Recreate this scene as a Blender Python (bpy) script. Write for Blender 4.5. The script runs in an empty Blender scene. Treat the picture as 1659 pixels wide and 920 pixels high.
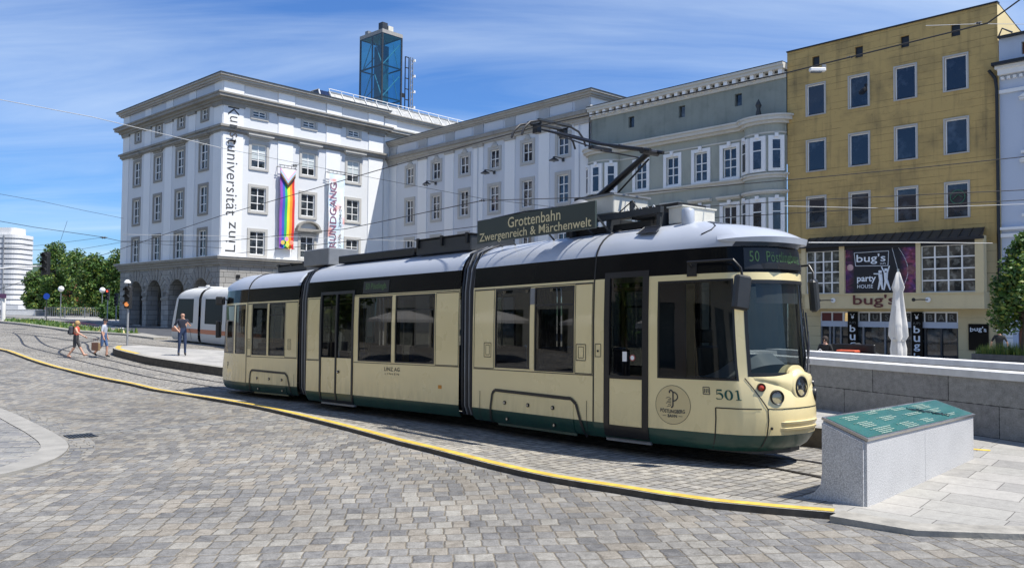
import bpy, math, random
from math import sin, cos, radians, pi, sqrt, hypot, atan2, floor
from mathutils import Matrix, Vector
random.seed(7)
S = bpy.context.scene
COL = S.collection

# ------------------------------------------------------------------ camera
F, PITCH, ROLL, CZ = 1340.0, radians(2.15), radians(.48), 1.8
FW = Vector((0, cos(PITCH), sin(PITCH)))
RT0 = Vector((1, 0, 0)); UP0 = RT0.cross(FW)
RT = cos(ROLL)*RT0 + sin(ROLL)*UP0
UP = -sin(ROLL)*RT0 + cos(ROLL)*UP0
CAMP = Vector((0, 0, CZ))
cd = bpy.data.cameras.new('camera'); cam = bpy.data.objects.new('camera', cd); COL.objects.link(cam)
m = Matrix((RT, UP, -FW)).transposed().to_4x4(); m.translation = CAMP; cam.matrix_world = m
cd.sensor_width = 36; cd.lens = F/1659*36; cd.clip_end = 9000; cd.clip_start = .1
S.camera = cam
# ------------------------------------------------------------------ light
SUN_EL = radians(62); HX, HY = .924, -.382
w = bpy.data.worlds.new('World'); S.world = w; w.use_nodes = True
nt = w.node_tree; N = nt.nodes; L = nt.links
bg = N['Background']; bg.inputs[1].default_value = .077
sky = N.new('ShaderNodeTexSky'); sky.sky_type = 'NISHITA'; sky.sun_disc = False
sky.sun_elevation = SUN_EL; sky.sun_rotation = atan2(HX, HY); sky.altitude = 250; sky.air_density = 1.15; sky.dust_density = .25; sky.ozone_density = 3.5
tc = N.new('ShaderNodeTexCoord'); sep = N.new('ShaderNodeSeparateXYZ'); L.new(tc.outputs['Generated'], sep.inputs[0])
def M_(nt, op, a, b=None, clamp=False):
    n = nt.nodes.new('ShaderNodeMath'); n.operation = op; n.use_clamp = clamp
    for i, v in enumerate((a, b)):
        if v is None: continue
        if isinstance(v, (int, float)): n.inputs[i].default_value = v
        else: nt.links.new(v, n.inputs[i])
    return n.outputs[0]
# cirrus: project the view direction onto a high layer and stretch noise there
zc = M_(nt, 'MAXIMUM', sep.outputs[2], .03); zc = M_(nt, 'ADD', zc, .12)
cx = M_(nt, 'DIVIDE', sep.outputs[0], zc); cy = M_(nt, 'DIVIDE', sep.outputs[1], zc)
comb = N.new('ShaderNodeCombineXYZ'); L.new(cx, comb.inputs[0]); L.new(cy, comb.inputs[1])
mp = N.new('ShaderNodeMapping'); mp.inputs['Rotation'].default_value = (0, 0, radians(20)); mp.inputs['Scale'].default_value = (.35, 1.5, 1)
L.new(comb.outputs[0], mp.inputs[0])
n1 = N.new('ShaderNodeTexNoise'); n1.inputs['Scale'].default_value = 1.1; n1.inputs['Detail'].default_value = 9; n1.inputs['Roughness'].default_value = .58; n1.inputs['Distortion'].default_value = .9
L.new(mp.outputs[0], n1.inputs[0])
n2 = N.new('ShaderNodeTexNoise'); n2.inputs['Scale'].default_value = .42; n2.inputs['Detail'].default_value = 3
L.new(comb.outputs[0], n2.inputs[0])
cl = M_(nt, 'ADD', M_(nt, 'MULTIPLY', n1.outputs[0], .75), M_(nt, 'MULTIPLY', n2.outputs[0], .55))
ramp = N.new('ShaderNodeValToRGB'); L.new(cl, ramp.inputs[0])
ramp.color_ramp.elements[0].position = .55; ramp.color_ramp.elements[0].color = (0, 0, 0, 1)
ramp.color_ramp.elements[1].position = .93; ramp.color_ramp.elements[1].color = (.58, .58, .58, 1)
tint = N.new('ShaderNodeMixRGB'); tint.blend_type = 'MULTIPLY'; tint.inputs[0].default_value = 1; tint.inputs[2].default_value = (.60, .93, 1.42, 1)
L.new(sky.outputs[0], tint.inputs[1])
mix = N.new('ShaderNodeMixRGB'); L.new(ramp.outputs[0], mix.inputs[0]); L.new(tint.outputs[0], mix.inputs[1]); mix.inputs[2].default_value = (8.0, 9.4, 10.8, 1)
L.new(mix.outputs[0], bg.inputs[0])
sd = bpy.data.lights.new('sun', 'SUN'); sd.energy = 5.0; sd.angle = radians(.53); sd.color = (1, .955, .88)
so = bpy.data.objects.new('sun', sd); COL.objects.link(so)
LV = Vector((HX*cos(SUN_EL), HY*cos(SUN_EL), sin(SUN_EL)))
so.rotation_euler = LV.to_track_quat('Z', 'Y').to_euler(); so.location = (0, 0, 60)
S.view_settings.view_transform = 'Standard'; S.view_settings.look = 'None'; S.view_settings.exposure = .48; S.view_settings.gamma = 1
S.cycles.max_bounces = 8; S.cycles.transparent_max_bounces = 12; S.cycles.use_denoising = True

# ------------------------------------------------------------------ terrain + projection helpers
def interp(x, xs, ys):
    if x <= xs[0]: return ys[0]
    for i in range(1, len(xs)):
        if x <= xs[i]: return ys[i-1] + (ys[i]-ys[i-1])*(x-xs[i-1])/(xs[i]-xs[i-1])
    return ys[-1]
GS = [-400, -40, 0, 12, 24, 36, 45, 90, 125, 400]; GV = [.9, .7, -.17, -.42, -.6, -.43, -.1, .35, .9, 1.5]
def gz(x, y): return interp(-.695*x + .72*y, GS, GV)
def railz(x, y): return interp(-.695*x + .72*y, [-40, 0, 24, 36, 45, 90], [.88, 0, -.5, -.4, -.1, .35])   # underside datum of the tram bodies
def at(px, py, Y):
    d = FW + RT*((px-829.5)/F) - UP*((py-460)/F)
    return CAMP + d*(Y/d.y)

# ------------------------------------------------------------------ materials
MATS = {}
def newmat(name):
    mt = bpy.data.materials.new(name); mt.use_nodes = True; MATS[name] = mt
    return mt, mt.node_tree, mt.node_tree.nodes['Principled BSDF']
def setin(b, k, v):
    if k in b.inputs: b.inputs[k].default_value = v
def noise(nt, vec, scale, detail=4, rough=.55, dist=0):
    n = nt.nodes.new('ShaderNodeTexNoise'); n.inputs['Scale'].default_value = scale; n.inputs['Detail'].default_value = detail
    n.inputs['Roughness'].default_value = rough; n.inputs['Distortion'].default_value = dist
    if vec is not None: nt.links.new(vec, n.inputs[0])
    return n.outputs[0]
def objco(nt):
    t = nt.nodes.new('ShaderNodeTexCoord'); return t.outputs['Object']
def uvco(nt):
    t = nt.nodes.new('ShaderNodeTexCoord'); return t.outputs['UV']
def mixc(nt, fac, a, b, mode='MIX'):
    n = nt.nodes.new('ShaderNodeMixRGB'); n.blend_type = mode
    for i, v in enumerate((fac, a, b)):
        if isinstance(v, (int, float)): n.inputs[i].default_value = v
        elif isinstance(v, tuple): n.inputs[i].default_value = (*v[:3], 1)
        else: nt.links.new(v, n.inputs[i])
    return n.outputs[0]
def rampf(nt, fac, lo, hi):
    n = nt.nodes.new('ShaderNodeMapRange'); n.inputs[1].default_value = lo; n.inputs[2].default_value = hi
    nt.links.new(fac, n.inputs[0]); return n.outputs[0]
def bump(nt, b, h, strength, dist=.01):
    n = nt.nodes.new('ShaderNodeBump'); n.inputs['Strength'].default_value = strength; n.inputs['Distance'].default_value = dist
    nt.links.new(h, n.inputs['Height']); nt.links.new(n.outputs[0], b.inputs['Normal'])
def plain(name, c, rough=.5, metal=0, var=.12, vs=3, bmp=0, coat=0, emit=None):
    mt, nt, b = newmat(name)
    setin(b, 'Roughness', rough); setin(b, 'Metallic', metal); setin(b, 'Coat Weight', coat); setin(b, 'Coat Roughness', .05)
    o = objco(nt)
    if var:
        nz = noise(nt, o, vs, 6)
        col = mixc(nt, rampf(nt, nz, .3, .7), tuple(x*(1-var) for x in c), tuple(min(1, x*(1+var)) for x in c))
        nt.links.new(col, b.inputs['Base Color'])
        r = nt.nodes.new('ShaderNodeMapRange'); nt.links.new(nz, r.inputs[0]); r.inputs[1].default_value = .3; r.inputs[2].default_value = .7
        r.inputs[3].default_value = max(.02, rough-.06); r.inputs[4].default_value = min(1, rough+.06); nt.links.new(r.outputs[0], b.inputs['Roughness'])
    else: b.inputs['Base Color'].default_value = (*c, 1)
    if bmp: bump(nt, b, noise(nt, o, vs*6, 5), bmp)
    if emit: b.inputs['Emission Color'].default_value = (*emit[0], 1); b.inputs['Emission Strength'].default_value = emit[1]
    return mt
def plaster(name, c, stain=(.3, .3, .28), amt=.25, bmp=.25, lines=None, streak=.5):
    """weathered render: broad blotches, rain streaks (UV v up), small stains"""
    mt, nt, b = newmat(name); setin(b, 'Roughness', .9)
    uv = uvco(nt)
    mp = nt.nodes.new('ShaderNodeMapping'); mp.inputs['Scale'].default_value = (1.6, .12, 1); nt.links.new(uv, mp.inputs[0])
    st = noise(nt, mp.outputs[0], 1.5, 6, .6); bl = noise(nt, uv, .45, 6, .6); sm = noise(nt, uv, 3.5, 8, .7)
    f = M_(nt, 'ADD', M_(nt, 'MULTIPLY', rampf(nt, st, .52, .8), streak), M_(nt, 'MULTIPLY', rampf(nt, bl, .48, .75), .6))
    f = M_(nt, 'MULTIPLY', M_(nt, 'ADD', f, M_(nt, 'MULTIPLY', rampf(nt, sm, .58, .75), .5)), amt, True)
    col = mixc(nt, f, c, stain)
    fine = noise(nt, uv, 30, 4)
    col = mixc(nt, rampf(nt, fine, .3, .7), mixc(nt, .06, col, (0, 0, 0)), col)
    h = M_(nt, 'ADD', fine, M_(nt, 'MULTIPLY', sm, 2))
    if lines:   # horizontal joints every `lines` metres, broken up
        s = nt.nodes.new('ShaderNodeSeparateXYZ'); nt.links.new(uv, s.inputs[0])
        v = M_(nt, 'ADD', s.outputs[1], M_(nt, 'MULTIPLY', M_(nt, 'SUBTRACT', sm, .5), .05))
        fr = M_(nt, 'FRACT', M_(nt, 'DIVIDE', v, lines))
        ln = M_(nt, 'LESS_THAN', fr, .07)
        brk = rampf(nt, noise(nt, mp.outputs[0], 4, 4), .36, .5)
        mp2 = nt.nodes.new('ShaderNodeMapping'); mp2.inputs['Scale'].default_value = (.35, 3, 1); nt.links.new(uv, mp2.inputs[0])
        brk = rampf(nt, noise(nt, mp2.outputs[0], 1.2, 4), .42, .55)
        ln = M_(nt, 'MULTIPLY', ln, brk)
        col = mixc(nt, M_(nt, 'MULTIPLY', ln, .65), col, tuple(x*.3 for x in c))
        h = M_(nt, 'SUBTRACT', h, M_(nt, 'MULTIPLY', ln, 6))
    nt.links.new(col, b.inputs['Base Color']); bump(nt, b, h, bmp)
    return mt
def cells(nt, x, y, w, h, off=.5, jitter=True):
    """running-bond cells: returns random per cell (color out), edge distance in metres"""
    row = M_(nt, 'FLOOR', M_(nt, 'DIVIDE', y, h))
    wn = nt.nodes.new('ShaderNodeTexWhiteNoise'); wn.noise_dimensions = '1D'; nt.links.new(row, wn.inputs['W'])
    sh = M_(nt, 'MULTIPLY', wn.outputs[0], w) if jitter else M_(nt, 'MULTIPLY', M_(nt, 'MODULO', row, 2), w*off)
    xs = M_(nt, 'DIVIDE', M_(nt, 'ADD', x, sh), w)
    colm = M_(nt, 'FLOOR', xs)
    fx = M_(nt, 'FRACT', xs); fy = M_(nt, 'FRACT', M_(nt, 'DIVIDE', y, h))
    ex = M_(nt, 'MULTIPLY', M_(nt, 'SUBTRACT', .5, M_(nt, 'ABSOLUTE', M_(nt, 'SUBTRACT', fx, .5))), w)
    ey = M_(nt, 'MULTIPLY', M_(nt, 'SUBTRACT', .5, M_(nt, 'ABSOLUTE', M_(nt, 'SUBTRACT', fy, .5))), h)
    d = nt.nodes.new('ShaderNodeMath'); d.operation = 'SMOOTH_MIN'; d.inputs[2].default_value = .02
    nt.links.new(ex, d.inputs[0]); nt.links.new(ey, d.inputs[1])
    c = nt.nodes.new('ShaderNodeCombineXYZ'); nt.links.new(colm, c.inputs[0]); nt.links.new(row, c.inputs[1])
    w2 = nt.nodes.new('ShaderNodeTexWhiteNoise'); w2.noise_dimensions = '2D'; nt.links.new(c.outputs[0], w2.inputs['Vector'])
    return w2, d.outputs[0], fx, fy
def stones(name, w, h, ang, cols, mortar, gap=.012, bmp=1.0, warp=.05, rough=.75, jitter=True, dist=.02, grain=.18, org=(0, 0)):
    mt, nt, b = newmat(name); uv = uvco(nt)
    mp = nt.nodes.new('ShaderNodeMapping'); mp.inputs['Rotation'].default_value = (0, 0, radians(ang)); mp.inputs['Location'].default_value = (*org, 0); nt.links.new(uv, mp.inputs[0])
    na = nt.nodes.new('ShaderNodeTexNoise'); na.inputs['Scale'].default_value = .35; na.inputs['Detail'].default_value = 1; nt.links.new(mp.outputs[0], na.inputs[0])
    nb = nt.nodes.new('ShaderNodeTexNoise'); nb.inputs['Scale'].default_value = 9; nb.inputs['Detail'].default_value = 2; nt.links.new(mp.outputs[0], nb.inputs[0])
    def vm(op, a, bb):
        n = nt.nodes.new('ShaderNodeVectorMath'); n.operation = op
        for i, v in enumerate((a, bb)):
            if isinstance(v, tuple): n.inputs[i].default_value = v
            else: nt.links.new(v, n.inputs[i])
        return n.outputs[0]
    p = vm('ADD', mp.outputs[0], vm('MULTIPLY', vm('SUBTRACT', na.outputs[1], (.5, .5, .5)), (warp*9, warp*9, 0)))
    p = vm('ADD', p, vm('MULTIPLY', vm('SUBTRACT', nb.outputs[1], (.5, .5, .5)), (warp, warp, 0)))
    s = nt.nodes.new('ShaderNodeSeparateXYZ'); nt.links.new(p, s.inputs[0])
    wn, d, fx, fy = cells(nt, s.outputs[0], s.outputs[1], w, h, jitter=jitter)
    cr = nt.nodes.new('ShaderNodeValToRGB'); nt.links.new(wn.outputs[0], cr.inputs[0]); cr.color_ramp.interpolation = 'CONSTANT'
    e = cr.color_ramp.elements; n = len(cols)
    e[0].position = 0; e[0].color = (*cols[0][1], 1); acc = cols[0][0]; e[1].position = min(.999, acc); e[1].color = (*cols[1][1], 1); acc += cols[1][0]
    for k in range(2, n):
        el = e.new(min(.999, acc)); el.color = (*cols[k][1], 1); acc += cols[k][0]
    g1 = noise(nt, uv, 45, 5, .7); g2 = noise(nt, uv, .5, 4, .6); g3 = noise(nt, uv, 9, 5, .6)
    g = M_(nt, 'ADD', M_(nt, 'ADD', M_(nt, 'MULTIPLY', g1, .8), M_(nt, 'MULTIPLY', g2, .5)), M_(nt, 'MULTIPLY', g3, .7))
    k = rampf(nt, g, .65, 1.35)
    col = mixc(nt, k, mixc(nt, grain*2, cr.outputs[0], (0, 0, 0)), mixc(nt, grain, cr.outputs[0], (1, .98, .93)))
    dd = M_(nt, 'ADD', d, M_(nt, 'MULTIPLY', M_(nt, 'SUBTRACT', g3, .5), .02 if gap > .006 else .004))
    if warp: big = noise(nt, uv, .16, 5, .6); col = mixc(nt, M_(nt, 'MULTIPLY', rampf(nt, big, .42, .68), .38), col, (.06, .055, .045)); spot = noise(nt, uv, 2.2, 6, .75); col = mixc(nt, M_(nt, 'MULTIPLY', rampf(nt, spot, .62, .74), .5), col, (.04, .038, .035))
    mk = rampf(nt, dd, gap*.5, gap*1.2)
    mcol = mixc(nt, rampf(nt, g2, .4, .65), tuple(x*.6 for x in mortar), mortar)
    col = mixc(nt, mk, mcol, col)
    nt.links.new(col, b.inputs['Base Color'])
    # stone top: rounded shoulders, a little tilt per stone, grain
    sx = nt.nodes.new('ShaderNodeSeparateXYZ'); nt.links.new(wn.outputs[1], sx.inputs[0])
    tilt = M_(nt, 'ADD', M_(nt, 'MULTIPLY', M_(nt, 'SUBTRACT', sx.outputs[0], .5), fx), M_(nt, 'MULTIPLY', M_(nt, 'SUBTRACT', sx.outputs[1], .5), fy))
    hgt = M_(nt, 'ADD', M_(nt, 'MULTIPLY', rampf(nt, dd, 0, gap*2.2), .6), M_(nt, 'MULTIPLY', tilt, .9))
    hgt = M_(nt, 'ADD', hgt, M_(nt, 'MULTIPLY', g1, .35)); hgt = M_(nt, 'ADD', hgt, M_(nt, 'MULTIPLY', g3, .6))
    bump(nt, b, hgt, bmp, dist)
    r = nt.nodes.new('ShaderNodeMapRange'); nt.links.new(g3, r.inputs[0]); r.inputs[3].default_value = rough-.15; r.inputs[4].default_value = min(1, rough+.2); nt.links.new(r.outputs[0], b.inputs['Roughness'])
    return mt
def glassmat(name, tint, refl=1.0, rough=.02, bumpy=0, ior=1.5):
    mt, nt, b = newmat(name); nt.nodes.remove(b); out = nt.nodes['Material Output']
    tr = nt.nodes.new('ShaderNodeBsdfTransparent'); tr.inputs[0].default_value = (*tint, 1)
    gl = nt.nodes.new('ShaderNodeBsdfGlossy'); gl.inputs['Roughness'].default_value = rough; gl.inputs[0].default_value = (refl, refl, refl, 1)
    fr = nt.nodes.new('ShaderNodeLayerWeight'); fr.inputs[0].default_value = .5
    if bumpy:
        bn = nt.nodes.new('ShaderNodeBump'); bn.inputs['Strength'].default_value = bumpy; nt.links.new(noise(nt, objco(nt), 1.2, 2), bn.inputs['Height'])
        nt.links.new(bn.outputs[0], gl.inputs['Normal'])
    r0 = ((ior-1)/(ior+1))**2*2
    fac = M_(nt, 'ADD', M_(nt, 'MULTIPLY', M_(nt, 'POWER', fr.outputs[1], 4.2), 1-r0), r0, True)
    mx = nt.nodes.new('ShaderNodeMixShader'); nt.links.new(fac, mx.inputs[0]); nt.links.new(tr.outputs[0], mx.inputs[1]); nt.links.new(gl.outputs[0], mx.inputs[2])
    nt.links.new(mx.outputs[0], out.inputs[0]); return mt
def panemat(name, dark=(.012, .016, .02), lite=(.10, .12, .13), seedscale=.4):
    """dark window glass with curtains or rooms dimly behind"""
    mt, nt, b = newmat(name); setin(b, 'Roughness', .03); setin(b, 'Specular IOR Level', .8)
    t = nt.nodes.new('ShaderNodeTexCoord'); oi = nt.nodes.new('ShaderNodeObjectInfo')
    ad = nt.nodes.new('ShaderNodeVectorMath'); ad.operation = 'ADD'; nt.links.new(t.outputs['Object'], ad.inputs[0])
    sc = nt.nodes.new('ShaderNodeVectorMath'); sc.operation = 'SCALE'; sc.inputs['Scale'].default_value = 37; nt.links.new(oi.outputs['Location'], sc.inputs[0]); nt.links.new(sc.outputs[0], ad.inputs[1])
    nz = noise(nt, ad.outputs[0], seedscale*3, 3, .6)
    nt.links.new(mixc(nt, rampf(nt, nz, .5, .72), dark, lite), b.inputs['Base Color'])
    bump(nt, b, noise(nt, t.outputs['Object'], 1.3, 1), .12, .02)
    return mt

white = plain('white_paint', (.8, .8, .79), .45, var=.03)
cobble = stones('cobbles', .185, .26, -5, [(.09, (.028, .028, .032)), (.12, (.062, .060, .060)), (.17, (.118, .112, .102)), (.20, (.185, .172, .146)), (.12, (.265, .245, .20)), (.11, (.195, .160, .108)), (.10, (.088, .087, .088)), (.09, (.235, .198, .142))], (.225, .195, .145), .008, 1.0, .030, grain=.26)
cobble_track = stones('track_cobbles', .22, .17, -42, [(.12, (.13, .12, .105)), (.28, (.20, .185, .155)), (.28, (.27, .245, .20)), (.2, (.33, .30, .24)), (.12, (.17, .16, .145))], (.11, .095, .07), .012, 1.0, .035, grain=.24)
cobble_isl = stones('island_cobbles', .30, .14, -12, [(.15, (.11, .12, .14)), (.3, (.19, .19, .20)), (.3, (.26, .26, .25)), (.25, (.33, .315, .28))], (.22, .21, .18), .008, .6, .05)
slab = stones('granite_slabs', .82, .44, 42, [(.3, (.27, .26, .235)), (.3, (.30, .29, .26)), (.2, (.245, .235, .215)), (.2, (.33, .315, .285))], (.10, .09, .08), .005, .35, .0, .8, dist=.006, grain=.14)
slabfar = stones('platform_slabs', .8, .5, 40, [(.3, (.30, .29, .27)), (.3, (.34, .33, .30)), (.4, (.38, .365, .335))], (.16, .15, .13), .006, .25, .0, .8, dist=.006, grain=.14)
kerbm = plain('kerb_granite', (.29, .275, .24), .8, var=.25, vs=6, bmp=.5); kerbface = plain('shaded_kerb_face', (.075, .066, .052), .9, var=.4, vs=6, bmp=.5)  # kerbface: granite darkened, the front's deep shade put into its colour
asphalt = plain('asphalt', (.06, .062, .068), .85, var=.2, vs=2, bmp=.3)
yellowp = plain('yellow_line_paint', (.56, .39, .06), .7, var=.28, vs=5, bmp=.3)
railm = plain('rail_steel', (.06, .052, .045), .45, .6, var=.3)
granite, nt_g, b_g = newmat('plinth_granite'); setin(b_g, 'Roughness', .6); og_ = objco(nt_g)
nt_g.links.new(mixc(nt_g, rampf(nt_g, noise(nt_g, og_, 75, 3, .8), .40, .62), mixc(nt_g, rampf(nt_g, noise(nt_g, og_, 2.5, 4), .35, .7), (.36, .358, .355), (.27, .268, .265)), (.64, .638, .63)), b_g.inputs['Base Color'])
wallstone = stones('parapet_stone', 1.6, .5, 0, [(.3, (.20, .20, .195)), (.4, (.225, .225, .215)), (.3, (.18, .18, .178))], (.03, .03, .03), .007, .35, 0, .8, jitter=True, dist=.006, grain=.22)
capstone = plain('parapet_cap', (.62, .62, .61), .7, var=.12, vs=4)
rustic = stones('rusticated_stone', 1.15, .5, 0, [(.4, (.30, .29, .27)), (.3, (.35, .34, .315)), (.3, (.26, .255, .24))], (.10, .095, .09), .02, .8, 0, .9, dist=.03, grain=.15)
w_white = plaster('white_render', (.78, .79, .79), (.5, .5, .48), .16)
w_field = plaster('pale_grey_render', (.66, .675, .685), (.45, .45, .44), .16)
w_wing = plaster('wing_field_render', (.60, .63, .67), (.4, .41, .43), .18)
stonetrim = plaster('weathered_stone_trim', (.30, .285, .255), (.09, .085, .075), .75, .5)
greyst = plaster('grey_cornice_stone', (.42, .40, .36), (.12, .11, .10), .6, .4)
surrm = plaster('window_stone', (.46, .45, .42), (.3, .29, .27), .3)
green_w = plaster('grey_green_render', (.37, .385, .33), (.14, .16, .145), .55)
green_d = plaster('dark_grey_green_render', (.27, .295, .26), (.10, .12, .11), .7)
cream_trim = plaster('cream_trim_render', (.60, .58, .52), (.3, .28, .24), .4)
yellow_w = plaster('ochre_tile_render', (.51, .355, .135), (.11, .09, .05), .95, .5, lines=.42, streak=.55)
cream_w = plaster('cream_shop_render', (.60, .50, .29), (.3, .25, .15), .3, lines=.62)
cream_f = plaster('cream_fascia_render', (.62, .52, .31), (.35, .3, .2), .4)
blue_w = plaster('pale_blue_render', (.50, .56, .66), (.35, .38, .42), .2)
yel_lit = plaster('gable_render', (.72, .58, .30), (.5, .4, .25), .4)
pane = panemat('window_pane'); pane_b = panemat('blue_window_pane', (.012, .015, .024), (.06, .075, .10))
pane_c = panemat('shop_pane', (.03, .03, .028), (.25, .25, .22), .9)
winwhite = plain('window_white', (.78, .78, .76), .4, var=.04)
black = plain('black_paint', (.012, .012, .013), .4, var=0)
darkgrey = plain('dark_grey_metal', (.045, .05, .055), .45, .3, var=.1)
midgrey = plain('mid_grey_metal', (.22, .23, .24), .5, .3, var=.12)
beige = plain('roof_box_beige', (.62, .60, .52), .55, var=.1)
silver = plain('tram_silver', (.46, .49, .54), .4, .15, var=.03, vs=.6, coat=.25)
cream = plain('tram_cream', (.78, .65, .34), .3, 0, var=.02, vs=.8, coat=.6)
tgreen = plain('tram_green', (.006, .050, .038), .35, 0, var=.08, coat=.15)
tband = plain('tram_black_band', (.006, .0065, .007), .12, 0, var=0); tband.node_tree.nodes['Principled BSDF'].inputs['Specular IOR Level'].default_value = .12
rubber = plain('bellows_rubber', (.035, .036, .037), .6, var=.15)
tglass = glassmat('tram_window_glass', (.22, .23, .22), .75, .015, .05, 1.45)
cglass = glassmat('cab_window_glass', (.48, .51, .50), .7, .012, .04, 1.35)
lensg = glassmat('lamp_lens', (.9, .9, .9), 1, .02)
chrome = plain('chrome', (.8, .8, .8), .12, 1, var=0)
redlens = plain('red_lens', (.5, .06, .03), .2, var=0)
lcdg = plain('display_green', (.05, .11, .04), .5, var=0, emit=((.22, .42, .14), .07))
signbg = plain('sign_dark_green', (.038, .052, .045), .5, var=.05)
goldtx = plain('sign_cream_lettering', (.68, .60, .36), .5, var=0)
textdg = plain('dark_green_lettering', (.01, .08, .06), .5, var=0)
textbk = plain('dark_lettering', (.05, .05, .05), .6, var=0)
plaquem = plain('green_plaque', (.022, .115, .098), .35, var=.12, vs=4, coat=.3)
steelm = plain('stainless_steel', (.5, .48, .45), .3, .9, var=.05)
leafd = plain('leaf_dark', (.045, .095, .022), .6, var=.3, vs=2)
leafm = plain('leaf_mid', (.085, .175, .035), .55, var=.3, vs=2)
leafy = plain('leaf_yellow_green', (.22, .27, .05), .55, var=.3, vs=2)
barkm = plain('bark', (.07, .055, .04), .9, var=.3, bmp=.6)
for mt in (leafd, leafm, leafy):
    nt_ = mt.node_tree; b_ = nt_.nodes['Principled BSDF']; o_ = nt_.nodes['Material Output']
    tl = nt_.nodes.new('ShaderNodeBsdfTranslucent'); mxs = nt_.nodes.new('ShaderNodeMixShader'); mxs.inputs[0].default_value = .35
    src = b_.inputs['Base Color'].links[0].from_socket; nt_.links.new(src, tl.inputs[0])
    nt_.links.new(b_.outputs[0], mxs.inputs[1]); nt_.links.new(tl.outputs[0], mxs.inputs[2]); nt_.links.new(mxs.outputs[0], o_.inputs[0])

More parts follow.
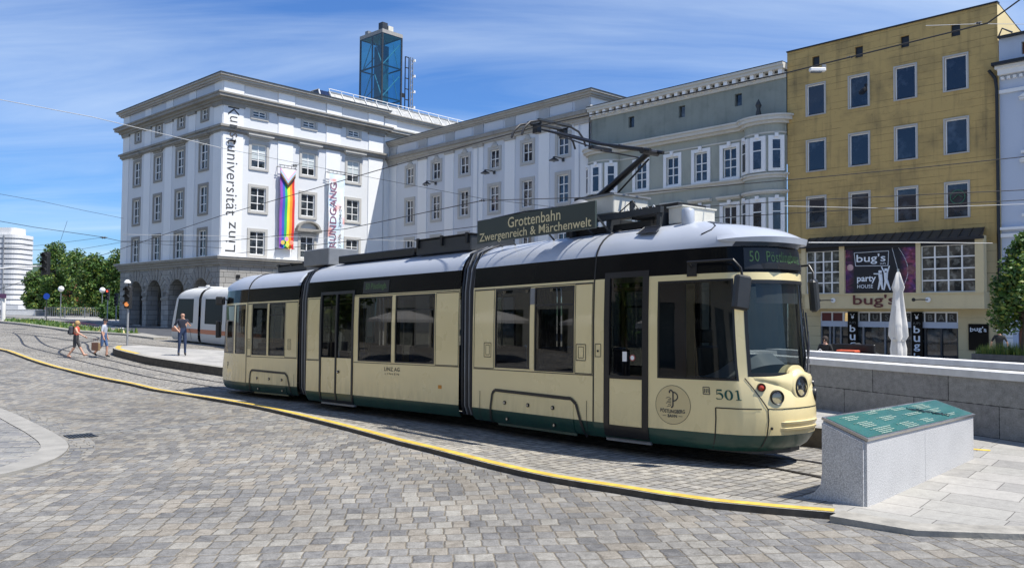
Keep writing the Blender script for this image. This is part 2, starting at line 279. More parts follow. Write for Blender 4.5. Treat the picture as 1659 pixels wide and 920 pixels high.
# ------------------------------------------------------------------ mesh builder
class MB:
    def __init__(s, M=None):
        s.v = []; s.f = []; s.mi = []; s.mats = []; s.M = M or Matrix(); s.sm = []; s.st = []
    def mat(s, m):
        if m not in s.mats: s.mats.append(m)
        return s.mats.index(m)
    def add(s, vs, fs, m, smooth=False, fn=None):
        k = len(s.v); i = s.mat(m); s.st.append((k, len(s.f)))
        for p in vs:
            p = Vector(fn(*p)) if fn else Vector(p)
            s.v.append(s.M @ p)
        for f in fs: s.f.append([k+a for a in f]); s.mi.append(i); s.sm.append(smooth)
        return s
    def box(s, x0, x1, y0, y1, z0, z1, m, fn=None, bev=0):
        if bev:
            b = bev; pts = []; fs = []
            X = (x0, x1); Y = (y0, y1); Z = (z0, z1); idx = {}
            for i in (0, 1):
                for j in (0, 1):
                    for k in (0, 1):
                        sx = b if i == 0 else -b; sy = b if j == 0 else -b; sz = b if k == 0 else -b
                        for a, p in enumerate(((X[i], Y[j]+sy, Z[k]+sz), (X[i]+sx, Y[j], Z[k]+sz), (X[i]+sx, Y[j]+sy, Z[k]))):
                            idx[i, j, k, a] = len(pts); pts.append(p)
            I = idx
            for i in (0, 1): q = [I[i, 0, 0, 0], I[i, 1, 0, 0], I[i, 1, 1, 0], I[i, 0, 1, 0]]; fs.append(q if i else q[::-1])
            for j in (0, 1): q = [I[0, j, 0, 1], I[1, j, 0, 1], I[1, j, 1, 1], I[0, j, 1, 1]]; fs.append(q[::-1] if j else q)
            for k in (0, 1): q = [I[0, 0, k, 2], I[1, 0, k, 2], I[1, 1, k, 2], I[0, 1, k, 2]]; fs.append(q if k else q[::-1])
            for j in (0, 1):
                for k in (0, 1): fs.append([I[0, j, k, 1], I[1, j, k, 1], I[1, j, k, 2], I[0, j, k, 2]])
            for i in (0, 1):
                for k in (0, 1): fs.append([I[i, 0, k, 0], I[i, 1, k, 0], I[i, 1, k, 2], I[i, 0, k, 2]])
                for j in (0, 1): fs.append([I[i, j, 0, 0], I[i, j, 1, 0], I[i, j, 1, 1], I[i, j, 0, 1]])
            for i in (0, 1):
                for j in (0, 1):
                    for k in (0, 1): fs.append([I[i, j, k, 0], I[i, j, k, 1], I[i, j, k, 2]])
            return s.add(pts, fs, m, fn=fn)
        vs = [(x, y, z) for x in (x0, x1) for y in (y0, y1) for z in (z0, z1)]
        fs = [(0, 1, 3, 2), (4, 6, 7, 5), (0, 4, 5, 1), (2, 3, 7, 6), (0, 2, 6, 4), (1, 5, 7, 3)]
        return s.add(vs, fs, m, fn=fn)
    def prism(s, poly, z0, z1, m, fn=None):
        """poly (x,y) extruded z0..z1; z may be callables"""
        n = len(poly); g0 = z0 if callable(z0) else (lambda x, y: z0); g1 = z1 if callable(z1) else (lambda x, y: z1)
        vs = [(x, y, g0(x, y)) for x, y in poly] + [(x, y, g1(x, y)) for x, y in poly]
        fs = [tuple(range(n))[::-1], tuple(range(n, 2*n))] + [(i, (i+1) % n, n+(i+1) % n, n+i) for i in range(n)]
        return s.add(vs, fs, m, fn=fn)
    def tube(s, pts, r, m, n=8, cap=True, smooth=True):
        pts = [Vector(p) for p in pts]; rs = r if isinstance(r, (list, tuple)) else [r]*len(pts)
        vs = []; prev = None
        for i, p in enumerate(pts):
            d = (pts[min(i+1, len(pts)-1)] - pts[max(i-1, 0)]).normalized()
            a = prev if prev is not None else (Vector((0, 0, 1)) if abs(d.z) < .9 else Vector((1, 0, 0)))
            a = (a - d*a.dot(d)).normalized(); prev = a; b = d.cross(a)
            for k in range(n):
                t = 2*pi*k/n; vs.append(tuple(p + (a*cos(t)+b*sin(t))*rs[i]))
        fs = []
        for i in range(len(pts)-1):
            for k in range(n): fs.append((i*n+k, i*n+(k+1) % n, (i+1)*n+(k+1) % n, (i+1)*n+k))
        if cap: fs.append(tuple(range(n))[::-1]); fs.append(tuple(range((len(pts)-1)*n, len(pts)*n)))
        return s.add(vs, fs, m, smooth)
    def lathe(s, prof, c, m, n=16, axis='z', smooth=True):
        vs = []; fs = []
        for r, h in prof:
            for k in range(n):
                t = 2*pi*k/n; a, b = r*cos(t), r*sin(t)
                p = {'z': (a, b, h), 'y': (a, h, b), 'x': (h, a, b)}[axis]
                vs.append((c[0]+p[0], c[1]+p[1], c[2]+p[2]))
        for i in range(len(prof)-1):
            for k in range(n): fs.append((i*n+k, i*n+(k+1) % n, (i+1)*n+(k+1) % n, (i+1)*n+k))
        if prof[0][0] > 1e-4: fs.append(tuple(range(n))[::-1])
        if prof[-1][0] > 1e-4: fs.append(tuple(range((len(prof)-1)*n, len(prof)*n)))
        return s.add(vs, fs, m, smooth)
    def grid(s, nx, ny, fn, m, smooth=True, skip=None):
        vs = [fn(i, j) for j in range(ny) for i in range(nx)]
        fs = [(j*nx+i, j*nx+i+1, (j+1)*nx+i+1, (j+1)*nx+i) for j in range(ny-1) for i in range(nx-1) if not (skip and skip(i, j))]
        return s.add(vs, fs, m, smooth)
    def build_each(s, name, parent=None, local=True):
        """one object per added primitive"""
        out = []
        for k, (v0, f0) in enumerate(s.st):
            v1, f1 = s.st[k+1] if k+1 < len(s.st) else (len(s.v), len(s.f))
            q = MB(); q.v = s.v[v0:v1]; q.f = [[i-v0 for i in f] for f in s.f[f0:f1]]; q.mats = s.mats; q.mi = s.mi[f0:f1]; q.sm = s.sm[f0:f1]
            out.append(q.build(name, parent, local=local))
        return out
    def build(s, name, parent=None, loc=None, rot=0, local=True):
        """local=False: vertices are world coordinates and get shifted to the parent's frame"""
        me = bpy.data.meshes.new(name)
        vs = s.v
        off = Matrix()
        if not local:
            if parent is not None: off = parent.matrix_world.inverted()
            elif loc is not None: off = (Matrix.Translation(loc) @ Matrix.Rotation(rot, 4, 'Z')).inverted()
            vs = [off @ p for p in vs]
        me.from_pydata([tuple(p) for p in vs], [], s.f)
        for m in s.mats: me.materials.append(m)
        me.polygons.foreach_set('material_index', s.mi)
        me.polygons.foreach_set('use_smooth', s.sm)
        uv = me.uv_layers.new(name='uv'); dat = [0.0]*(2*len(me.loops))
        V = me.vertices
        for p in me.polygons:
            nr = p.normal
            if abs(nr.z) > .75: f = lambda c: (c.x, c.y)
            else:
                t = Vector((-nr.y, nr.x, 0)); t = t.normalized() if t.length > 1e-6 else Vector((1, 0, 0))
                f = lambda c, t=t: (c.dot(t), c.z)
            for li in p.loop_indices:
                a, b = f(V[me.loops[li].vertex_index].co); dat[2*li] = a; dat[2*li+1] = b
        uv.data.foreach_set('uv', dat); me.update()
        if True in s.sm:
            try: me.set_sharp_from_angle(angle=radians(38))
            except Exception: pass
        o = bpy.data.objects.new(name, me); COL.objects.link(o)
        if parent is not None: o.parent = parent
        if not (not local and parent is not None) and loc is not None: o.location = loc; o.rotation_euler = (0, 0, rot)
        elif local and parent is not None and loc is not None: o.location = loc
        upd(o); return o
def upd(o):
    mb = Matrix.Translation(o.location) @ o.rotation_euler.to_matrix().to_4x4()
    o.matrix_world = (o.parent.matrix_world @ mb) if o.parent else mb
def thing(name, label, cat, loc=(0, 0, 0), rot=0, group=None):
    o = bpy.data.objects.new(name, None); COL.objects.link(o); o.empty_display_size = .3
    o.location = loc; o.rotation_euler = (0, 0, rot); tag(o, label, cat, group); upd(o); return o
def tag(o, label=None, cat=None, group=None, kind=None):
    if label: o['label'] = label
    if cat: o['category'] = cat
    if group: o['group'] = group
    if kind: o['kind'] = kind
    return o
def place(src, parent, loc, rot=0):
    """copy of a part (with its sub-parts) sharing mesh data"""
    c = src.copy(); COL.objects.link(c); c.parent = parent; c.location = loc; c.rotation_euler = (0, 0, rot); upd(c)
    for k in src.children:
        d = k.copy(); COL.objects.link(d); d.parent = c; upd(d)
    return c
def copy_thing(root, loc, rot=0, label=None):
    c = root.copy(); COL.objects.link(c); c.location = loc; c.rotation_euler = (0, 0, rot); upd(c)
    if label: c['label'] = label
    for k in list(root.children):
        d = k.copy(); COL.objects.link(d); d.parent = c; upd(d)
        for g in list(k.children):
            e = g.copy(); COL.objects.link(e); e.parent = d; upd(e)
    return c
def glyphs(txt, w=None, h=None, spacing=1.0, bold=0.0, cx=0, cy=0, shear=0, align='CENTER', lines=1.0):
    """2-D faces of a text, scaled to width w and/or height h, centred on cx, cy"""
    cu = bpy.data.curves.new('t', 'FONT'); cu.body = txt; cu.size = 1; cu.space_character = spacing; cu.offset = bold; cu.resolution_u = 3; cu.align_x = align; cu.shear = shear; cu.space_line = lines
    o = bpy.data.objects.new('t', cu); COL.objects.link(o)
    dg = bpy.context.evaluated_depsgraph_get(); dg.update()
    me = bpy.data.meshes.new_from_object(o.evaluated_get(dg))
    vs = [(v.co.x, v.co.y) for v in me.vertices]; fs = [tuple(p.vertices) for p in me.polygons]
    bpy.data.objects.remove(o); bpy.data.curves.remove(cu); bpy.data.meshes.remove(me)
    x0 = min(v[0] for v in vs); x1 = max(v[0] for v in vs); y0 = min(v[1] for v in vs); y1 = max(v[1] for v in vs)
    sx = w/(x1-x0) if w else h/(y1-y0); sy = h/(y1-y0) if h else sx
    return [((x-(x0+x1)/2)*sx+cx, (y-(y0+y1)/2)*sy+cy) for x, y in vs], fs
def text_on(mb, mat, fn, txt, **k):
    vs, fs = glyphs(txt, **k); mb.add([fn(x, y) for x, y in vs], fs, mat)

def wall(mb, x0, x1, z0, z1, holes, mat, depth=.2, y=0, rev=None):
    """facade plane y facing -y with rectangular holes and reveals"""
    xs = sorted({x0, x1, *[h[0] for h in holes], *[h[1] for h in holes]}); zs = sorted({z0, z1, *[h[2] for h in holes], *[h[3] for h in holes]})
    xs = [a for a in xs if x0-1e-6 <= a <= x1+1e-6]; zs = [a for a in zs if z0-1e-6 <= a <= z1+1e-6]
    for i in range(len(xs)-1):
        run = None
        for j in range(len(zs)-1):
            cx, cz = (xs[i]+xs[i+1])/2, (zs[j]+zs[j+1])/2
            inh = any(h[0] < cx < h[1] and h[2] < cz < h[3] for h in holes)
            if not inh and run is None: run = zs[j]
            if run is not None and (inh or j == len(zs)-2):
                top = zs[j] if inh else zs[j+1]
                mb.add([(xs[i], y, run), (xs[i+1], y, run), (xs[i+1], y, top), (xs[i], y, top)], [(0, 1, 2, 3)], mat); run = None
    rv = rev or mat
    for a, b, c, d in holes:
        Y = y+depth
        mb.add([(a, y, c), (a, Y, c), (a, Y, d), (a, y, d), (b, y, c), (b, Y, c), (b, Y, d), (b, y, d)], [(0, 1, 2, 3), (4, 7, 6, 5), (0, 4, 5, 1), (3, 2, 6, 7)], rv)

def make_window(parent, w, h, rows, cols=2, surround=.27, fr=.09, mull=.07, depth=.2, pm=None, fm=None, sm=None, orn=False, hood=0, sill=True, blind=0, lune=False):
    """window part (white frame) > pane, surround; origin bottom centre of the glass opening, facing -y"""
    fm = fm or winwhite; sm = sm or surrm
    mb = MB(); d = depth-.1
    mb.box(-w/2, -w/2+fr, d, d+.08, 0, h, fm); mb.box(w/2-fr, w/2, d, d+.08, 0, h, fm)
    mb.box(-w/2+fr, w/2-fr, d, d+.08, 0, fr, fm); mb.box(-w/2+fr, w/2-fr, d, d+.08, h-fr, h, fm)
    for c in range(1, cols):
        x = -w/2+w*c/cols; mb.box(x-mull*.6, x+mull*.6, d-.01, d+.07, fr, h-fr, fm)
    for r in rows: mb.box(-w/2+fr, w/2-fr, d-.004, d+.06, h*r-mull/2, h*r+mull/2, fm)
    o = mb.build('window', parent, (0, 0, 0))
    MB().box(-w/2+fr*.5, w/2-fr*.5, d+.045, d+.055, fr*.5, h-fr*.5, pm or pane).build('pane', o)
    if blind: MB().box(-w/2+fr, w/2-fr, d+.03, d+.04, h*(1-blind), h-fr, plainb).build('blind', o)
    if surround:
        s = surround; mb = MB()
        mb.box(-w/2-s, -w/2-.002, -.07, .02, -s*.9, h+s, sm); mb.box(w/2+.002, w/2+s, -.07, .02, -s*.9, h+s, sm)
        mb.box(-w/2-.002, w/2+.002, -.07, .02, h+.002, h+s, sm); mb.box(-w/2-.002, w/2+.002, -.07, .02, -s*.9, -.002, sm)
        mb.box(-w/2-s*.75, w/2+s*.75, -.1, -.068, -s*.9-.001, -s*.9+.07, sm)
        if orn:
            mb.lathe([(.16, -.14), (.30, -.05), (.34, .02)], (0, -.02, h+s+.12), sm, 12, 'y'); mb.lathe([(.1, -.12), (.15, .0)], (-.33, 0, h+s+.02), sm, 10, 'y'); mb.lathe([(.1, -.12), (.15, .0)], (.33, 0, h+s+.02), sm, 10, 'y')
        if hood:
            z = h+s+.12
            mb.box(-w/2-.2, w/2+.2, -.16, .02, z, z+.2, sm); mb.box(-w/2-.42, w/2+.42, -.38, .02, z+.2, z+.33, sm); mb.box(-w/2-.55, w/2+.55, -.5, .02, z+.33, z+.45, sm)
        if lune:
            z = h+s+.1; pts = []; R = 1.3
            mb.box(-R-.1, R+.1, -.5, .02, z, z+.3, stonetrim)
            for i in range(13):
                t = pi*i/12; pts.append((R*cos(t), .8*sin(t)))
            for i in range(12):
                (a, b), (c, e) = pts[i], pts[i+1]
                mb.add([(a, -.45, z+.3+b), (c, -.45, z+.3+e), (c*.82, -.45, z+.3+e*.78), (a*.82, -.45, z+.3+b*.78), (a, .02, z+.3+b), (c, .02, z+.3+e), (c*.82, .02, z+.3+e*.78), (a*.82, .02, z+.3+b*.78)], [(0, 1, 2, 3), (0, 4, 5, 1), (3, 2, 6, 7)], stonetrim)
        mb.build('surround', o)
    return o
plainb = plain('window_blind', (.5, .55, .55), .8, var=.1)
def plates(mb, x0, x1, y0, y1, steps, m):
    for ov, a, b in steps: mb.box(x0-ov, x1+ov, y0-ov, y1+ov, a, b, m)

# ================================================================== ground and setting
def sheet(name, poly_rows, mat, dz, kind='structure', label=None, smooth=False):
    """rows of world (x,y) points (all the same length) -> a strip draped on the terrain"""
    mb = MB(); n = len(poly_rows[0])
    mb.grid(n, len(poly_rows), lambda i, j: (*poly_rows[j][i], gz(*poly_rows[j][i])+dz), mat, smooth=True)
    o = mb.build(name); tag(o, kind=kind)
    return o
xs = [-2600, -900, -400, -250, -160] + [-120+6*i for i in range(31)] + [90, 140, 250, 600, 2600]
ys = [-900, -200, -60] + [-30+5*i for i in range(37)] + [170, 200, 300, 420, 900, 3000]
o = sheet('plaza_ground', [[(x, y) for x in xs] for y in ys], cobble, -.065)

K = [(-60, 79.5), (-45, 62.4), (-33, 49), (-24.96, 40.46), (-20.43, 35.36), (-17.27, 32.05), (-14.55, 29.11), (-12.53, 27.18), (-10.93, 25.45), (-9.55, 24.26), (-7.85, 22.49), (-6.14, 20.47), (-4.35, 18.04), (-3.22, 16.42), (-1.9, 14.42), (-1.32, 13.59), (-.3, 12.03), (.5, 10.97), (1.31, 10.19), (2.25, 9.34), (3.4, 8.77)]
def resample(P, step, closed=False):
    """Catmull-Rom through P, about `step` apart"""
    out = []
    for i in range(len(P)-1):
        p0 = P[max(i-1, 0)]; p1 = P[i]; p2 = P[i+1]; p3 = P[min(i+2, len(P)-1)]
        n = max(1, int(hypot(p2[0]-p1[0], p2[1]-p1[1])/step))
        for k in range(n):
            t = k/n; out.append(tuple(.5*((2*b)+(-a+c)*t+(2*a-5*b+4*c-d)*t*t+(-a+3*b-3*c+d)*t**3) for a, b, c, d in zip(p0, p1, p2, p3)))
    out.append(P[-1]); return out
KS = resample(K, .5)
import bisect
def resn(P, n):  # even spacing
    D = [0]
    for i in range(1, len(P)): D.append(D[-1]+hypot(P[i][0]-P[i-1][0], P[i][1]-P[i-1][1]))
    out = []
    for k in range(n):
        s = D[-1]*k/(n-1); i = min(len(P)-2, max(0, bisect.bisect_right(D, s)-1)); t = (s-D[i])/max(1e-9, D[i+1]-D[i])
        out.append((P[i][0]+(P[i+1][0]-P[i][0])*t, P[i][1]+(P[i+1][1]-P[i][1])*t))
    return out
def offs(P, d):
    out = []
    for i, p in enumerate(P):
        a = P[max(i-1, 0)]; b = P[min(i+1, len(P)-1)]; l = hypot(b[0]-a[0], b[1]-a[1])
        out.append((p[0]-(b[1]-a[1])/l*d, p[1]+(b[0]-a[0])/l*d))
    return out
WDIR = (.72, .695)
rows = []
for k in range(0, 26):
    t = k*2.0 if k else 0
    rows.append([(x+WDIR[0]*t*(1 if y > 9.9 else max(.0, min(1, (y-8.7)/1.2))**.5), y+WDIR[1]*t*(1 if y > 9.9 else max(.0, min(1, (y-8.7)/1.2))**.5)) for x, y in offs(KS, .28)])
sheet('track_paving', rows, cobble_track, 0.0)
# kerb along the tracks: stone, yellow line on top
mb = MB(); a = KS; b = offs(KS, .30); c = offs(KS, .03); d = offs(KS, .175)
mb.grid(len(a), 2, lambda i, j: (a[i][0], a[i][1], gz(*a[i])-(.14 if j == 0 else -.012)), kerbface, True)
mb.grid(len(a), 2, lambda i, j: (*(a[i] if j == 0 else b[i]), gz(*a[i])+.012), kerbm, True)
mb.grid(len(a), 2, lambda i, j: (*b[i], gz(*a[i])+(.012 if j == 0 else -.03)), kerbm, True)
mb.add([(K[-1][0], K[-1][1], gz(*K[-1])-.14), (K[-1][0], K[-1][1], gz(*K[-1])+.012), (b[-1][0], b[-1][1], gz(*K[-1])+.012), (b[-1][0], b[-1][1], gz(*K[-1])-.14)], [(0, 1, 2, 3)], kerbm)
tag(mb.build('kerb'), kind='structure')
mb = MB(); mb.grid(len(a), 2, lambda i, j: (*(c[i] if j == 0 else d[i]), gz(*a[i])+.017), yellowp, True)
tag(mb.build('kerb_yellow_line'), kind='structure')

# platform between the two tracks, level top
NEARP = [(-19.4, 40.6), (-18.9, 39.3), (-18.02, 38.08), (-15.65, 35.44), (-13.32, 33.05), (-10.61, 30.4), (-8.0, 27.7), (-5.8, 25.1), (-3.6, 22.6), (-1.6, 20.2), (.6, 17.9), (2.5, 15.9), (4.1, 14.35), (5.05, 13.35), (5.6, 12.4)]
NS = resample(NEARP, .6)
mb = MB(); PH = .32
FAR = []
for i, p in enumerate(NS):
    t = i/(len(NS)-1); wd = min(9.0, 1.2+i*.5) if p[1] > 22 else 22
    FAR.append((p[0]+.72*wd, p[1]+.695*wd))
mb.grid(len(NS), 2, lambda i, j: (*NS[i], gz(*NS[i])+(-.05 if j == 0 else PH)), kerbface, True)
nso = offs(NS, .3)
def top(p, dz=0): return (p[0], p[1], gz(*p)+PH+dz)
mb.grid(len(NS), 2, lambda i, j: top(NS[i] if j == 0 else nso[i]), kerbm, True)
mb.add([(*NS[0], gz(*NS[0])-.1), top(NS[0]), top(FAR[0]), (*FAR[0], gz(*FAR[0])-.1)], [(0, 1, 2, 3)], kerbm)
tag(mb.build('platform_kerb'), kind='structure')
mb = MB(); mb.grid(len(NS), 10, lambda i, j: top((nso[i][0]+(FAR[i][0]-nso[i][0])*j/9, nso[i][1]+(FAR[i][1]-nso[i][1])*j/9)), slabfar, True)
mb.grid(len(NS), 2, lambda i, j: top(FAR[i]) if j == 0 else (*FAR[i], -.9), kerbm, True)
tag(mb.build('tram_platform'), kind='structure')
ykp = [p for p in NS if p[1] > 36.5]
mb = MB(); yo = offs(ykp, .1); yi = offs(ykp, .32)
mb.grid(len(ykp), 2, lambda i, j: top(yo[i] if j == 0 else yi[i], .006), yellowp, True)
tag(mb.build('platform_yellow_edge'), kind='structure')

# right-hand pavement of big granite slabs
def zs_(x, y): return -.055 if y < 11 else -.055+min(.085, (y-11)*.05)
P1 = [(3.16, 8.06), (3.40, 8.85), (5.45, 10.95), (4.72, 12.1)]
mb = MB()
def slabz(x, y): return max(gz(x, y)-.015, -.252+max(0, min(.2, (.64*(x-3.9)-0+.77*(y-9.1)-.2)*.05)))
BK = [(3.42, 8.80), (3.62, 9.42), (4.75, 10.55), (5.85, 11.6), (5.35, 12.6), (5.05, 13.3), (5.6, 14.4), (6.6, 17), (8.0, 20)]
FRT = [(3.44, 8.76), (3.99, 8.22), (4.66, 8.10), (7.2, 7.9), (10.0, 8.2), (13.0, 9.5), (14.5, 12), (14.5, 15.5), (14.0, 20)]
BKr = resn(BK, 40); FRr = resn(FRT, 40)
mb.grid(40, 12, lambda i, j: ((lambda q: (q[0], q[1], slabz(*q)))((BKr[i][0]+(FRr[i][0]-BKr[i][0])*j/11, BKr[i][1]+(FRr[i][1]-BKr[i][1])*j/11))), slab, True)
mb.grid(40, 2, lambda i, j: (*BKr[i], slabz(*BKr[i])-(0 if j else .25)), kerbm, True)
tag(mb.build('slab_pavement'), kind='structure')
mb = MB(); edge = resample([(3.38, 8.72), (3.97, 8.16), (4.66, 8.04), (7.2, 7.82), (14, 7.9)], .5); eo = offs(edge, -.10); ei = offs(edge, .24)
mb.grid(len(edge), 2, lambda i, j: (*(eo[i] if j == 0 else ei[i]), slabz(*(eo[i] if j == 0 else ei[i]))+.006), kerbm, True)
mb.grid(len(edge), 2, lambda i, j: (*eo[i], slabz(*eo[i])+.006 if j else -.4), kerbm, True)
tag(mb.build('pavement_edge_stones'), kind='structure')
mb = MB(); mb.add([(x, y, slabz(x, y)+.004) for x, y in ((6.48, 11.98), (6.78, 11.78), (6.84, 11.86), (6.54, 12.07))], [(0, 1, 2, 3)], yellowp); tag(mb.build('pavement_yellow_mark'), kind='structure')
# side streets and forecourts beyond the wall
sheet('building_forecourt', [[(4+i*3.2+j*2.2, 30+j*3-i*2.6) for i in range(14)] for j in range(9)], slabfar, .012)

# left: raised corner of the square with its pale kerb
OUT = [(-27, 35.5), (-18, 26.3), (-12.8, 20.84), (-9.93, 17.44), (-8.9, 16.17), (-7.95, 14.9), (-7.42, 13.95), (-7.12, 13.05), (-6.98, 12.2), (-7.03, 11.4), (-7.4, 10.5), (-8.3, 9.4), (-10, 8.2), (-14, 6.3)]
INN = [(-26.2, 33.2), (-17, 24.2), (-12.2, 18.9), (-9.6, 15.9), (-8.7, 14.75), (-7.9, 13.6), (-7.45, 12.75), (-7.2, 12.05), (-7.08, 11.3), (-7.12, 10.7), (-7.45, 9.95), (-8.2, 9.0), (-9.8, 7.95), (-14, 6.2)]
OS = resample(OUT, .4); IS = [] 
OS = resn(resample(OUT, .2), 90); IS = offs(OS, -.42)
def lipz(p): return gz(*p)-.065+.03+max(0, min(.05, (13-p[1])*.02))
kerb_light = plain('pale_corner_kerb', (.285, .275, .25), .8, var=.15, vs=2.5, bmp=.3)
mb = MB(); mb.grid(90, 2, lambda i, j: (*OS[i], lipz(OS[i])-(.15 if j == 0 else 0)), kerb_light, True)
mb.grid(90, 2, lambda i, j: (*(OS[i] if j == 0 else IS[i]), lipz(OS[i])), kerb_light, True)
tag(mb.build('corner_kerb'), kind='structure')
mb = MB(); mb.grid(90, 5, lambda i, j: (IS[i][0]+(-28-IS[i][0])*j/4, IS[i][1]+(14-IS[i][1])*j/4, lipz(OS[i])-.012), cobble_isl, True)
tag(mb.build('corner_paving'), kind='structure')
# gutter rows that follow the corner
gut = stones('gutter_stones', .22, .17, 0, [(.3, (.19, .18, .155)), (.3, (.14, .138, .13)), (.2, (.075, .08, .09)), (.2, (.24, .22, .18))], (.20, .175, .13), .010, .9, .0)
g0_ = offs(OS, .02); g1_ = offs(OS, .42); 
mb = MB(); mb.grid(90, 2, lambda i, j: (*(g0_[i] if j == 0 else g1_[i]), gz(*OS[i])-.058), gut, True); og = mb.build('gutter_strip'); tag(og, kind='structure')
acc = 0; uvl = og.data.uv_layers[0].data; arc = [0]
for i in range(1, 90): arc.append(arc[-1]+hypot(OS[i][0]-OS[i-1][0], OS[i][1]-OS[i-1][1]))
for p in og.data.polygons:
    for li in p.loop_indices:
        vi = og.data.loops[li].vertex_index; uvl[li].uv = ((vi//90)*.44, arc[vi % 90])
gl_line = resample([(-8.35, 15.95), (-7.2, 16.9), (-6.0, 17.9), (-5.0, 18.55)], .3); ga = offs(gl_line, -.19); gb = offs(gl_line, .19)
mb = MB(); mb.grid(len(gl_line), 2, lambda i, j: (*(ga[i] if j == 0 else gb[i]), gz(*gl_line[i])-.060), stones('cross_gutter_stones', .30, .19, -48, [(.3, (.26, .255, .23)), (.4, (.20, .20, .19)), (.3, (.15, .155, .16))], (.04, .038, .032), .013, 1.0, .03), True); tag(mb.build('cross_gutter'), kind='structure')
# drain grate
t = thing('drain_grate', 'small dark slotted drain grate beside the pale curved kerb', 'drain', (-8.12, 15.72, gz(-8.1, 15.7)-.056), radians(40))
MB().box(-.02, .02, -.22, .22, 0, .006, darkgrey).box(-.25, .25, -.24, -.22, 0, .014, darkgrey).box(-.25, .25, .22, .24, 0, .014, darkgrey).build('frame', t)
mb = MB()
for i in range(9): mb.box(-.24+i*.055, -.215+i*.055, -.218, .218, .002, .016, darkgrey)
mb.build('bars', t)

# rails (flush in the paving)
def rail(P, name='rail'):
    R = resample(P, .7); mb = MB(); a = offs(R, -.035); b = offs(R, .035); c = offs(R, .085)
    mb.grid(len(R), 2, lambda i, j: (*(a[i] if j == 0 else b[i]), gz(*R[i])+.012), railm, True)
    mb.grid(len(R), 2, lambda i, j: (*(b[i] if j == 0 else c[i]), gz(*R[i])+.005), groove, True)
    tag(mb.build('tram_rails'), kind='structure')
groove = plain('rail_groove', (.02, .018, .016), .9, var=0)
TRK = [(-9.42, 27.05), (-7.0, 24.55), (-4.6, 22.0), (-2.5, 19.6), (-.6, 17.2), (1.3, 14.8), (2.55, 13.3), (3.97, 11.85), (4.35, 11.2), (4.65, 10.5)]
nr = offs(TRK, -.45); fr = offs(TRK, .45)
rail([(-39.72, 64.32), (-37.46, 62.18), (-32.01, 53.88), (-26.35, 44.81), (-23.0, 40.46), (-21.03, 38.46), (-19.65, 36.85), (-17.86, 35.01), (-16.16, 33.29), (-14.43, 31.27), (-12.38, 29.0)] + nr)
rail([(-32.91, 57.17), (-26.68, 47.11), (-23.07, 42.01), (-20.31, 39.07), (-18.11, 36.94), (-16.03, 34.77), (-13.22, 31.6), (-11.2, 29.4)] + fr)
rail([(-38.22, 63.42), (-34.36, 59.22), (-30.4, 54.59), (-25.84, 49.66), (-21.82, 46.5), (-17.0, 42.8)])
rail([(-48.59, 78.67), (-43.1, 75.72), (-33.97, 64.05), (-29.2, 58.0), (-26.6, 53.2), (-24.8, 47.81), (-22.6, 41.8), (-21.4, 39.2), (-19.9, 37.4)])
rail([(-43.24, 70.02), (-35.34, 61.71), (-30.18, 57.15), (-26.0, 52.4), (-21.6, 48.2), (-17.5, 44.2)])
rail([(-36, 60.3), (-28, 52.3), (-24.6, 47.8), (-21.4, 41.9), (-20.0, 39.6), (-18.4, 37.6)])

# far left: roads, pavement, grass island
def flat(name, poly, mat, dz, th=0):
    mb = MB(); 
    if th: mb.prism(poly, lambda x, y: gz(x, y)+dz-th, lambda x, y: gz(x, y)+dz, mat)
    else: mb.add([(x, y, gz(x, y)+dz) for x, y in poly], [tuple(range(len(poly)))], mat)
    return tag(mb.build(name), kind='structure')
flat('road', [(-90, 118), (-64, 96), (-54.5, 87.5), (-34, 68), (-26, 61), (-22, 58), (-30, 76), (-37.5, 83), (-47.8, 95.7), (-52, 101), (-81, 126), (-100, 140)], asphalt, .012)
flat('pedestrian_crossing_paint', [(-47.5, 90), (-45.6, 88), (-35.5, 76), (-36.8, 78.5)], plain('crossing_white', (.7, .7, .7), .7), .02)
flat('cycle_lane_paint', [(-53, 97), (-50, 93.5), (-43, 84.5), (-41.5, 83.5), (-45, 89.5), (-50.5, 97)], plain('cycle_lane_red', (.45, .13, .10), .8, var=.15), .022)
flat('riverside_pavement', [(-100, 141), (-81, 127), (-52, 102), (-47, 96.5), (-39, 87), (-41.9, 90.2), (-58, 122), (-90, 165), (-140, 205)], slabfar, .10, .2)
flat('island_kerb', [(-61, 99), (-56, 90), (-49.5, 83.6), (-34.4, 65.2), (-28.35, 60.4), (-23.5, 54.4), (-22.9, 55.2), (-27.2, 61.6), (-33.8, 69.9), (-55.6, 98.6)], kerbm, .12, .2)
gi = [(-60.2, 98), (-55.6, 90.6), (-49.3, 84.3), (-34.2, 66.2), (-28.5, 61.2), (-27.6, 61.8), (-33.6, 69), (-55.4, 97.6)]
flat('island_soil', gi, plain('grass_soil', (.07, .11, .03), .95, var=.3), .13)
def inpoly(x, y, P):
    c = False
    for i in range(len(P)):
        (x1, y1), (x2, y2) = P[i], P[i-1]
        if (y1 > y) != (y2 > y) and x < (x2-x1)*(y-y1)/(y2-y1)+x1: c = not c
    return c
mb = MB(); rnd = random.Random(3)
flower = plain('flower_petals', (.6, .5, .25), .7, var=.3)
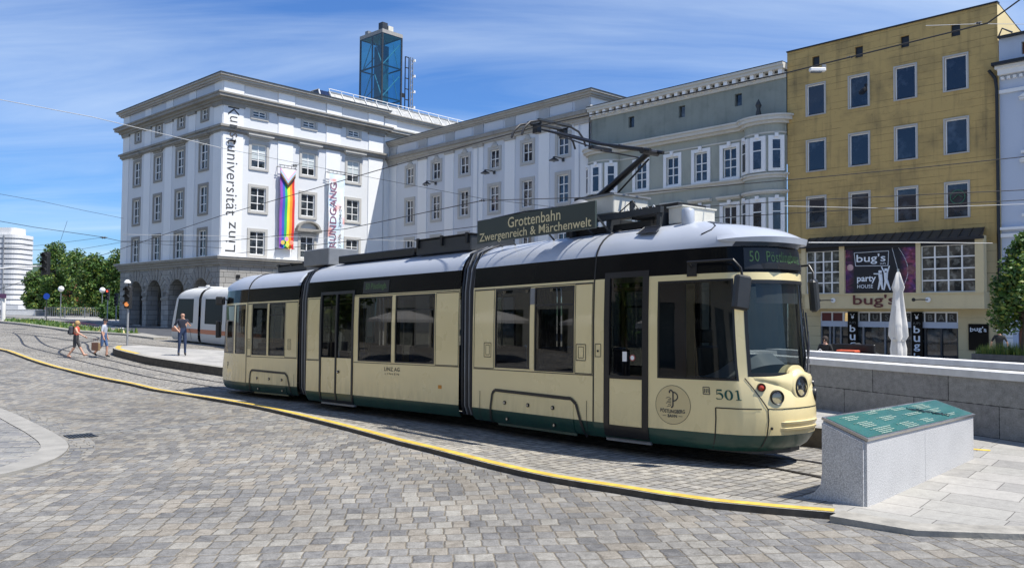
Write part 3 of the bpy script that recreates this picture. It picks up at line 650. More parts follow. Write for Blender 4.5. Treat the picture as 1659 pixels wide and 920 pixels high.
for k in range(9000):
    x, y = rnd.uniform(-60, -27), rnd.uniform(61, 98)
    if not inpoly(x, y, gi): continue
    h = rnd.uniform(.12, .42)*(1.15 if (-33 < x) else .8); a = rnd.uniform(0, pi); z = gz(x, y)+.12; wd = rnd.uniform(.04, .10)
    lx, ly = rnd.uniform(-.15, .15), rnd.uniform(-.15, .15)
    mt = flower if (x > -34 and rnd.random() < .12) else (leafm if rnd.random() < .7 else leafy)
    mb.add([(x-wd*cos(a), y-wd*sin(a), z), (x+wd*cos(a), y+wd*sin(a), z), (x+lx, y+ly, z+h)], [(0, 1, 2)], mt)
tag(mb.build('island_grass'), 'long grass and small flowers growing on the traffic island', 'grass', kind='stuff')

# hills
mb = MB(); hillm = plain('forest_hill', (.045, .085, .05), .95, var=.4, vs=.006)
rh = random.Random(5); prof = [(-3400, 20), (-3000, 150), (-2600, 235), (-2200, 260), (-1900, 240), (-1720, 262), (-1500, 225), (-1250, 205), (-1000, 160), (-500, 120), (500, 60)]
nx = 90
def hill(i, j):
    x = -3400+3900*i/(nx-1); top = interp(x, [p[0] for p in prof], [p[1] for p in prof])+6*sin(i*1.3)+4*sin(i*2.9)
    k = j/6; return (x*(1+.12*k), 3000+500*k, -5+top*(1-(1-k)**2)*.83)
mb.grid(nx, 7, hill, hillm); tag(mb.build('forest_hills'), kind='structure')

# ================================================================== buildings
def dirs(yaw, kind):
    a = radians(yaw)
    return {'d1': Vector((-sin(a), cos(a), 0)), 'd2': Vector((cos(a), sin(a), 0)), '-d1': Vector((sin(a), -cos(a), 0))}[kind]
# ---- university building with arcade (front facade = local y 0, side facade = local x 0)
UA = dirs(46.8, 'd2'); ruA = atan2(UA.y, UA.x)
B1 = thing('university_building', 'long white corner building with grey stone cornices and a dark stone arcade at its foot', 'building', (-26.54, 75, 0), ruA)
R90 = Matrix.Rotation(-pi/2, 4, 'Z')
fx = [3.67, 9.1, 14.5]; sx_ = [-3.5, -8.4, -13.4, -18.5]
frow = [(20.24, .6, 1.36), (15.45, 2.22, 1.55), (11.38, 2.2, 1.55), (7.25, 2.2, 1.55)]
srow = [(20.0, 1.0, 1.15), (15.3, 2.4, 1.5), (11.15, 2.5, 1.5), (7.05, 2.45, 1.5)]
def field(mb, a0, a1, pil, z0, z1, holes, m1, m2):
    """wall with raised pilaster strips (a list of (a,b))"""
    wall(mb, a0, a1, z0, z1, holes, m1)
    for p, q in pil: mb.box(p, q, -.07, .02, z0+.02, z1-.02, m2)
pf = [(0, 2.0), (5.65, 7.3), (11.1, 12.8), (16.4, 18.3)]; ps = [(-1.6, 0), (-6.7, -5.3), (-11.7, -10.2), (-16.7, -15.2), (-22.3, -20.7)]
mb = MB()
hl = [(x-w_/2, x+w_/2, z, z+h_) for x in fx for z, h_, w_ in frow]
field(mb, 0, 18.3, pf, 6.9, 23.2, hl, w_field, w_white)
wall(mb, 18.3, 32, 6.9, 23.2, [], w_field, y=.35); mb.box(18.7, 20.4, .28, .36, 7, 23, w_white); mb.add([(18.3, 0, 6.9), (18.3, .35, 6.9), (18.3, .35, 23.2), (18.3, 0, 23.2)], [(0, 1, 2, 3)], w_field)
mb.M = R90
hl = [(x-w_/2, x+w_/2, z, z+h_) for x in sx_ for z, h_, w_ in srow]
field(mb, -22.3, 0, ps, 6.9, 23.2, hl, w_field, w_white)
mb.M = Matrix()
mb.box(.45, 31.9, .6, 22.2, 22.5, 23.3, midgrey)
mb.add([(32, .35, 0), (32, 22.3, 0), (32, 22.3, 23.2), (32, .35, 23.2)], [(0, 1, 2, 3)], w_field)
mb.add([(0, 22.3, 0), (32, 22.3, 0), (32, 22.3, 23.2), (0, 22.3, 23.2)], [(3, 2, 1, 0)], w_field)
mb.build('wall', B1)
# attic panels
mb = MB()
for p, q in ((2.1, 5.5), (7.5, 11.0), (13, 16.2)): mb.box(p, q, -.03, .01, 21.95, 23.1, w_field)
for p, q in ((0, 2), (5.6, 7.4), (11.1, 12.9), (16.3, 18.3)): mb.box(p, q, -.1, .01, 21.9, 23.15, w_white)
mb.M = R90
for p, q in ((-5.2, -1.7), (-10.1, -6.8), (-15.1, -11.8), (-20.6, -16.8)): mb.box(p, q, -.03, .01, 21.95, 23.1, w_wing)
mb.build_each('attic_panel', B1)
mb = MB()
plates(mb, 0, 18.3, 0, 22.3, [(.3, 23.05, 23.2), (.45, 23.2, 23.42), (.62, 23.42, 23.58)], greyst); plates(mb, 0, 18.3, 0, 22.3, [(.68, 23.58, 23.66)], darkgrey)
plates(mb, 18.9, 32, .35, 22.3, [(.3, 23.0, 23.2), (.45, 23.2, 23.4), (.55, 23.4, 23.5)], greyst)
mb.build('roof_cornice', B1)
mb = MB(); st = [(.22, 21.0, 21.2), (.4, 21.2, 21.45), (.75, 21.45, 21.72), (.85, 21.72, 21.86)]
plates(mb, 0, 18.3, 0, 22.3, st, stonetrim); plates(mb, 19.2, 32, .35, 22.3, [(a, b, c) for a, b, c in st], greyst)
for p, q in pf: mb.box(p-.12, q+.12, -.2, .0, 20.78, 21.0, stonetrim)
mb.M = R90
for p, q in ps: mb.box(p-.1, q+.1, -.2, .0, 20.78, 21.0, stonetrim)
mb.build('main_cornice', B1)
mb = MB(); plates(mb, 0, 18.3, 0, 22.3, [(.14, 18.35, 18.5), (.28, 18.5, 18.78), (.42, 18.78, 18.98)], stonetrim); mb.build('upper_belt_course', B1)
mb = MB(); plates(mb, 0, 32, 0, 22.3, [(.2, 6.2, 6.45), (.32, 6.45, 6.7), (.5, 6.7, 6.9)], stonetrim); plates(mb, 0, 32, 0, 22.3, [(.56, 6.9, 6.96)], capstone); mb.build('arcade_belt_course', B1)
# arcade storey
archst = plaster('arch_stone', (.27, .26, .24), (.12, .115, .10), .5, .6)
mb = MB()
wall(mb, 0, 32, -1.5, 6.25, [(13.2, 15.8, -1.5, 4.2)], rustic, depth=.6)
mb.M = R90
ARC = [(-18.2, 1.75), (-13.72, 1.78), (-8.65, 1.75), (-3.65, 1.72)]
def arch_wall(mb, a0, a1, z0, z1, arcs, spring, mat, depth):
    cur = a0
    for c, r in sorted(arcs):
        mb.add([(cur, 0, z0), (c-r, 0, z0), (c-r, 0, z1), (cur, 0, z1)], [(0, 1, 2, 3)], mat)
        n = 16
        for k in range(n):
            p = (c-r*cos(pi*k/n), spring+r*sin(pi*k/n)); q = (c-r*cos(pi*(k+1)/n), spring+r*sin(pi*(k+1)/n))
            mb.add([(p[0], 0, p[1]), (q[0], 0, q[1]), (q[0], 0, z1), (p[0], 0, z1)], [(0, 1, 2, 3)], mat)
            mb.add([(p[0], 0, p[1]), (q[0], 0, q[1]), (q[0], depth, q[1]), (p[0], depth, p[1])], [(0, 3, 2, 1)], mat)
        for x in (c-r, c+r): mb.add([(x, 0, z0), (x, depth, z0), (x, depth, spring), (x, 0, spring)], [(0, 1, 2, 3) if x < c else (3, 2, 1, 0)], mat)
        cur = c+r
    mb.add([(cur, 0, z0), (a1, 0, z0), (a1, 0, z1), (cur, 0, z1)], [(0, 1, 2, 3)], mat)
arch_wall(mb, -22.3, 0, -1.5, 6.25, ARC, 3.28, rustic, 1.2)
mb.build('arcade', B1)
mb = MB(R90.copy())
cur = -22.3
for c, r in sorted(ARC)+[(1.8, 1.8)]:
    mb.box(cur-(.05 if cur > -22 else .0), min(0, c-r)+.05, -.08, .05, 3.0, 3.22, stonetrim); cur = c+r
for c, r in ARC:      # radiating voussoirs
    for k in range(11):
        t = pi*(k+.5)/11
        M = R90 @ Matrix.Translation((c+cos(t)*(r+.62), -.03, 3.28+sin(t)*(r+.62))) @ Matrix.Rotation(pi/2-t, 4, 'Y')
        s_ = mb.M; mb.M = M; mb.box(-.21, .21, -.02, .03, -.55, .55, archst, bev=.02); mb.M = s_
mb.build('arch_stones', B1)
mb = MB(); mb.add([(5.2, 0, -1), (5.2, 22.3, -1), (5.2, 22.3, 6.2), (5.2, 0, 6.2)], [(0, 1, 2, 3)], stonetrim); mb.add([(1.2, .6, 5.6), (1.2, 22, 5.6), (5.2, 22, 5.6), (5.2, .6, 5.6)], [(0, 1, 2, 3)], stonetrim); mb.build('arcade_back_wall', B1)
mb = MB(R90.copy()); mb.box(-13.9, -12.3, 3.0, 3.1, .3, 2.6, midgrey); mb.box(-9.2, -7.8, 4.0, 4.1, .2, 2.4, midgrey); mb.build('arcade_notice_boards', B1)
MB().box(1.6, 1.95, -.12, -.02, 5.0, 5.3, black).build('wall_plaque', B1)
o = MB().box(.1, 2.2, -.06, -.02, 3.45, 3.95, plain('street_sign_blue', (.02, .06, .35), .4, var=0)).build('street_sign', B1)
mb = MB(); text_on(mb, white, lambda x, y: (x, -.065, y), 'A. 42', h=.3, cx=1.1, cy=3.7); mb.build('lettering', o)
first = {}
for z, h_, w_ in frow:
    for i, x in enumerate(fx):
        lun = (i == 1 and z == 7.25); key = (z, lun)
        if key not in first:
            wobj = make_window(B1, w_, h_, [.5] if h_ < 1 else [.33, .66], orn=(h_ < 1), hood=(z == 15.45), lune=lun, blind=.62 if z in (15.45,) else 0)
            wobj.location = (x, 0, z); upd(wobj); first[key] = wobj
            if h_ < 1: pass
        else: place(first[key], B1, (x, 0, z))
wd = {}
for z, h_, w_ in srow:
    for x in sx_:
        if z not in wd:
            wobj = make_window(B1, w_, h_, [.5] if h_ < 1.2 else [.33, .66], orn=(h_ < 1.2), hood=(z == 15.3), sm=stonetrim)
            wobj.location = (0, -x, z); wobj.rotation_euler = (0, 0, -pi/2); upd(wobj); wd[z] = wobj
        else: place(wd[z], B1, (0, -x, z), -pi/2)
# lettering painted down the corner
mb = MB()
def outd(z): return -.078 if not (17.6 < z < 19.9) else -.47
def rot_cw(cx, cz): return lambda x, y: (cx+y, outd(cz-x), cz-x)
text_on(mb, textbk, rot_cw(.98, 15.72), 'Kunstuniversität', w=10.05, h=1.12, spacing=1.05)
mb.build('corner_lettering', B1); mb = MB()
text_on(mb, textbk, lambda x, y: (.92-y, -.078, 8.75+x), 'Linz', w=2.75, h=1.0, spacing=1.1)
mb.build('corner_lettering', B1)
# metal and glass roof light
mb = MB(); metal = plain('standing_seam_roof', (.42, .42, .40), .4, .5, var=.12)
mb.add([(13.6, 2.0, 23.5), (34, 2.0, 23.5), (34, 3.4, 25.35), (13.6, 3.4, 25.35)], [(0, 1, 2, 3)], metal)
mb.add([(13.6, 3.4, 25.35), (34, 3.4, 25.35), (34, 9, 25.6), (13.6, 9, 25.6)], [(0, 1, 2, 3)], metal); mb.add([(34, 2, 23.5), (34, 9, 23.5), (34, 9, 25.6), (34, 3.4, 25.35)], [(0, 1, 2, 3)], metal)
mb.box(13.6, 34, 3.3, 3.5, 25.3, 25.45, metal)
o = mb.build('roof_light', B1)
mb = MB()
for i in range(14):
    x = 13.7+i*1.55; mb.tube([(x, 1.95, 23.55), (x, 3.36, 25.42)], .06, winwhite, 4); mb.box(x-.03, x+.03, 3.35, 3.4, 25.4, 25.75, winwhite)
mb.box(13.6, 34, 3.35, 3.4, 25.68, 25.74, winwhite); mb.build('ribs', o)
mb = MB(); gp = glassmat('roof_light_glass', (.1, .12, .2), 1, .03)
dk = panemat('roof_light_dark', (.01, .015, .04), (.03, .04, .08))
mb.add([(12.0, 2.0, 23.5), (13.6, 2.0, 23.5), (13.6, 3.4, 25.35), (12.4, 3.4, 25.35)], [(0, 1, 2, 3)], dk); mb.add([(12.0, 2.0, 23.5), (12.4, 3.4, 25.35), (12.4, 7.6, 25.35), (11.6, 9, 23.5)], [(0, 1, 2, 3)], dk)
mb.build('glass_end', o)
mb = MB(); mb.tube([(12.4, 3.4, 25.38), (12.0, 2, 23.5)], .07, winwhite, 4); mb.tube([(12.4, 3.4, 25.38), (12.4, 8, 25.38)], .08, midgrey, 4); mb.tube([(11.4, 3.0, 23.5), (11.4, 3.0, 25.0)], .05, midgrey, 4); mb.tube([(12.4, 3.4, 25.42), (8.8, 6, 23.6)], .07, midgrey, 4); mb.build('edge_frame', o)

def banner(name, label, x0, x1, z0, z1, build):
    t = thing(name, label, 'banner', B1.matrix_world @ Vector(((x0+x1)/2, -.5, z0)), ruA)
    build(t, x1-x0, z1-z0); 
    mb = MB(); w_ = x1-x0; h_ = z1-z0
    for z in (h_+.05, h_+.3): mb.tube([(-w_/2-.2, 0, z), (w_/2+.2, 0, z)], .03, darkgrey, 6)
    for k in range(5): x = -w_/2+w_*k/4; mb.tube([(x, 0, h_+.05), (x, 0, h_+.3)], .02, darkgrey, 5)
    for x in (-w_/2-.1, w_/2+.1): mb.tube([(x, 0, h_+.15), (x, .5, h_+.15)], .03, darkgrey, 5); mb.tube([(x, 0, 0), (x, .5, 0)], .03, darkgrey, 5)
    mb.build('bracket_frame', t); return t
def rainbow(t, w_, h_):
    cols = [(.26, .06, .42), (.04, .10, .50), (.02, .42, .14), (.85, .75, .03), (.85, .30, .02), (.65, .03, .03)]
    n = 24
    def wob(x, z): return .05*sin(z*1.1+x)+.03*sin(z*2.3)
    mb = MB()
    for i, c in enumerate(cols):
        mt = plain('flag_stripe_%d' % i, c, .7, var=.06)
        a, b = -w_/2+w_*i/6, -w_/2+w_*(i+1)/6
        mb.grid(3, n, lambda p, q: (a+(b-a)*p/2, wob(a+(b-a)*p/2, h_*q/(n-1)), h_*q/(n-1)), mt)
    mb.build('cloth', t)
    mb = MB(); cols2 = [((.9, .9, .9), .55), ((.85, .45, .60), .75), ((.40, .65, .90), .95), ((.28, .15, .07), 1.15), ((.02, .02, .02), 1.35)]
    prev = .0
    for k, (c, d) in enumerate(cols2):
        mt = plain('flag_chevron_%d' % k, c, .7, var=.03); y = -.09
        for s_ in (-1, 1): mb.add([(s_*w_/2, y, h_-max(0, prev-.55)), (s_*w_/2, y, h_-max(0, d-.55)), (0, y, h_-d-.45), (0, y, h_-prev-(.45 if prev else 0))], [(0, 1, 2, 3) if s_ < 0 else (3, 2, 1, 0)], mt)
        prev = d
    mb.build('chevron', t)
    mb = MB()
    for k, (x, z, c) in enumerate(((-.5, .55, (.7, .5, .1)), (.0, .35, (.7, .7, .1)), (.45, .6, (.8, .3, .2)), (-.1, .9, (.7, .3, .5)))):
        mb.lathe([(.05, -.1), (.22, -.095), (.22, -.09)], (x, -.06, z), plain('flag_emblem_%d' % k, c, .7, var=.1), 9, 'y')
    mb.build('foot_emblems', t)
banner('rainbow_banner', 'tall rainbow striped banner with a pale chevron at its top, hung on the white facade', 5.7, 7.3, 8.0, 15.7, rainbow)
def rund(t, w_, h_):
    mt, nt, b = newmat('festival_banner'); o_ = objco(nt)
    c = mixc(nt, rampf(nt, noise(nt, o_, .55, 2), .42, .6), (.62, .76, .86), (.88, .90, .92)); c = mixc(nt, rampf(nt, noise(nt, o_, .8, 1, .5, .6), .57, .66), c, (.80, .42, .38))
    nt.links.new(c, b.inputs['Base Color']); setin(b, 'Roughness', .7)
    mb = MB(); n = 24
    mb.grid(4, n, lambda p, q: (-w_/2+w_*p/3, .05*sin(q*.5), h_*q/(n-1)), mt); mb.build('cloth', t)
    rt = plain('banner_red_blue_text', (.22, .10, .16), .7, var=.5, vs=.9)
    mb = MB(); text_on(mb, rt, lambda x, y: (-.42-y, -.07, h_*.47+x), 'RUNDGANG', w=6.6, h=.8, bold=.01); mb.build('headline', t)
    mb = MB(); text_on(mb, textbk, lambda x, y: (.42-y, -.07, h_*.33+x), '27/06 – 29/06/24', w=4.2, h=.3); mb.build('dates', t)
banner('festival_banner', 'tall pale pink and blue banner with vertical RUNDGANG lettering on the white facade', 11.2, 13.1, 8.0, 15.9, rund)

# ---- wing
UW = dirs(42.3, '-d1'); rW = atan2(UW.y, UW.x)
B2 = thing('university_wing', 'pale blue-white wing with pilaster strips and six columns of grey framed windows', 'building', (-13.266, 89.139, 0), rW)
wx = [3.68, 8.24, 12.73, 17.18, 21.63, 26.05]; wrow = [(15.42, 1.72, 1.28), (11.38, 2.36, 1.28), (7.2, 2.36, 1.28)]
pil = [(-.3, 1.2), (5.15, 6.65), (9.7, 11.1), (14.15, 15.55), (18.65, 20.0), (23.1, 24.4), (27.45, 29.17)]
mb = MB(); hl = [(x-w_/2, x+w_/2, z, z+h_) for x in wx for z, h_, w_ in wrow]
field(mb, -1, 29.17, pil, 4.5, 20.0, hl, w_wing, w_white)
wall(mb, -1, 29.17, -1.2, 4.5, [(x-1.2, x+1.2, -1.2, 3.4) for x in wx], w_wing)
mb.add([(29.17, 0, -1), (29.17, 12, -1), (29.17, 12, 20), (29.17, 0, 20)], [(0, 1, 2, 3)], w_white); mb.box(-1, 29.1, .4, 12, 19, 19.9, midgrey)
mb.build('wall', B2)
mb = MB()
for p, q in zip([p[1] for p in pil[:-1]], [p[0] for p in pil[1:]]): mb.box(p+.3, q-.3, -.05, .01, 18.95, 19.8, w_wing)
for p, q in pil: mb.box(p, q, -.07, .0, 18.8, 19.95, w_white)
mb.build_each('attic_panel', B2)
mb = MB(); plates(mb, -.5, 29.17, 0, 12, [(.2, 19.85, 20.0), (.35, 20.0, 20.2), (.5, 20.2, 20.34)], greyst); plates(mb, -.5, 29.17, 0, 12, [(.55, 20.34, 20.4)], darkgrey); mb.build('roof_cornice', B2)
mb = MB(); mb.box(-.5, 29.17, -.25, .0, 17.95, 18.15, greyst); mb.box(-.5, 29.17, -.4, .0, 18.15, 18.4, greyst); mb.box(-.5, 29.17, -.6, 0, 18.4, 18.72, stonetrim)
for p, q in pil: mb.box(p-.05, q+.05, -.18, 0, 17.68, 17.95, greyst)
mb.build('main_cornice', B2)
wd = {}
for z, h_, w_ in wrow:
    for x in wx:
        if z not in wd:
            wobj = make_window(B2, w_, h_, [.5] if h_ < 2 else [.33, .66], orn=(h_ < 2), pm=pane_b, surround=.3); wobj.location = (x, 0, z); upd(wobj); wd[z] = wobj
        else: place(wd[z], B2, (x, 0, z))
# wall lamps on the wing
def wall_lamp(label, x, z):
    t = thing('wall_lamp', label, 'lamp', B2.matrix_world @ Vector((x, -.02, z)), rW, 'lamps on the pale blue-white wing')
    MB().box(-.12, .12, -.1, .0, -.15, .15, darkgrey).tube([(0, -.05, 0), (0, -.3, .12), (-.0, -1.1, .12)], .04, darkgrey, 6).build('arm', t)
    MB().lathe([(.08, .12), (.12, .0), (.42, -.18), (.45, -.22), (.1, -.2)], (0, -1.15, 0), black, 14).lathe([(.1, -.2), (.3, -.21), (.05, -.34)], (0, -1.15, 0), midgrey, 12).build('shade', t)
for lb, x in (('black bracket lamp on the pale blue wing, nearest the white corner building', 8.2), ('black bracket lamp on the pale blue wing, middle of its three', 17.2), ('black bracket lamp on the pale blue wing, nearest the grey-green house', 26.1)):
    wall_lamp(lb, x, 15.0)
MB_dp = MB(); MB_dp.tube([(28.0, -.12, 0), (28.0, -.12, 18)], .06, w_wing, 6); MB_dp.tube([(14.85, -.12, 0), (14.85, -.12, 18)], .05, w_wing, 6); MB_dp.build_each('downpipe', B2)

# ---- glass lift tower
tx, ty = -16.1, 100.0
T1 = thing('glass_lift_tower', 'tall blue glazed lift tower with white diagonal braces rising behind the white building', 'tower', (tx, ty, 0), ruA)
# front-right face along local x, left face along local y
TW, TD, TZ = 3.0, 4.4, 36.2
mb = MB()
for x in (0, TW):
    for y in (0, TD): mb.box(x-.09, x+.09, y-.09, y+.09, 18, TZ, darkgrey)
mb.box(-.06, .06, TD*.45-.07, TD*.45+.07, 18, TZ, black)
lv = [TZ-3.95*k for k in range(5)]
for z in lv:
    mb.box(0, TW, -.06, .06, z-.07, z+.07, darkgrey); mb.box(-.06, .06, 0, TD, z-.09, z+.09, darkgrey); mb.box(0, TW, TD-.06, TD+.06, z-.07, z+.07, darkgrey); mb.box(TW-.06, TW+.06, 0, TD, z-.07, z+.07, darkgrey)
mb.build('frame', T1)
mb = MB(); brc = plain('tower_brace', (.35, .45, .5), .5, .2, var=.05)
for i in range(4):
    a, b = lv[i+1], lv[i]
    mb.tube([(.2, .15, a+.1), (TW-.2, .15, b-.9)], .07, brc, 5); mb.tube([(TW-.3, .3, a+.1), (TW-1.1, .3, b-.9)], .05, brc, 5)
    mb.tube([(.25, .3, a+.1), (.25, TD*.4, b-.9)], .07, brc, 5); mb.tube([(.25, TD*.5, b-.2), (.25, TD-.3, a+.3)], .06, brc, 5)
    mb.tube([(.2, TD-.2, a+.1), (TW-.2, TD-.2, b-.9)], .06, brc, 5)
    for x in (1.1, 1.5, 1.9): mb.box(x-.05, x+.05, 2.0, 2.1, a, b, brc)
mb.build('braces', T1)
MB().box(1.0, 2.1, 1.4, 2.9, 18, TZ-1, plain('lift_shaft', (.10, .2, .24), .5, .3, var=.2)).build('lift_shaft', T1)
tg = glassmat('tower_glass', (.30, .62, .72), .8, .03, .05, 1.5)
MB().add([(.02, -.08, 18), (TW-.02, -.08, 18), (TW-.02, -.08, TZ), (.02, -.08, TZ)], [(0, 1, 2, 3)], tg).add([(-.08, .02, 18), (-.08, TD-.02, 18), (-.08, TD-.02, TZ), (-.08, .02, TZ)], [(3, 2, 1, 0)], tg).add([(TW+.08, .02, 18), (TW+.08, TD-.02, 18), (TW+.08, TD-.02, TZ), (TW+.08, .02, TZ)], [(0, 1, 2, 3)], tg).add([(.02, TD+.08, 18), (TW-.02, TD+.08, 18), (TW-.02, TD+.08, TZ), (.02, TD+.08, TZ)], [(3, 2, 1, 0)], tg).build('glazing', T1)
MB().box(-.1, TW+.1, -.1, TD+.1, TZ, TZ+.45, plain('tower_cap', (.30, .29, .27), .7)).box(.3, 1.1, .4, 1.2, TZ+.45, TZ+1.5, darkgrey).box(1.15, 1.9, .3, 1.1, TZ+.45, TZ+1.2, beige).box(.2, .7, 3.2, 3.8, TZ+.45, TZ+1.0, midgrey).build('cap', T1)
mb = MB()
for x in (TW+.75, TW+1.35): mb.box(x-.05, x+.05, .1, .2, 18, TZ-2.1, black)
for k in range(12): z = TZ-2.1-k*1.35; mb.box(TW+.75, TW+1.35, .1, .2, z-.05, z+.05, black)
mb.box(TW, TW+.8, .1, .25, TZ-7.3, TZ-6.8, black); mb.build('ladder', T1)
mb = MB(); mb.box(TW+1.5, TW+1.58, 0, .1, 18, TZ-2, midgrey); mb.box(TW+1.85, TW+1.93, 0, .1, 18, TZ-2, midgrey)
for k in range(18): z = TZ-2.2-k*.9; mb.tube([(TW+1.54, .05, z), (TW+1.89, .05, z-.45)], .03, midgrey, 4); mb.tube([(TW+1.89, .05, z-.45), (TW+1.54, .05, z-.9)], .03, midgrey, 4)
for k in range(8): z = TZ-2.4-k*2; mb.lathe([(.15, 0), (.15, .3)], (TW+2.3, .2, z), white, 8); mb.box(TW+1.9, TW+2.4, .15, .25, z, z+.06, white)
mb.build('antenna_mast', T1)

# ---- grey-green town house
UG = dirs(43.2, '-d1'); rG = atan2(UG.y, UG.x)
B3 = thing('grey_green_house', 'weathered grey-green town house with white framed windows and rounded bays', 'building', (6.414, 67.511, 0), rG)
mb = MB(); gx = [5.15, 8.1, 10.6, 13.0]
gl_ = [(x-.55, x+.55, 11.6, 13.72) for x in gx] + [(x-.55, x+.55, 7.55, 9.6) for x in gx] + [(x-.28, x+.28, 16.58, 17.45) for x in (4.17, 8.93, 13.68)]
wall(mb, 0, 17.33, -1.5, 15.0, [h for h in gl_ if h[3] < 15], green_w); mb.build('wall', B3)
mb = MB(); wall(mb, 0, 17.33, 15.0, 18.3, [h for h in gl_ if h[2] > 15], green_d, depth=.25)
mb.box(.0, 17.33, .3, 10, 14, 18.2, darkgrey)
mb.build('attic_wall', B3)
MB().box(3.9, 4.44, .2, .25, 16.6, 17.43, pane).box(8.66, 9.2, .2, .25, 16.6, 17.43, pane).box(13.41, 13.95, .2, .25, 16.6, 17.43, pane).build_each('attic_window', B3)
mb = MB(); mb.box(0, 17.33, -.12, 0, 17.85, 18.25, cream_trim); mb.box(0, 17.4, -.55, 10, 18.4, 18.62, cream_trim); mb.box(0, 17.4, -.65, 10, 18.62, 18.78, cream_trim); mb.box(0, 17.4, -.68, 10, 18.785, 18.83, black)
for k in range(25): x = .3+k*.7; mb.box(x-.14, x+.14, -.45, -.1, 18.05, 18.4, white)
mb.build('roof_cornice', B3)
BAY = [(1.45, 1.55), (15.75, 1.5)]
def halfring(mb, c, r, z0, z1, m, n=14, y0=0, sq=.62):
    pts = [(c+r*cos(pi+pi*k/n), y0+r*sq*sin(pi+pi*k/n)) for k in range(n+1)]
    mb.prism(pts, z0, z1, m)
mb = MB()
for a, b, z0, z1, o_ in ((0, 17.33, 14.75, 14.95, .25), (0, 17.33, 14.95, 15.2, .5), (0, 17.33, 15.2, 15.32, .6)):
    mb.box(a, b, -o_, 0, z0, z1, cream_trim)
    for c, r in BAY: halfring(mb, c, r+o_, z0+.001, z1+.001, cream_trim)
for z0, z1, o_ in ((11.1, 11.3, .12), (11.3, 11.42, .28), (14.1, 14.2, .06)):
    mb.box(0, 17.33, -o_, 0, z0, z1, cream_trim)
    for c, r in BAY: halfring(mb, c, r+o_, z0+.001, z1+.001, cream_trim)
for z0, z1, o_ in ((10.05, 10.15, .12), (10.15, 10.28, .25)):
    for c, r in BAY: halfring(mb, c, r+o_, z0, z1, cream_trim)
    for x in gx: mb.box(x-.95, x+.95, -o_-.1, 0, z0, z1, cream_trim)
mb.build('cornice', B3)
for c, r in BAY:
    mb = MB(); halfring(mb, c, r, -1, 14.8, green_w, 20); o = mb.build('bay', B3)
    for k, th in enumerate((-50, 0, 50)):
        for zz, hh in ((11.65, 2.05), (7.55, 2.0)):
            t_ = radians(th); px = c+(r*1.0)*sin(t_); py = -(r*.62)*cos(t_)
            nrm = atan2(-cos(t_)/.62, sin(t_)); 
            M = Matrix.Translation((px, py, zz)) @ Matrix.Rotation(nrm+pi/2, 4, 'Z')
            m1 = MB(M); w_ = .62 if th else .72
            m1.box(-w_/2-.2, w_/2+.2, -.10, .15, -.12, hh+.22, white); m1.box(-w_/2, w_/2, -.12, -.101, 0, hh, winwhite)
            oo = m1.build('window', o, None)
            m2 = MB(M); m2.box(-w_/2+.07, w_/2-.07, -.135, -.121, .08, hh*.62, pane_b); m2.box(-w_/2+.07, w_/2-.07, -.135, -.121, hh*.66, hh-.08, pane_b); m2.box(-.12, .12, -.25, -.1, hh+.1, hh+.35, white); m2.build('pane', o)
wd = {}
for z, h_ in ((11.6, 2.12), (7.55, 2.05)):
    for x in gx:
        if z not in wd:
            wobj = make_window(B3, 1.1, h_, [.62, .35], surround=.26, sm=white, pm=pane_b)
            wobj.location = (x, 0, z); upd(wobj); wd[z] = wobj
            MB().box(-.13, .13, -.2, -.071, h_+.1, h_+.42, white).build('keystone', wobj)
        else: place(wd[z], B3, (x, 0, z))
MB().tube([(-.08, -.12, 0), (-.08, -.12, 18)], .07, black, 6).build('downpipe', B3)
mb = MB(); mb.lathe([(.12, 0), (.2, .25), (.12, .6), (.22, .85), (.1, 1.1), (.0, 1.3)], (15.6, -.6, 15.32), darkgrey, 8); mb.build('roof_finial', B3)

# ---- ochre house with the club
UY = dirs(43.66, '-d1'); rY = atan2(UY.y, UY.x)
B4 = thing('ochre_house', 'stained ochre tiled house with twelve square windows above a cream club front', 'building', (18.3, 54.855, 0), rY)
yx = [2.02, 4.84, 7.66, 10.47]; yrow = [14.95, 11.28, 7.58]
mb = MB(); hl = [(x-.6, x+.6, z+.06, z+2.02) for x in yx for z in yrow] + [(x-.25, x+.25, 18.12, 18.82) for x in (2.03, 4.86, 7.65, 10.49)]
wall(mb, .03, 12.66, 6.0, 19.5, hl, yellow_w, depth=.16)
mb.add([(12.66, 0, 0), (12.66, 10, 0), (12.66, 10, 18.3), (12.66, 3.6, 19.0), (12.66, 0, 19.5)], [(0, 1, 2, 3, 4)], yel_lit)
mb.add([(.03, 0, -1), (.03, 12, -1), (.03, 12, 19.5), (.03, 0, 19.5)], [(3, 2, 1, 0)], yellow_w)
mb.build('wall', B4)
mb = MB(); 
for x in (2.03, 4.86, 7.65, 10.49): mb.box(x-.25, x+.25, .14, .2, 18.12, 18.82, black)
mb.build_each('attic_vent', B4)
mb = MB(); mb.box(.0, 12.7, -.08, .3, 19.5, 19.58, black); mb.add([(.03, .1, 19.52), (12.68, .1, 19.52), (12.68, 12, 18.0), (.03, 12, 19)], [(0, 1, 2, 3)], darkgrey); mb.build('roof', B4)
wobj = None
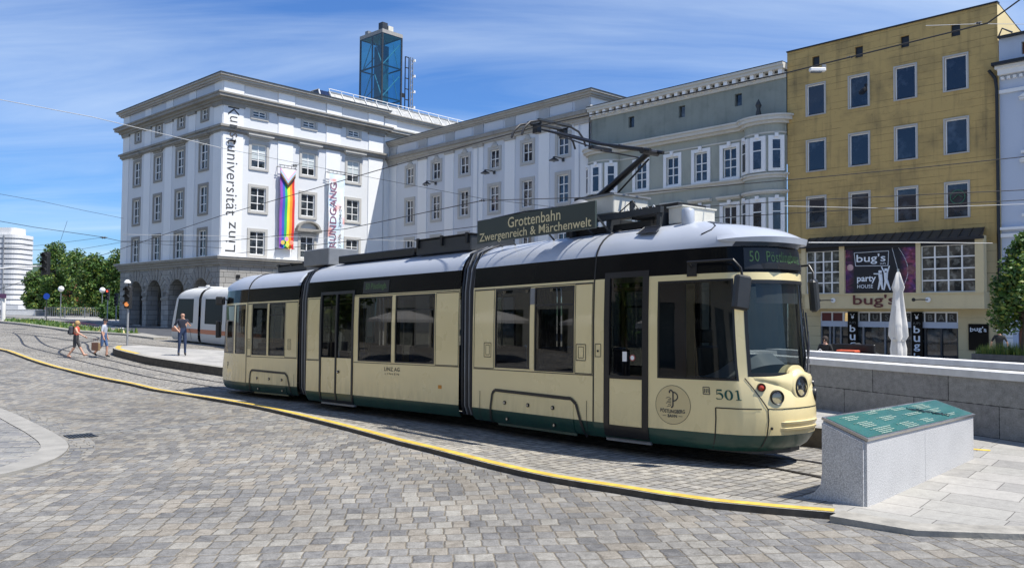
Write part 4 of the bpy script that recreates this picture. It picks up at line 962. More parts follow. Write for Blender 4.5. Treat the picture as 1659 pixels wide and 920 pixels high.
for z in yrow:
    for x in yx:
        if wobj is None:
            mb = MB(); W_, H_ = 1.2, 1.96
            mb.box(-.69, .69, -.05, .01, -.07, -.001, surrm); mb.box(-.69, .69, -.05, .01, H_, H_+.09, surrm); mb.box(-.69, -.6, -.05, .01, 0, H_, surrm); mb.box(.6, .69, -.05, .01, 0, H_, surrm)
            mb.box(-.6, -.53, .05, .12, 0, H_, winwhite); mb.box(.53, .6, .05, .12, 0, H_, winwhite); mb.box(-.53, .53, .05, .12, 0, .07, black); mb.box(-.53, .53, .05, .12, H_-.07, H_, winwhite)
            wobj = mb.build('window', B4); wobj.location = (x, 0, z+.06); upd(wobj)
            MB().box(-.54, .54, .1, .11, .05, H_-.05, pane_b).build('pane', wobj)
        else: place(wobj, B4, (x, 0, z+.06))
o = None
mb = MB()
for k in range(28):
    a, b = 2*pi*k/28, 2*pi*(k+1)/28; R_, r_ = .42, .36
    mb.add([(10.47+R_*cos(a), .075, 8.8+R_*sin(a)), (10.47+R_*cos(b), .075, 8.8+R_*sin(b)), (10.47+r_*cos(b), .075, 8.8+r_*sin(b)), (10.47+r_*cos(a), .075, 8.8+r_*sin(a))], [(0, 1, 2, 3)], plain('window_sticker_green', (.03, .12, .07), .5, var=0) if k == 0 else MATS['window_sticker_green'])
mb.tube([(10.2, .07, 8.65), (10.5, .07, 8.95), (10.75, .07, 8.75)], .03, MATS['window_sticker_green'], 5)
mb.build('window_sticker', B4)
# street-level front: ground wall recessed, bay projecting 1 m above it
mb = MB()
hl = [(2.25, 10.44, -1.3, 2.2)]
wall(mb, .03, 12.66, -1.5, 6.05, hl, cream_w, depth=.25); mb.build('shopfront_wall', B4)
mb = MB()
mb.box(1.7, 12.1, -1.0, .0, 2.37, 3.3, cream_f); mb.box(1.7, 12.1, -1.06, -1.0, 3.22, 3.3, cream_f)
for a, b in ((3.98, 4.3), (8.54, 8.8), (11.68, 12.12), (1.5, 1.78)): mb.box(a, b, -1.05, -.55, 3.3, 6.42, cream_f)
mb.build('projecting_bay', B4)
mb = MB(); mb.add([(1.5, -1.25, 6.3), (12.15, -1.25, 6.35), (11.9, -.02, 6.95), (1.5, -.02, 6.95)], [(0, 1, 2, 3)], darkgrey); mb.box(1.5, 12.2, -1.28, -1.2, 6.2, 6.36, black); mb.box(1.5, 11.68, -.98, -.9, 5.98, 6.3, black)
for k in range(20): x = 1.7+k*.54; mb.box(x-.02, x+.02, -1.28, -1.22, 6.36, 6.4, black); mb.tube([(x, -1.25, 6.37), (x-.1, -.03, 6.96)], .025, black, 4)
mb.build('canopy', B4)
for a, b, nc in ((1.78, 3.98, 4), (8.8, 11.68, 4)):
    mb = MB(); z0, z1 = 3.32, 5.98
    for c in range(nc+1): x = a+(b-a)*c/nc; mb.box(max(a, x-.04), min(b, x+.04), -.86, -.78, z0, z1, winwhite)
    for r in range(5): z = z0+(z1-z0)*r/4; mb.box(a, b, -.865, -.775, max(z0, z-.035), min(z1, z+.035), winwhite)
    o = mb.build('window_wall', B4); MB().box(a, b, -.8, -.785, z0, z1, pane_c).build('pane', o)
# poster between the window walls
mb = MB(); pa, pb, pz0, pz1 = 4.3, 8.54, 3.32, 6.0
mt, nt, b = newmat('party_poster'); o_ = uvco(nt); s_ = nt.nodes.new('ShaderNodeSeparateXYZ'); tcg = nt.nodes.new('ShaderNodeTexCoord'); nt.links.new(tcg.outputs['Generated'], s_.inputs[0])
edge = M_(nt, 'MULTIPLY', M_(nt, 'ABSOLUTE', M_(nt, 'SUBTRACT', s_.outputs[0], .45)), 2.2); nz = noise(nt, tcg.outputs['Generated'], 7, 4, .6, 1.5)
c1 = mixc(nt, rampf(nt, noise(nt, tcg.outputs['Generated'], 4, 3), .42, .6), (.12, .03, .22), (.35, .06, .12)); c1 = mixc(nt, rampf(nt, nz, .55, .75), c1, (.35, .22, .35))
nt.links.new(mixc(nt, M_(nt, 'MULTIPLY', rampf(nt, edge, .70, 1.0), rampf(nt, nz, .3, .6)), (.006, .007, .012), c1), b.inputs['Base Color']); setin(b, 'Roughness', .4)
o = mb.box(pa, pb, -.86, -.8, pz0, pz1, mt).build('poster', B4)
mb = MB(); lw = plain('poster_white', (.75, .8, .85), .5, var=0)
def pt(x, z): return (pa+x*(pb-pa), -.866, pz1-z*(pz1-pz0))
def fr_(q, r):
    for i in range(len(q)-1): mb.tube([pt(*q[i]), pt(*q[i+1])], r, lw, 4)
text_on(mb, lw, lambda x, y: (x, -.866, y), "bug's", w=1.75, h=.62, cx=pa+.37*(pb-pa), cy=pz1-.235*(pz1-pz0), bold=.008)
text_on(mb, lw, lambda x, y: (x, -.866, y), "(UP)", w=.32, h=.13, cx=pa+.54*(pb-pa), cy=pz1-.35*(pz1-pz0))
text_on(mb, lw, lambda x, y: (x, -.866, y), "party", w=1.15, h=.45, cx=pa+.305*(pb-pa), cy=pz1-.70*(pz1-pz0), bold=.02)
text_on(mb, lw, lambda x, y: (x, -.866, y), "HOUSE", w=.95, h=.22, cx=pa+.285*(pb-pa), cy=pz1-.85*(pz1-pz0))
fr_([(.13, .08), (.62, .07), (.61, .40), (.15, .38), (.13, .08)], .018)
mb.build('lettering', o)
mb = MB()
def fig(cx, pose, sc=1):
    for q, r in pose:
        P_ = [pt(cx+a*sc, z) for a, z in q]; mb.tube(P_, [x_*sc for x_ in r], lw, 6)
fig(.50, [([(0, .50), (0, .56)], [.10, .10]), ([(0, .58), (.01, .74)], [.12, .11]), ([(-.005, .58), (-.09, .57)], [.05, .035]), ([(0, .74), (-.03, .93)], [.08, .04]), ([(.015, .74), (.03, .93)], [.08, .04])])
fig(.58, [([(0, .46), (0, .52)], [.09, .09]), ([(0, .55), (0, .72)], [.13, .10]), ([(-.02, .55), (-.06, .42)], [.05, .035]), ([(.02, .55), (.05, .40)], [.05, .035]), ([(0, .72), (-.03, .94)], [.08, .04]), ([(.01, .72), (.06, .94)], [.08, .04])])
mb.build('dancing_figures', o)
mb = MB(); skin0 = plain('poster_face', (.5, .33, .33), .6, var=.15)
mb.lathe([(0, -.004), (.19, -.002), (.2, 0)], (pa+.30, -.864, pz1-1.1), skin0, 14, 'y'); mb.lathe([(0, -.004), (.26, -.002), (.27, 0)], (pb-.35, -.864, pz1-1.35), plain('poster_face_mask', (.2, .08, .09), .6, var=.4, vs=6), 14, 'y')
for k in range(26):
    z = k/26; mb.lathe([(.0, -.005), (.025, 0)], (pa+(.67+.11*z)*(pb-pa), -.864, pz1-.05-z*1.9), lw, 6, 'y'); mb.lathe([(.0, -.005), (.025, 0)], (pa+(.76+.12*sin(z*2.6))*(pb-pa), -.864, pz1-.05-z*2.2), lw, 6, 'y')
mb.build('poster_pictures', o)
# fascia lettering and lamps
mb = MB(); text_on(mb, plain('fascia_red_letters', (.10, .02, .018), .5, var=.1), lambda x, y: (x, -1.075, y), "bug's", w=2.55, h=.78, cx=6.12, cy=2.82, bold=.012); mb.build('fascia_lettering', B4)
for cx_ in (2.0+.12, ): pass
for x, lb in ((3.5, 'left'), (9.1, 'right')):
    mb = MB(); mb.lathe([(.15, -.03), (.15, 0)], (x+.1, -1.06, 2.88), white, 14, 'y'); mb.tube([(x+.1, -1.1, 2.88), (x-.1, -1.7, 2.88), (x-.25, -2.0, 2.86)], .03, darkgrey, 6); mb.lathe([(.11, -.1), (.04, .1)], (x-.28, -2.08, 2.86), black, 10, 'y')
    mb.build('spot_light', B4)
# glazing of the ground floor
mb = MB()
mb.box(2.25, 10.44, .05, .15, 1.25, 1.6, blue_w); mb.box(2.25, 10.44, .05, .16, 2.12, 2.2, white)
for x in (2.27, 3.0, 3.72, 4.07, 4.7, 5.35, 6.05, 6.75, 7.4, 7.86, 8.6, 9.2, 9.8, 10.4): mb.box(x-.035, x+.035, .04, .16, 1.6, 2.12, white)
for x in (2.27, 2.85, 3.1, 3.55, 4.07, 4.98, 6.3, 6.9, 7.86, 8.62, 9.5, 10.41): mb.box(x-.05, x+.05, .06, .16, -.9, 1.25, darkgrey if x > 8 else midgrey)
o = mb.build('glazing_frame', B4)
MB().box(2.27, 10.42, .17, .18, -1.2, 1.25, pane).box(2.27, 3.72, .12, .13, 1.6, 2.12, plain('dark_red_panel', (.10, .01, .012), .4, var=0)).box(4.07, 10.42, .12, .13, 1.6, 2.12, black).build('pane', o)
mb = MB(); dimt = plain('dim_white_letters', (.14, .15, .15), .5, var=.1)
for ch, x in zip('MUSIK', (5.02, 5.7, 6.4, 7.1, 7.62)): text_on(mb, dimt, lambda a, b: (a, .1, b), ch, h=.36, cx=x, cy=1.86, bold=.02)
for ch, x in zip('BAR', (8.9, 9.5, 10.1)): text_on(mb, dimt, lambda a, b: (a, .1, b), ch, h=.36, cx=x, cy=1.86, bold=.02)
mb.build('transom_lettering', B4)
for k, x in enumerate((4.39, 8.22)):
    o = MB().box(x-.31, x+.31, -.12, -.04, -1.0, 2.18, tband).build('vertical_sign', B4)
    mb = MB()
    for ch, z in zip(('b', 'u', 'g', "'s"), (1.15, .60, .08, -.45)): text_on(mb, lw, lambda a, b: (a, -.126, b), ch, w=.36, h=.42 if ch != 'u' else .36, cx=x, cy=z, bold=.012)
    text_on(mb, dimt, lambda a, b: (a, -.126, b), '(UP)', w=.4, h=.18, cx=x, cy=1.5)
    mb.lathe([(0, -.02), (.09, 0)], (x, -.12, 1.85), lw, 8, 'y'); mb.tube([(x-.12, -.125, 2.05), (x, -.125, 1.88), (x+.12, -.125, 2.05)], .02, lw, 4)
    mb.build('lettering', o)
o = MB().box(11.0, 12.02, -.08, -.01, .05, 1.52, tband).build('wall_poster', B4)
mb = MB(); vs, fs = glyphs("bug's", w=.84, h=.34, bold=.01)
mb.add([(11.51+x, -.085, 1.22+y-.35*x*x) for x, y in vs], fs, lw); mb.build('lettering', o)
MB().tube([(12.62, -.14, -.8), (12.62, -.14, 14.6), (12.55, -.14, 15.2), (12.25, -.2, 15.7)], .09, black, 8).build('downpipe', B4)
# street lamp hung from the wall
t = thing('hanging_street_lamp', 'white oblong street lamp on a span wire in front of the ochre wall', 'lamp', at(1328, 113, 50))
MB().box(-.62, .35, -.16, .16, -.14, .1, white, bev=.05).build('housing', t); MB().box(-.55, .1, -.13, .13, -.2, -.14, midgrey, bev=.02).build('diffuser', t); MB().box(.15, .38, -.05, .05, -.02, .3, midgrey).build('hanger', t)

# ---- pale blue house at the right edge
B5 = thing('pale_blue_house', 'pale blue historic house with white window pediments and an arched ground floor', 'building', B4.matrix_world @ Vector((12.72, 0, 0)), rY)
mb = MB(); bx = [1.95, 4.6, 7.3]
hl = [(x-.5, x+.5, a, b) for x in bx for a, b in ((11.3, 13.3), (7.85, 9.8))] + [(x-.5, x+.5, 16.3, 17.0) for x in (1.6, 4.4)]
wall(mb, 0, 12, 2.9, 17.4, hl, blue_w, depth=.2)
wall(mb, 0, .55, -1.5, 2.9, [], blue_w)
M0 = Matrix.Translation((0, 0, 0)); arch_wall(mb, .55, 12, -1.5, 2.9, [(2.0, 1.25), (5.6, 1.25), (9.2, 1.25)], 1.05, blue_w, .4)
mb.build('wall', B5)
mb = MB(); mb.box(-.1, 12, -.5, .0, 15.62, 15.78, w_white); mb.box(-.2, 12, -.75, .0, 15.78, 15.95, black); mb.box(0, 12, -.35, 0, 15.3, 15.62, w_white); mb.box(0, 12, -.12, 0, 14.3, 14.5, w_white)
for k in range(40): x = .2+k*.3; mb.box(x-.08, x+.08, -.22, 0, 15.05, 15.2, w_white)
mb.box(0, 12, -.3, 10, 17.4, 17.5, black); mb.box(0, 12, -.25, 0, 6.7, 6.85, w_white); mb.box(0, 12, -.15, 0, 6.3, 6.5, w_white); mb.box(0, 12, -.12, 0, 2.85, 3.0, w_white)
for z in (-.3, .25, .8, 1.35, 1.9): mb.box(.02, .5, -.05, 0, z, z+.5, w_white)
mb.build('cornice', B5)
wobj = None
for x in bx:
    for z, h_ in ((11.3, 2.0), (7.85, 1.95)):
        if wobj is None:
            wobj = make_window(B5, 1.0, 2.0, [.66], surround=.22, sm=w_white, pm=pane_b); wobj.location = (x, 0, z); upd(wobj)
            mb = MB(); mb.box(-.95, .95, -.25, 0, 2.5, 2.62, w_white); mb.add([(-1, -.3, 2.62), (1, -.3, 2.62), (0, -.3, 3.2), (-1, 0, 2.62), (1, 0, 2.62), (0, 0, 3.2)], [(0, 1, 2), (0, 2, 5, 3), (1, 4, 5, 2)], w_white); mb.box(-.9, .9, -.2, 0, -.45, -.3, w_white); mb.build('pediment', wobj)
        else: place(wobj, B5, (x, 0, z))
mb = MB()
for c in (2.0, 5.6, 9.2):
    mb.box(c-1.22, c+1.22, .3, .34, -1.2, 2.3, pane_c)
    for k in range(12):
        a, b = pi*k/12, pi*(k+1)/12; mb.tube([(c+1.2*cos(a), .2, 1.05+1.2*sin(a)), (c+1.2*cos(b), .2, 1.05+1.2*sin(b))], .07, MATS.get('door_wood') or plain('door_wood', (.16, .055, .025), .5), 5)
    for x in (c-1.2, c+1.2): mb.box(x-.07, x+.07, .12, .28, -1.2, 1.05, MATS['door_wood'])
    mb.box(c-1.2, c+1.2, .14, .28, 1.0, 1.12, MATS['door_wood'])
mb.build('arched_doors', B5)
MB().box(1.1, 1.5, .25, .3, 16.2, 17.0, MATS['door_wood']).build('dormer_window', B5)
mb = MB(); mb.add([(0, 6, 17.4), (3, 6, 18.0), (3, 6, 19.0), (0, 6, 17.6)], [(0, 1, 2, 3)], w_white); mb.tube([(-.0, -.1, 17.5), (.2, -.1, 17.95), (.7, -.1, 17.6)], .05, darkgrey, 6); mb.build('parapet', B5)

# ---- houses on the near side of the square, behind the viewer (they show in the tram's glass)
cols = [(.55, .5, .38), (.5, .42, .35), (.6, .58, .5), (.45, .5, .45), (.58, .50, .36), (.50, .36, .30), (.56, .56, .52), (.6, .5, .3), (.5, .52, .55)]
for i, c in enumerate(cols):
    hx_, hy_ = (-8.6-.695*(2+i*15.1), -8.3+.72*(2+i*15.1)) if i < 4 or i > 6 else (35.6+(i-4)*10.5, 36.9-(i-4)*10.9)
    if i > 6: hx_, hy_ = (-8.6-.695*(2+(i-3)*15.1), -8.3+.72*(2+(i-3)*15.1))
    t = thing('square_house', ['sand coloured town house across the square behind the viewer', 'brown-beige town house across the square behind the viewer', 'off-white town house across the square behind the viewer', 'sage green town house across the square behind the viewer', 'tan town house next to the pale blue house, outside the view', 'brick red town house right of the tan one, outside the view', 'light grey town house farthest right, outside the view', 'warm yellow town house across the square, left of the view', 'cool grey town house across the square, farthest left'][i], 'building', (hx_, hy_, 0), rY if 4 <= i <= 6 else atan2(.72, -.695))
    wl = plaster('square_house_render_%d' % i, c, (.3, .28, .25), .3); H_ = 14+2*(i % 2)
    mb = MB(); hl = [(1.2+k*2.7, 2.4+k*2.7, 4.5+3.4*r, 6.5+3.4*r) for k in range(5) for r in range(3)] + [(1+k*4.8, 4.3+k*4.8, -.5, 3.2) for k in range(3)]
    wall(mb, 0, 15, -1.5, H_+1.5, [(a, min(b, 14.6), c_, d) for a, b, c_, d in hl], wl, depth=.25); mb.box(0, 15, .3, 10, H_+.5, H_+1.4, darkgrey); mb.build('wall', t)
    mb = MB()
    for a, b, c_, d in hl: mb.box(a, min(b, 14.6), .2, .24, c_, d, pane)
    mb.build('window_glazing', t)
    MB().box(0, 15, -.4, .2, H_+1.5, H_+1.8, surrm).build('cornice', t)
    MB().add([(0, -.3, H_+1.8), (15, -.3, H_+1.8), (15, 5, H_+5), (0, 5, H_+5)], [(0, 1, 2, 3)], plain('roof_tiles_%d' % i, (.10, .10, .105), .8)).build('roof', t)

# ================================================================== the cream tram
E1, E2, E3, E4, E5, E6 = [(-7.49, 23.42), (-5.64, 21.63), (-3.59, 18.82), (-1.07, 16.23), (-.74, 15.79), (1.29, 13.27)]
TR = thing('cream_tram', 'three-section cream and dark green tram with silver roof and raised pantograph', 'tram', (-1.5, 17.6, gz(-1.5, 17.6)), 0)
class Frame:
    """x forward along the near side from its rear point, y across (near side -1.15, far side +1.15), z above the rails"""
    def __init__(s, a, b):
        s.a = Vector((a[0], a[1], 0)); d = Vector((b[0]-a[0], b[1]-a[1], 0)); s.L = d.length; s.f = d/s.L; s.n = Vector((-s.f.y, s.f.x, 0))
        s.z0 = railz(*a); s.sl = (railz(*b)-s.z0)/s.L
    def __call__(s, x, y, z):
        p = s.a+s.f*x+s.n*(y+1.15); return Vector((p.x, p.y, s.z0+s.sl*x+z))
F1 = Frame(E5, E6); F2 = Frame(E3, E4); F3 = Frame(E1, E2)
PROF = [(.06, .09), (.13, .03), (.30, 0), (.66, 0), (1.05, .0), (1.9, .0), (2.5, .015), (2.555, .02), (2.93, .06)]
ROOF = [(2.93, .06), (3.0, .085), (3.1, .14), (3.19, .22), (3.27, .33), (3.34, .48), (3.39, .68), (3.42, .95), (3.425, 1.15)]
def inset(z): return interp(z, [p[0] for p in PROF+ROOF[1:]], [p[1] for p in PROF+ROOF[1:]])
CABO = [(0, 1.15), (.6, 1.13), (1.18, 1.075), (1.8, .975), (2.25, .885), (2.44, .81), (2.58, .70), (2.70, .57), (2.79, .40), (2.835, .20), (2.845, 0)]
ARC = [0]
for i in range(1, len(CABO)): ARC.append(ARC[-1]+hypot(CABO[i][0]-CABO[i-1][0], CABO[i][1]-CABO[i-1][1]))
TT = 2*ARC[-1]
RK = ([.05, .15, .3, .5, .75, .95, 1.1, 1.6, 2.3, 2.55, 2.93, 2.99, 3.1], [.10, -.05, -.14, -.17, -.15, -.10, -.04, .01, .06, .075, .12, .0, .01])
def smooth(t): t = max(0, min(1, t)); return t*t*(3-2*t)
def side_pt(fr, x, z, off=0, side=-1):
    return fr(x, side*(1.15-inset(z)+off), z)
def cab_pt(fr, xj, dr, sc, t, z, off=0):
    tt = t if t <= TT/2 else TT-t; sg = -1 if t <= TT/2 else 1
    u = interp(tt, ARC, [p[0] for p in CABO]); hw = interp(tt, ARC, [p[1] for p in CABO])
    e = .01; u2 = interp(min(TT/2, tt+e), ARC, [p[0] for p in CABO]); h2 = interp(min(TT/2, tt+e), ARC, [p[1] for p in CABO])
    u1 = interp(max(0, tt-e), ARC, [p[0] for p in CABO]); h1 = interp(max(0, tt-e), ARC, [p[1] for p in CABO])
    dx, dy = u2-u1, h2-h1; l = hypot(dx, dy) or 1; nx_, ny_ = -dy/l, dx/l      # outward normal in (u, hw)
    if tt > TT/2-.02: nx_, ny_ = 1, 0
    s = smooth((u-1.3)/(2.845-1.3))
    d = inset(z)
    uu = u - interp(z, *RK)*s**1.5; hh = hw*(1-d/1.15)
    if z > 3.0: uu = uu*(1-(d-.085)/1.45*s) ; 
    zz = z
    if z > 2.95: zz = z + .06*s*max(0, min(1, (3.30-z)/.25))
    if z > 3.0: zz = zz-.03*s
    uu += nx_*off; hh += (ny_ if ny_ > 0 else ny_)*off if tt > .3 else off
    return fr(xj+dr*uu*sc, sg*hh, zz)
def frange(a, b, n): return [a+(b-a)*i/n for i in range(n+1)]
def refine(vals, mx):
    vals = sorted(set(round(v, 5) for v in vals)); out = [vals[0]]
    for v in vals[1:]:
        n = max(1, math.ceil((v-out[-1])/mx-1e-6)); a = out[-1]
        for k in range(1, n+1): out.append(a+(v-a)*k/n)
    return out
def shell(name, ts, zs, fn, mat, holes=(), parent=TR, flip=False):
    mb = MB()
    def sk(i, j):
        cx, cz = (ts[i]+ts[i+1])/2, (zs[j]+zs[j+1])/2
        return any(h[0] < cx < h[1] and h[2] < cz < h[3] for h in holes)
    mb.grid(len(ts), len(zs), lambda i, j: fn(ts[i], zs[j]), mat, True, sk)
    if flip: mb.f = [f[::-1] for f in mb.f]
    return mb.build(name, parent, local=False)
def panel(mb, t0, t1, z0, z1, fn, m, off=.004, th=.012, mx=.07):
    """thin raised panel following the body surface"""
    ts = refine([t0, t1], mx); zs = refine([z0, z1]+[z for z, _ in PROF if z0 < z < z1], .25)
    n, k = len(ts), len(zs)
    mb.grid(n, k, lambda i, j: fn(ts[i], zs[j], off), m, True)
    for ed in (([(t, z0) for t in ts]), ([(t, z1) for t in ts]), ([(t0, z) for z in zs]), ([(t1, z) for z in zs])):
        mb.grid(len(ed), 2, lambda i, j: fn(ed[i][0], ed[i][1], off if j else off-th), m, False)
def rounded(t0, t1, z0, z1): return (t0, t1, z0, z1)

BAND = [2.555, 2.7, 2.82, 2.93]
def body(fr, x0, x1, holes, sides=(-1, 1), suffix=''):
    """straight part of a section; holes in (x0,x1,z0,z1)"""
    for sd in sides:
        fn = lambda t, z, off=0: side_pt(fr, t, z, off, sd)
        ts = refine([x0, x1]+[h[k] for h in holes for k in (0, 1)], .6)
        zc = sorted(set([.30, .66, 1.05, 1.9, 2.5, 2.555]+[h[k] for h in holes for k in (2, 3) if .3 < h[k] < 2.555]))
        shell('side_panel', ts, zc, fn, cream, holes)
        shell('skirt', ts, [.06, .13, .30], fn, tgreen, holes)
        zb = sorted(set(BAND+[h[3] for h in holes if h[3] > 2.555])); shell('window_band', ts, zb, fn, tband, holes)
    mb = MB(); pts = [(-(1.15-d), z) for z, d in ROOF]+[(1.15-d, z) for z, d in ROOF[::-1][1:]]
    mb.grid(len(pts), 2, lambda i, j: fr((x0, x1)[j], *pts[i]), silver, True); mb.build('roof', TR, local=False)
    mb = MB(); mb.box(x0, x1, -1.0, 1.0, .28, .36, darkgrey, fn=fr); mb.box(x0, x1, -.95, .95, 2.62, 2.7, midgrey, fn=fr)
    mb.box(x0+.1, x1-.1, -.8, .8, .14, .28, black, fn=fr); mb.build('floor_and_ceiling', TR, local=False)
def glass_pane(t0, t1, z0, z1, fn, m=None, name='window', frame=.03, vent=None, top=None):
    mb = MB(); f = frame; off = .002
    for a in ((t0, t0+f, z0, z1), (t1-f, t1, z0, z1), (t0+f, t1-f, z0, z0+f), (t0+f, t1-f, z1-f, z1)): panel(mb, *a, fn, black, off, .03)
    if vent: panel(mb, t0+f, t1-f, vent-.015, vent+.015, fn, black, off, .02)
    o = mb.build(name, TR, local=False)
    mb = MB(); ts = refine([t0+f, t1-f], .2); zs = refine([z0+f, z1-f], .4)
    mb.grid(len(ts), len(zs), lambda i, j: fn(ts[i], zs[j], -.008), m or tglass, True); mb.build('pane', o, local=False)
    return o
W1 = [(.69, 1.69, 1.07, 2.50), (1.81, 2.81, 1.05, 2.49)]
W2 = [(.18, 1.46, 1.07, 2.50), (1.58, 2.91, 1.07, 2.50)]
W3 = [(.29, 1.12, 1.08, 2.50), (1.21, 2.03, 1.08, 2.50)]
D2 = (-1.42, -.02, .12, 2.66)
body(F1, 0, 3.27, W1); body(F2, -2.05, 3.68, W2+[D2]); body(F3, 0, 2.68, W3)
def lines(mb, segs, fn, m=black, wd=.013, off=.006):
    for (a, b), (c, d) in segs:
        n = max(1, int(max(abs(c-a), abs(d-b))/.07)); L_ = hypot(c-a, d-b); px, pz = -(d-b)/L_*wd/2, (c-a)/L_*wd/2
        P = [(a+(c-a)*k/n, b+(d-b)*k/n) for k in range(n+1)]
        mb.grid(n+1, 2, lambda i, j: fn(P[i][0]+(px if j else -px), P[i][1]+(pz if j else -pz), off), m, False)
def strip(mb, P, fn, m, wd, off=.006): lines(mb, list(zip(P[:-1], P[1:])), fn, m, wd, off)
def rect(a, b, c, d): return [((a, c), (b, c)), ((b, c), (b, d)), ((b, d), (a, d)), ((a, d), (a, c))]
for fr, wins, Ltot, bog in ((F1, W1, 3.27, (.62, 2.86)), (F3, W3, 2.68, (.25, 2.2)), (F2, W2, 3.68, None)):
    for sd in (-1, 1):
        fn = lambda t, z, off=0, fr=fr, sd=sd: side_pt(fr, t, z, off, sd)
        for a in wins: glass_pane(*a, fn, vent=(2.18 if a is wins[1] else None))
        mb = MB()
        if fr is not F2:
            lines(mb, [((.03, 2.51), (Ltot, 2.51)), ((.03, 1.03), (Ltot, 1.03))] + rect(.05, wins[0][0]-.03, 1.05, 2.5) + rect(wins[1][1]+.03, Ltot-.03, 1.05, 2.5), fn)
            for hx in ((.37, .58), (2.87, 3.09)) if fr is F1 else ((.08, .2), (2.2, 2.35)):
                lines(mb, rect(hx[0], hx[1], 1.26, 1.52), fn, wd=.012); lines(mb, rect(hx[0]+.05, hx[1]-.05, 1.30, 1.48), fn, wd=.01, off=.004)
        else:
            lines(mb, [((.0, 2.53), (Ltot, 2.53)), ((-2.05, 1.04), (-1.45, 1.04)), ((0.02, 1.04), (Ltot, 1.04))] + rect(-2.02, -1.46, 1.06, 2.52) + rect(2.95, 3.66, 1.06, 2.5), fn)
            panel(mb, 3.05, 3.16, .59, .66, fn, MATS.get('orange_marker') or plain('orange_marker', (.6, .25, .03), .5, var=0), .003, .003)
        mb.build('panel_seams', TR, local=False)
        mb = MB(); panel(mb, wins[0][1]+.005, wins[1][0]-.005, wins[0][2]+.01, 2.19, fn, cream, .012, .02); panel(mb, wins[0][1]+.005, wins[1][0]-.005, 2.2, 2.48, fn, midgrey if fr is F1 else cream, .012, .02); mb.build('window_pillar', TR, local=False)
        if bog:
            a, b = bog
            mb = MB()
            panel(mb, a+.1, b-.05, .02, .30, lambda t, z, off=0: fn(t, max(z, .02), off), tgreen, .012, .02); panel(mb, a+.1, b-.05, .302, .60, fn, cream, .012, .02)
            o = mb.build('bogie_cover', TR, local=False)
            mb = MB(); strip(mb, [(a-.06, .05), (a-.03, .35), (a+.02, .60), (a+.1, .66), (b-.1, .63), (b+.02, .55), (b+.12, .30), (b+.2, .03)], fn, black, .055, .014)
            lines(mb, [((.25, .05), (.25, .62)), ((Ltot-.15, .05), (Ltot-.15, .62))], fn, wd=.01); mb.build('bogie_gap', TR, local=False)
            mb = MB()
            for t, z in ((a+.4, .45), (a+1.05, .45), (a+1.7, .45), (a+.45, .16), (a+1.72, .16)):
                c = fn(t, z, .02); nrm = (fn(t, z, .1)-fn(t, z, 0)).normalized()
                mb.tube([c-nrm*.01, c+nrm*.012], .035, black, 10); mb.tube([c, c+nrm*.018], .02, steelm, 8)
            mb.build('cover_bolts', TR, local=False)
            mb = MB()
            for wx_ in (a+.45, b-.55):
                c = fr(wx_, sd*.45, .30); ax = fr.n
                mb.tube([c-ax*.06, c+ax*.06], .30, railm, 20); mb.tube([c-ax*.09, c+ax*.09], .12, darkgrey, 12)
            mb.build('wheels', TR, local=False)
# doors of the middle section
for sd in (-1, 1):
    fn = lambda t, z, off=0: side_pt(F2, t, z, off, sd)
    mb = MB()
    for a in ((-1.44, -1.37, .1, 2.67), (-.07, 0, .1, 2.67), (-1.37, -.07, 2.60, 2.67), (-1.37, -.07, .06, .14), (-.755, -.695, .14, 2.6)): panel(mb, *a, fn, black, .014, .06)
    o = mb.build('double_door', TR, local=False)
    for a, b in ((-1.37, -.755), (-.695, -.07)):
        mb = MB(); panel(mb, a+.005, b-.005, .30, 1.06, fn, cream, .0, .02); panel(mb, a+.005, b-.005, .14, .295, fn, tgreen, .0, .02); panel(mb, a+.005, b-.005, 1.06, 1.12, fn, cream, .0, .02); mb.build('door_leaf', o, local=False)
        mb = MB(); mb.grid(2, 2, lambda i, j: fn((a, b)[i], (1.12, 2.6)[j], -.01), tglass); mb.build('door_glass', o, local=False)
    mb = MB()
    c = fn(-.60, .80, .01); nrm = (fn(-.6, .8, .1)-fn(-.6, .8, 0)).normalized(); mb.tube([c, c+nrm*.02], .035, black, 12); mb.tube([c+nrm*.01, c+nrm*.03], .018, chrome, 8); mb.build('door_button', o, local=False)
    mb = MB(); panel(mb, -1.42, -.02, .02, .07, fn, midgrey, .03, .06); mb.build('door_step', o, local=False)
# bellows
def bellows(A, xa, B, xb, n=6):
    pro = [(-.98, .12), (-1.05, .3), (-1.06, 1.0), (-1.06, 2.5), (-1.0, 2.95), (-.85, 3.25), (-.5, 3.4)]; pro = pro+[(-y, z) for y, z in pro[::-1]]
    mb = MB(); steps = n*4
    def pt_(i, j):
        k = j/steps; y, z = pro[i]; ph = (j % 4); sc = 1.0 if ph in (1, 2) else .93
        return A(xa, y*sc, z if z < .5 else z*(1-.01*(1-sc)*5)).lerp(B(xb, y*sc, z if z < .5 else z*(1-.01*(1-sc)*5)), k)
    mb.grid(len(pro), steps+1, pt_, rubber, False); o = mb.build('bellows', TR, local=False)
    mb = MB()
    for fr_, x in ((A, xa), (B, xb)):
        P = [fr_(x, y*1.02, z) for y, z in pro]; mb.tube(P, .035, black, 6)
    for k in range(1, n):
        P = [A(xa, y*1.0, z).lerp(B(xb, y*1.0, z), k/n) for y, z in pro]; mb.tube(P, .022, midgrey if k % 2 else rubber, 5)
    mb.build('bellows_ribs', o, local=False)
bellows(F2, 3.70, F1, -.02); bellows(F3, 2.70, F2, -2.07)
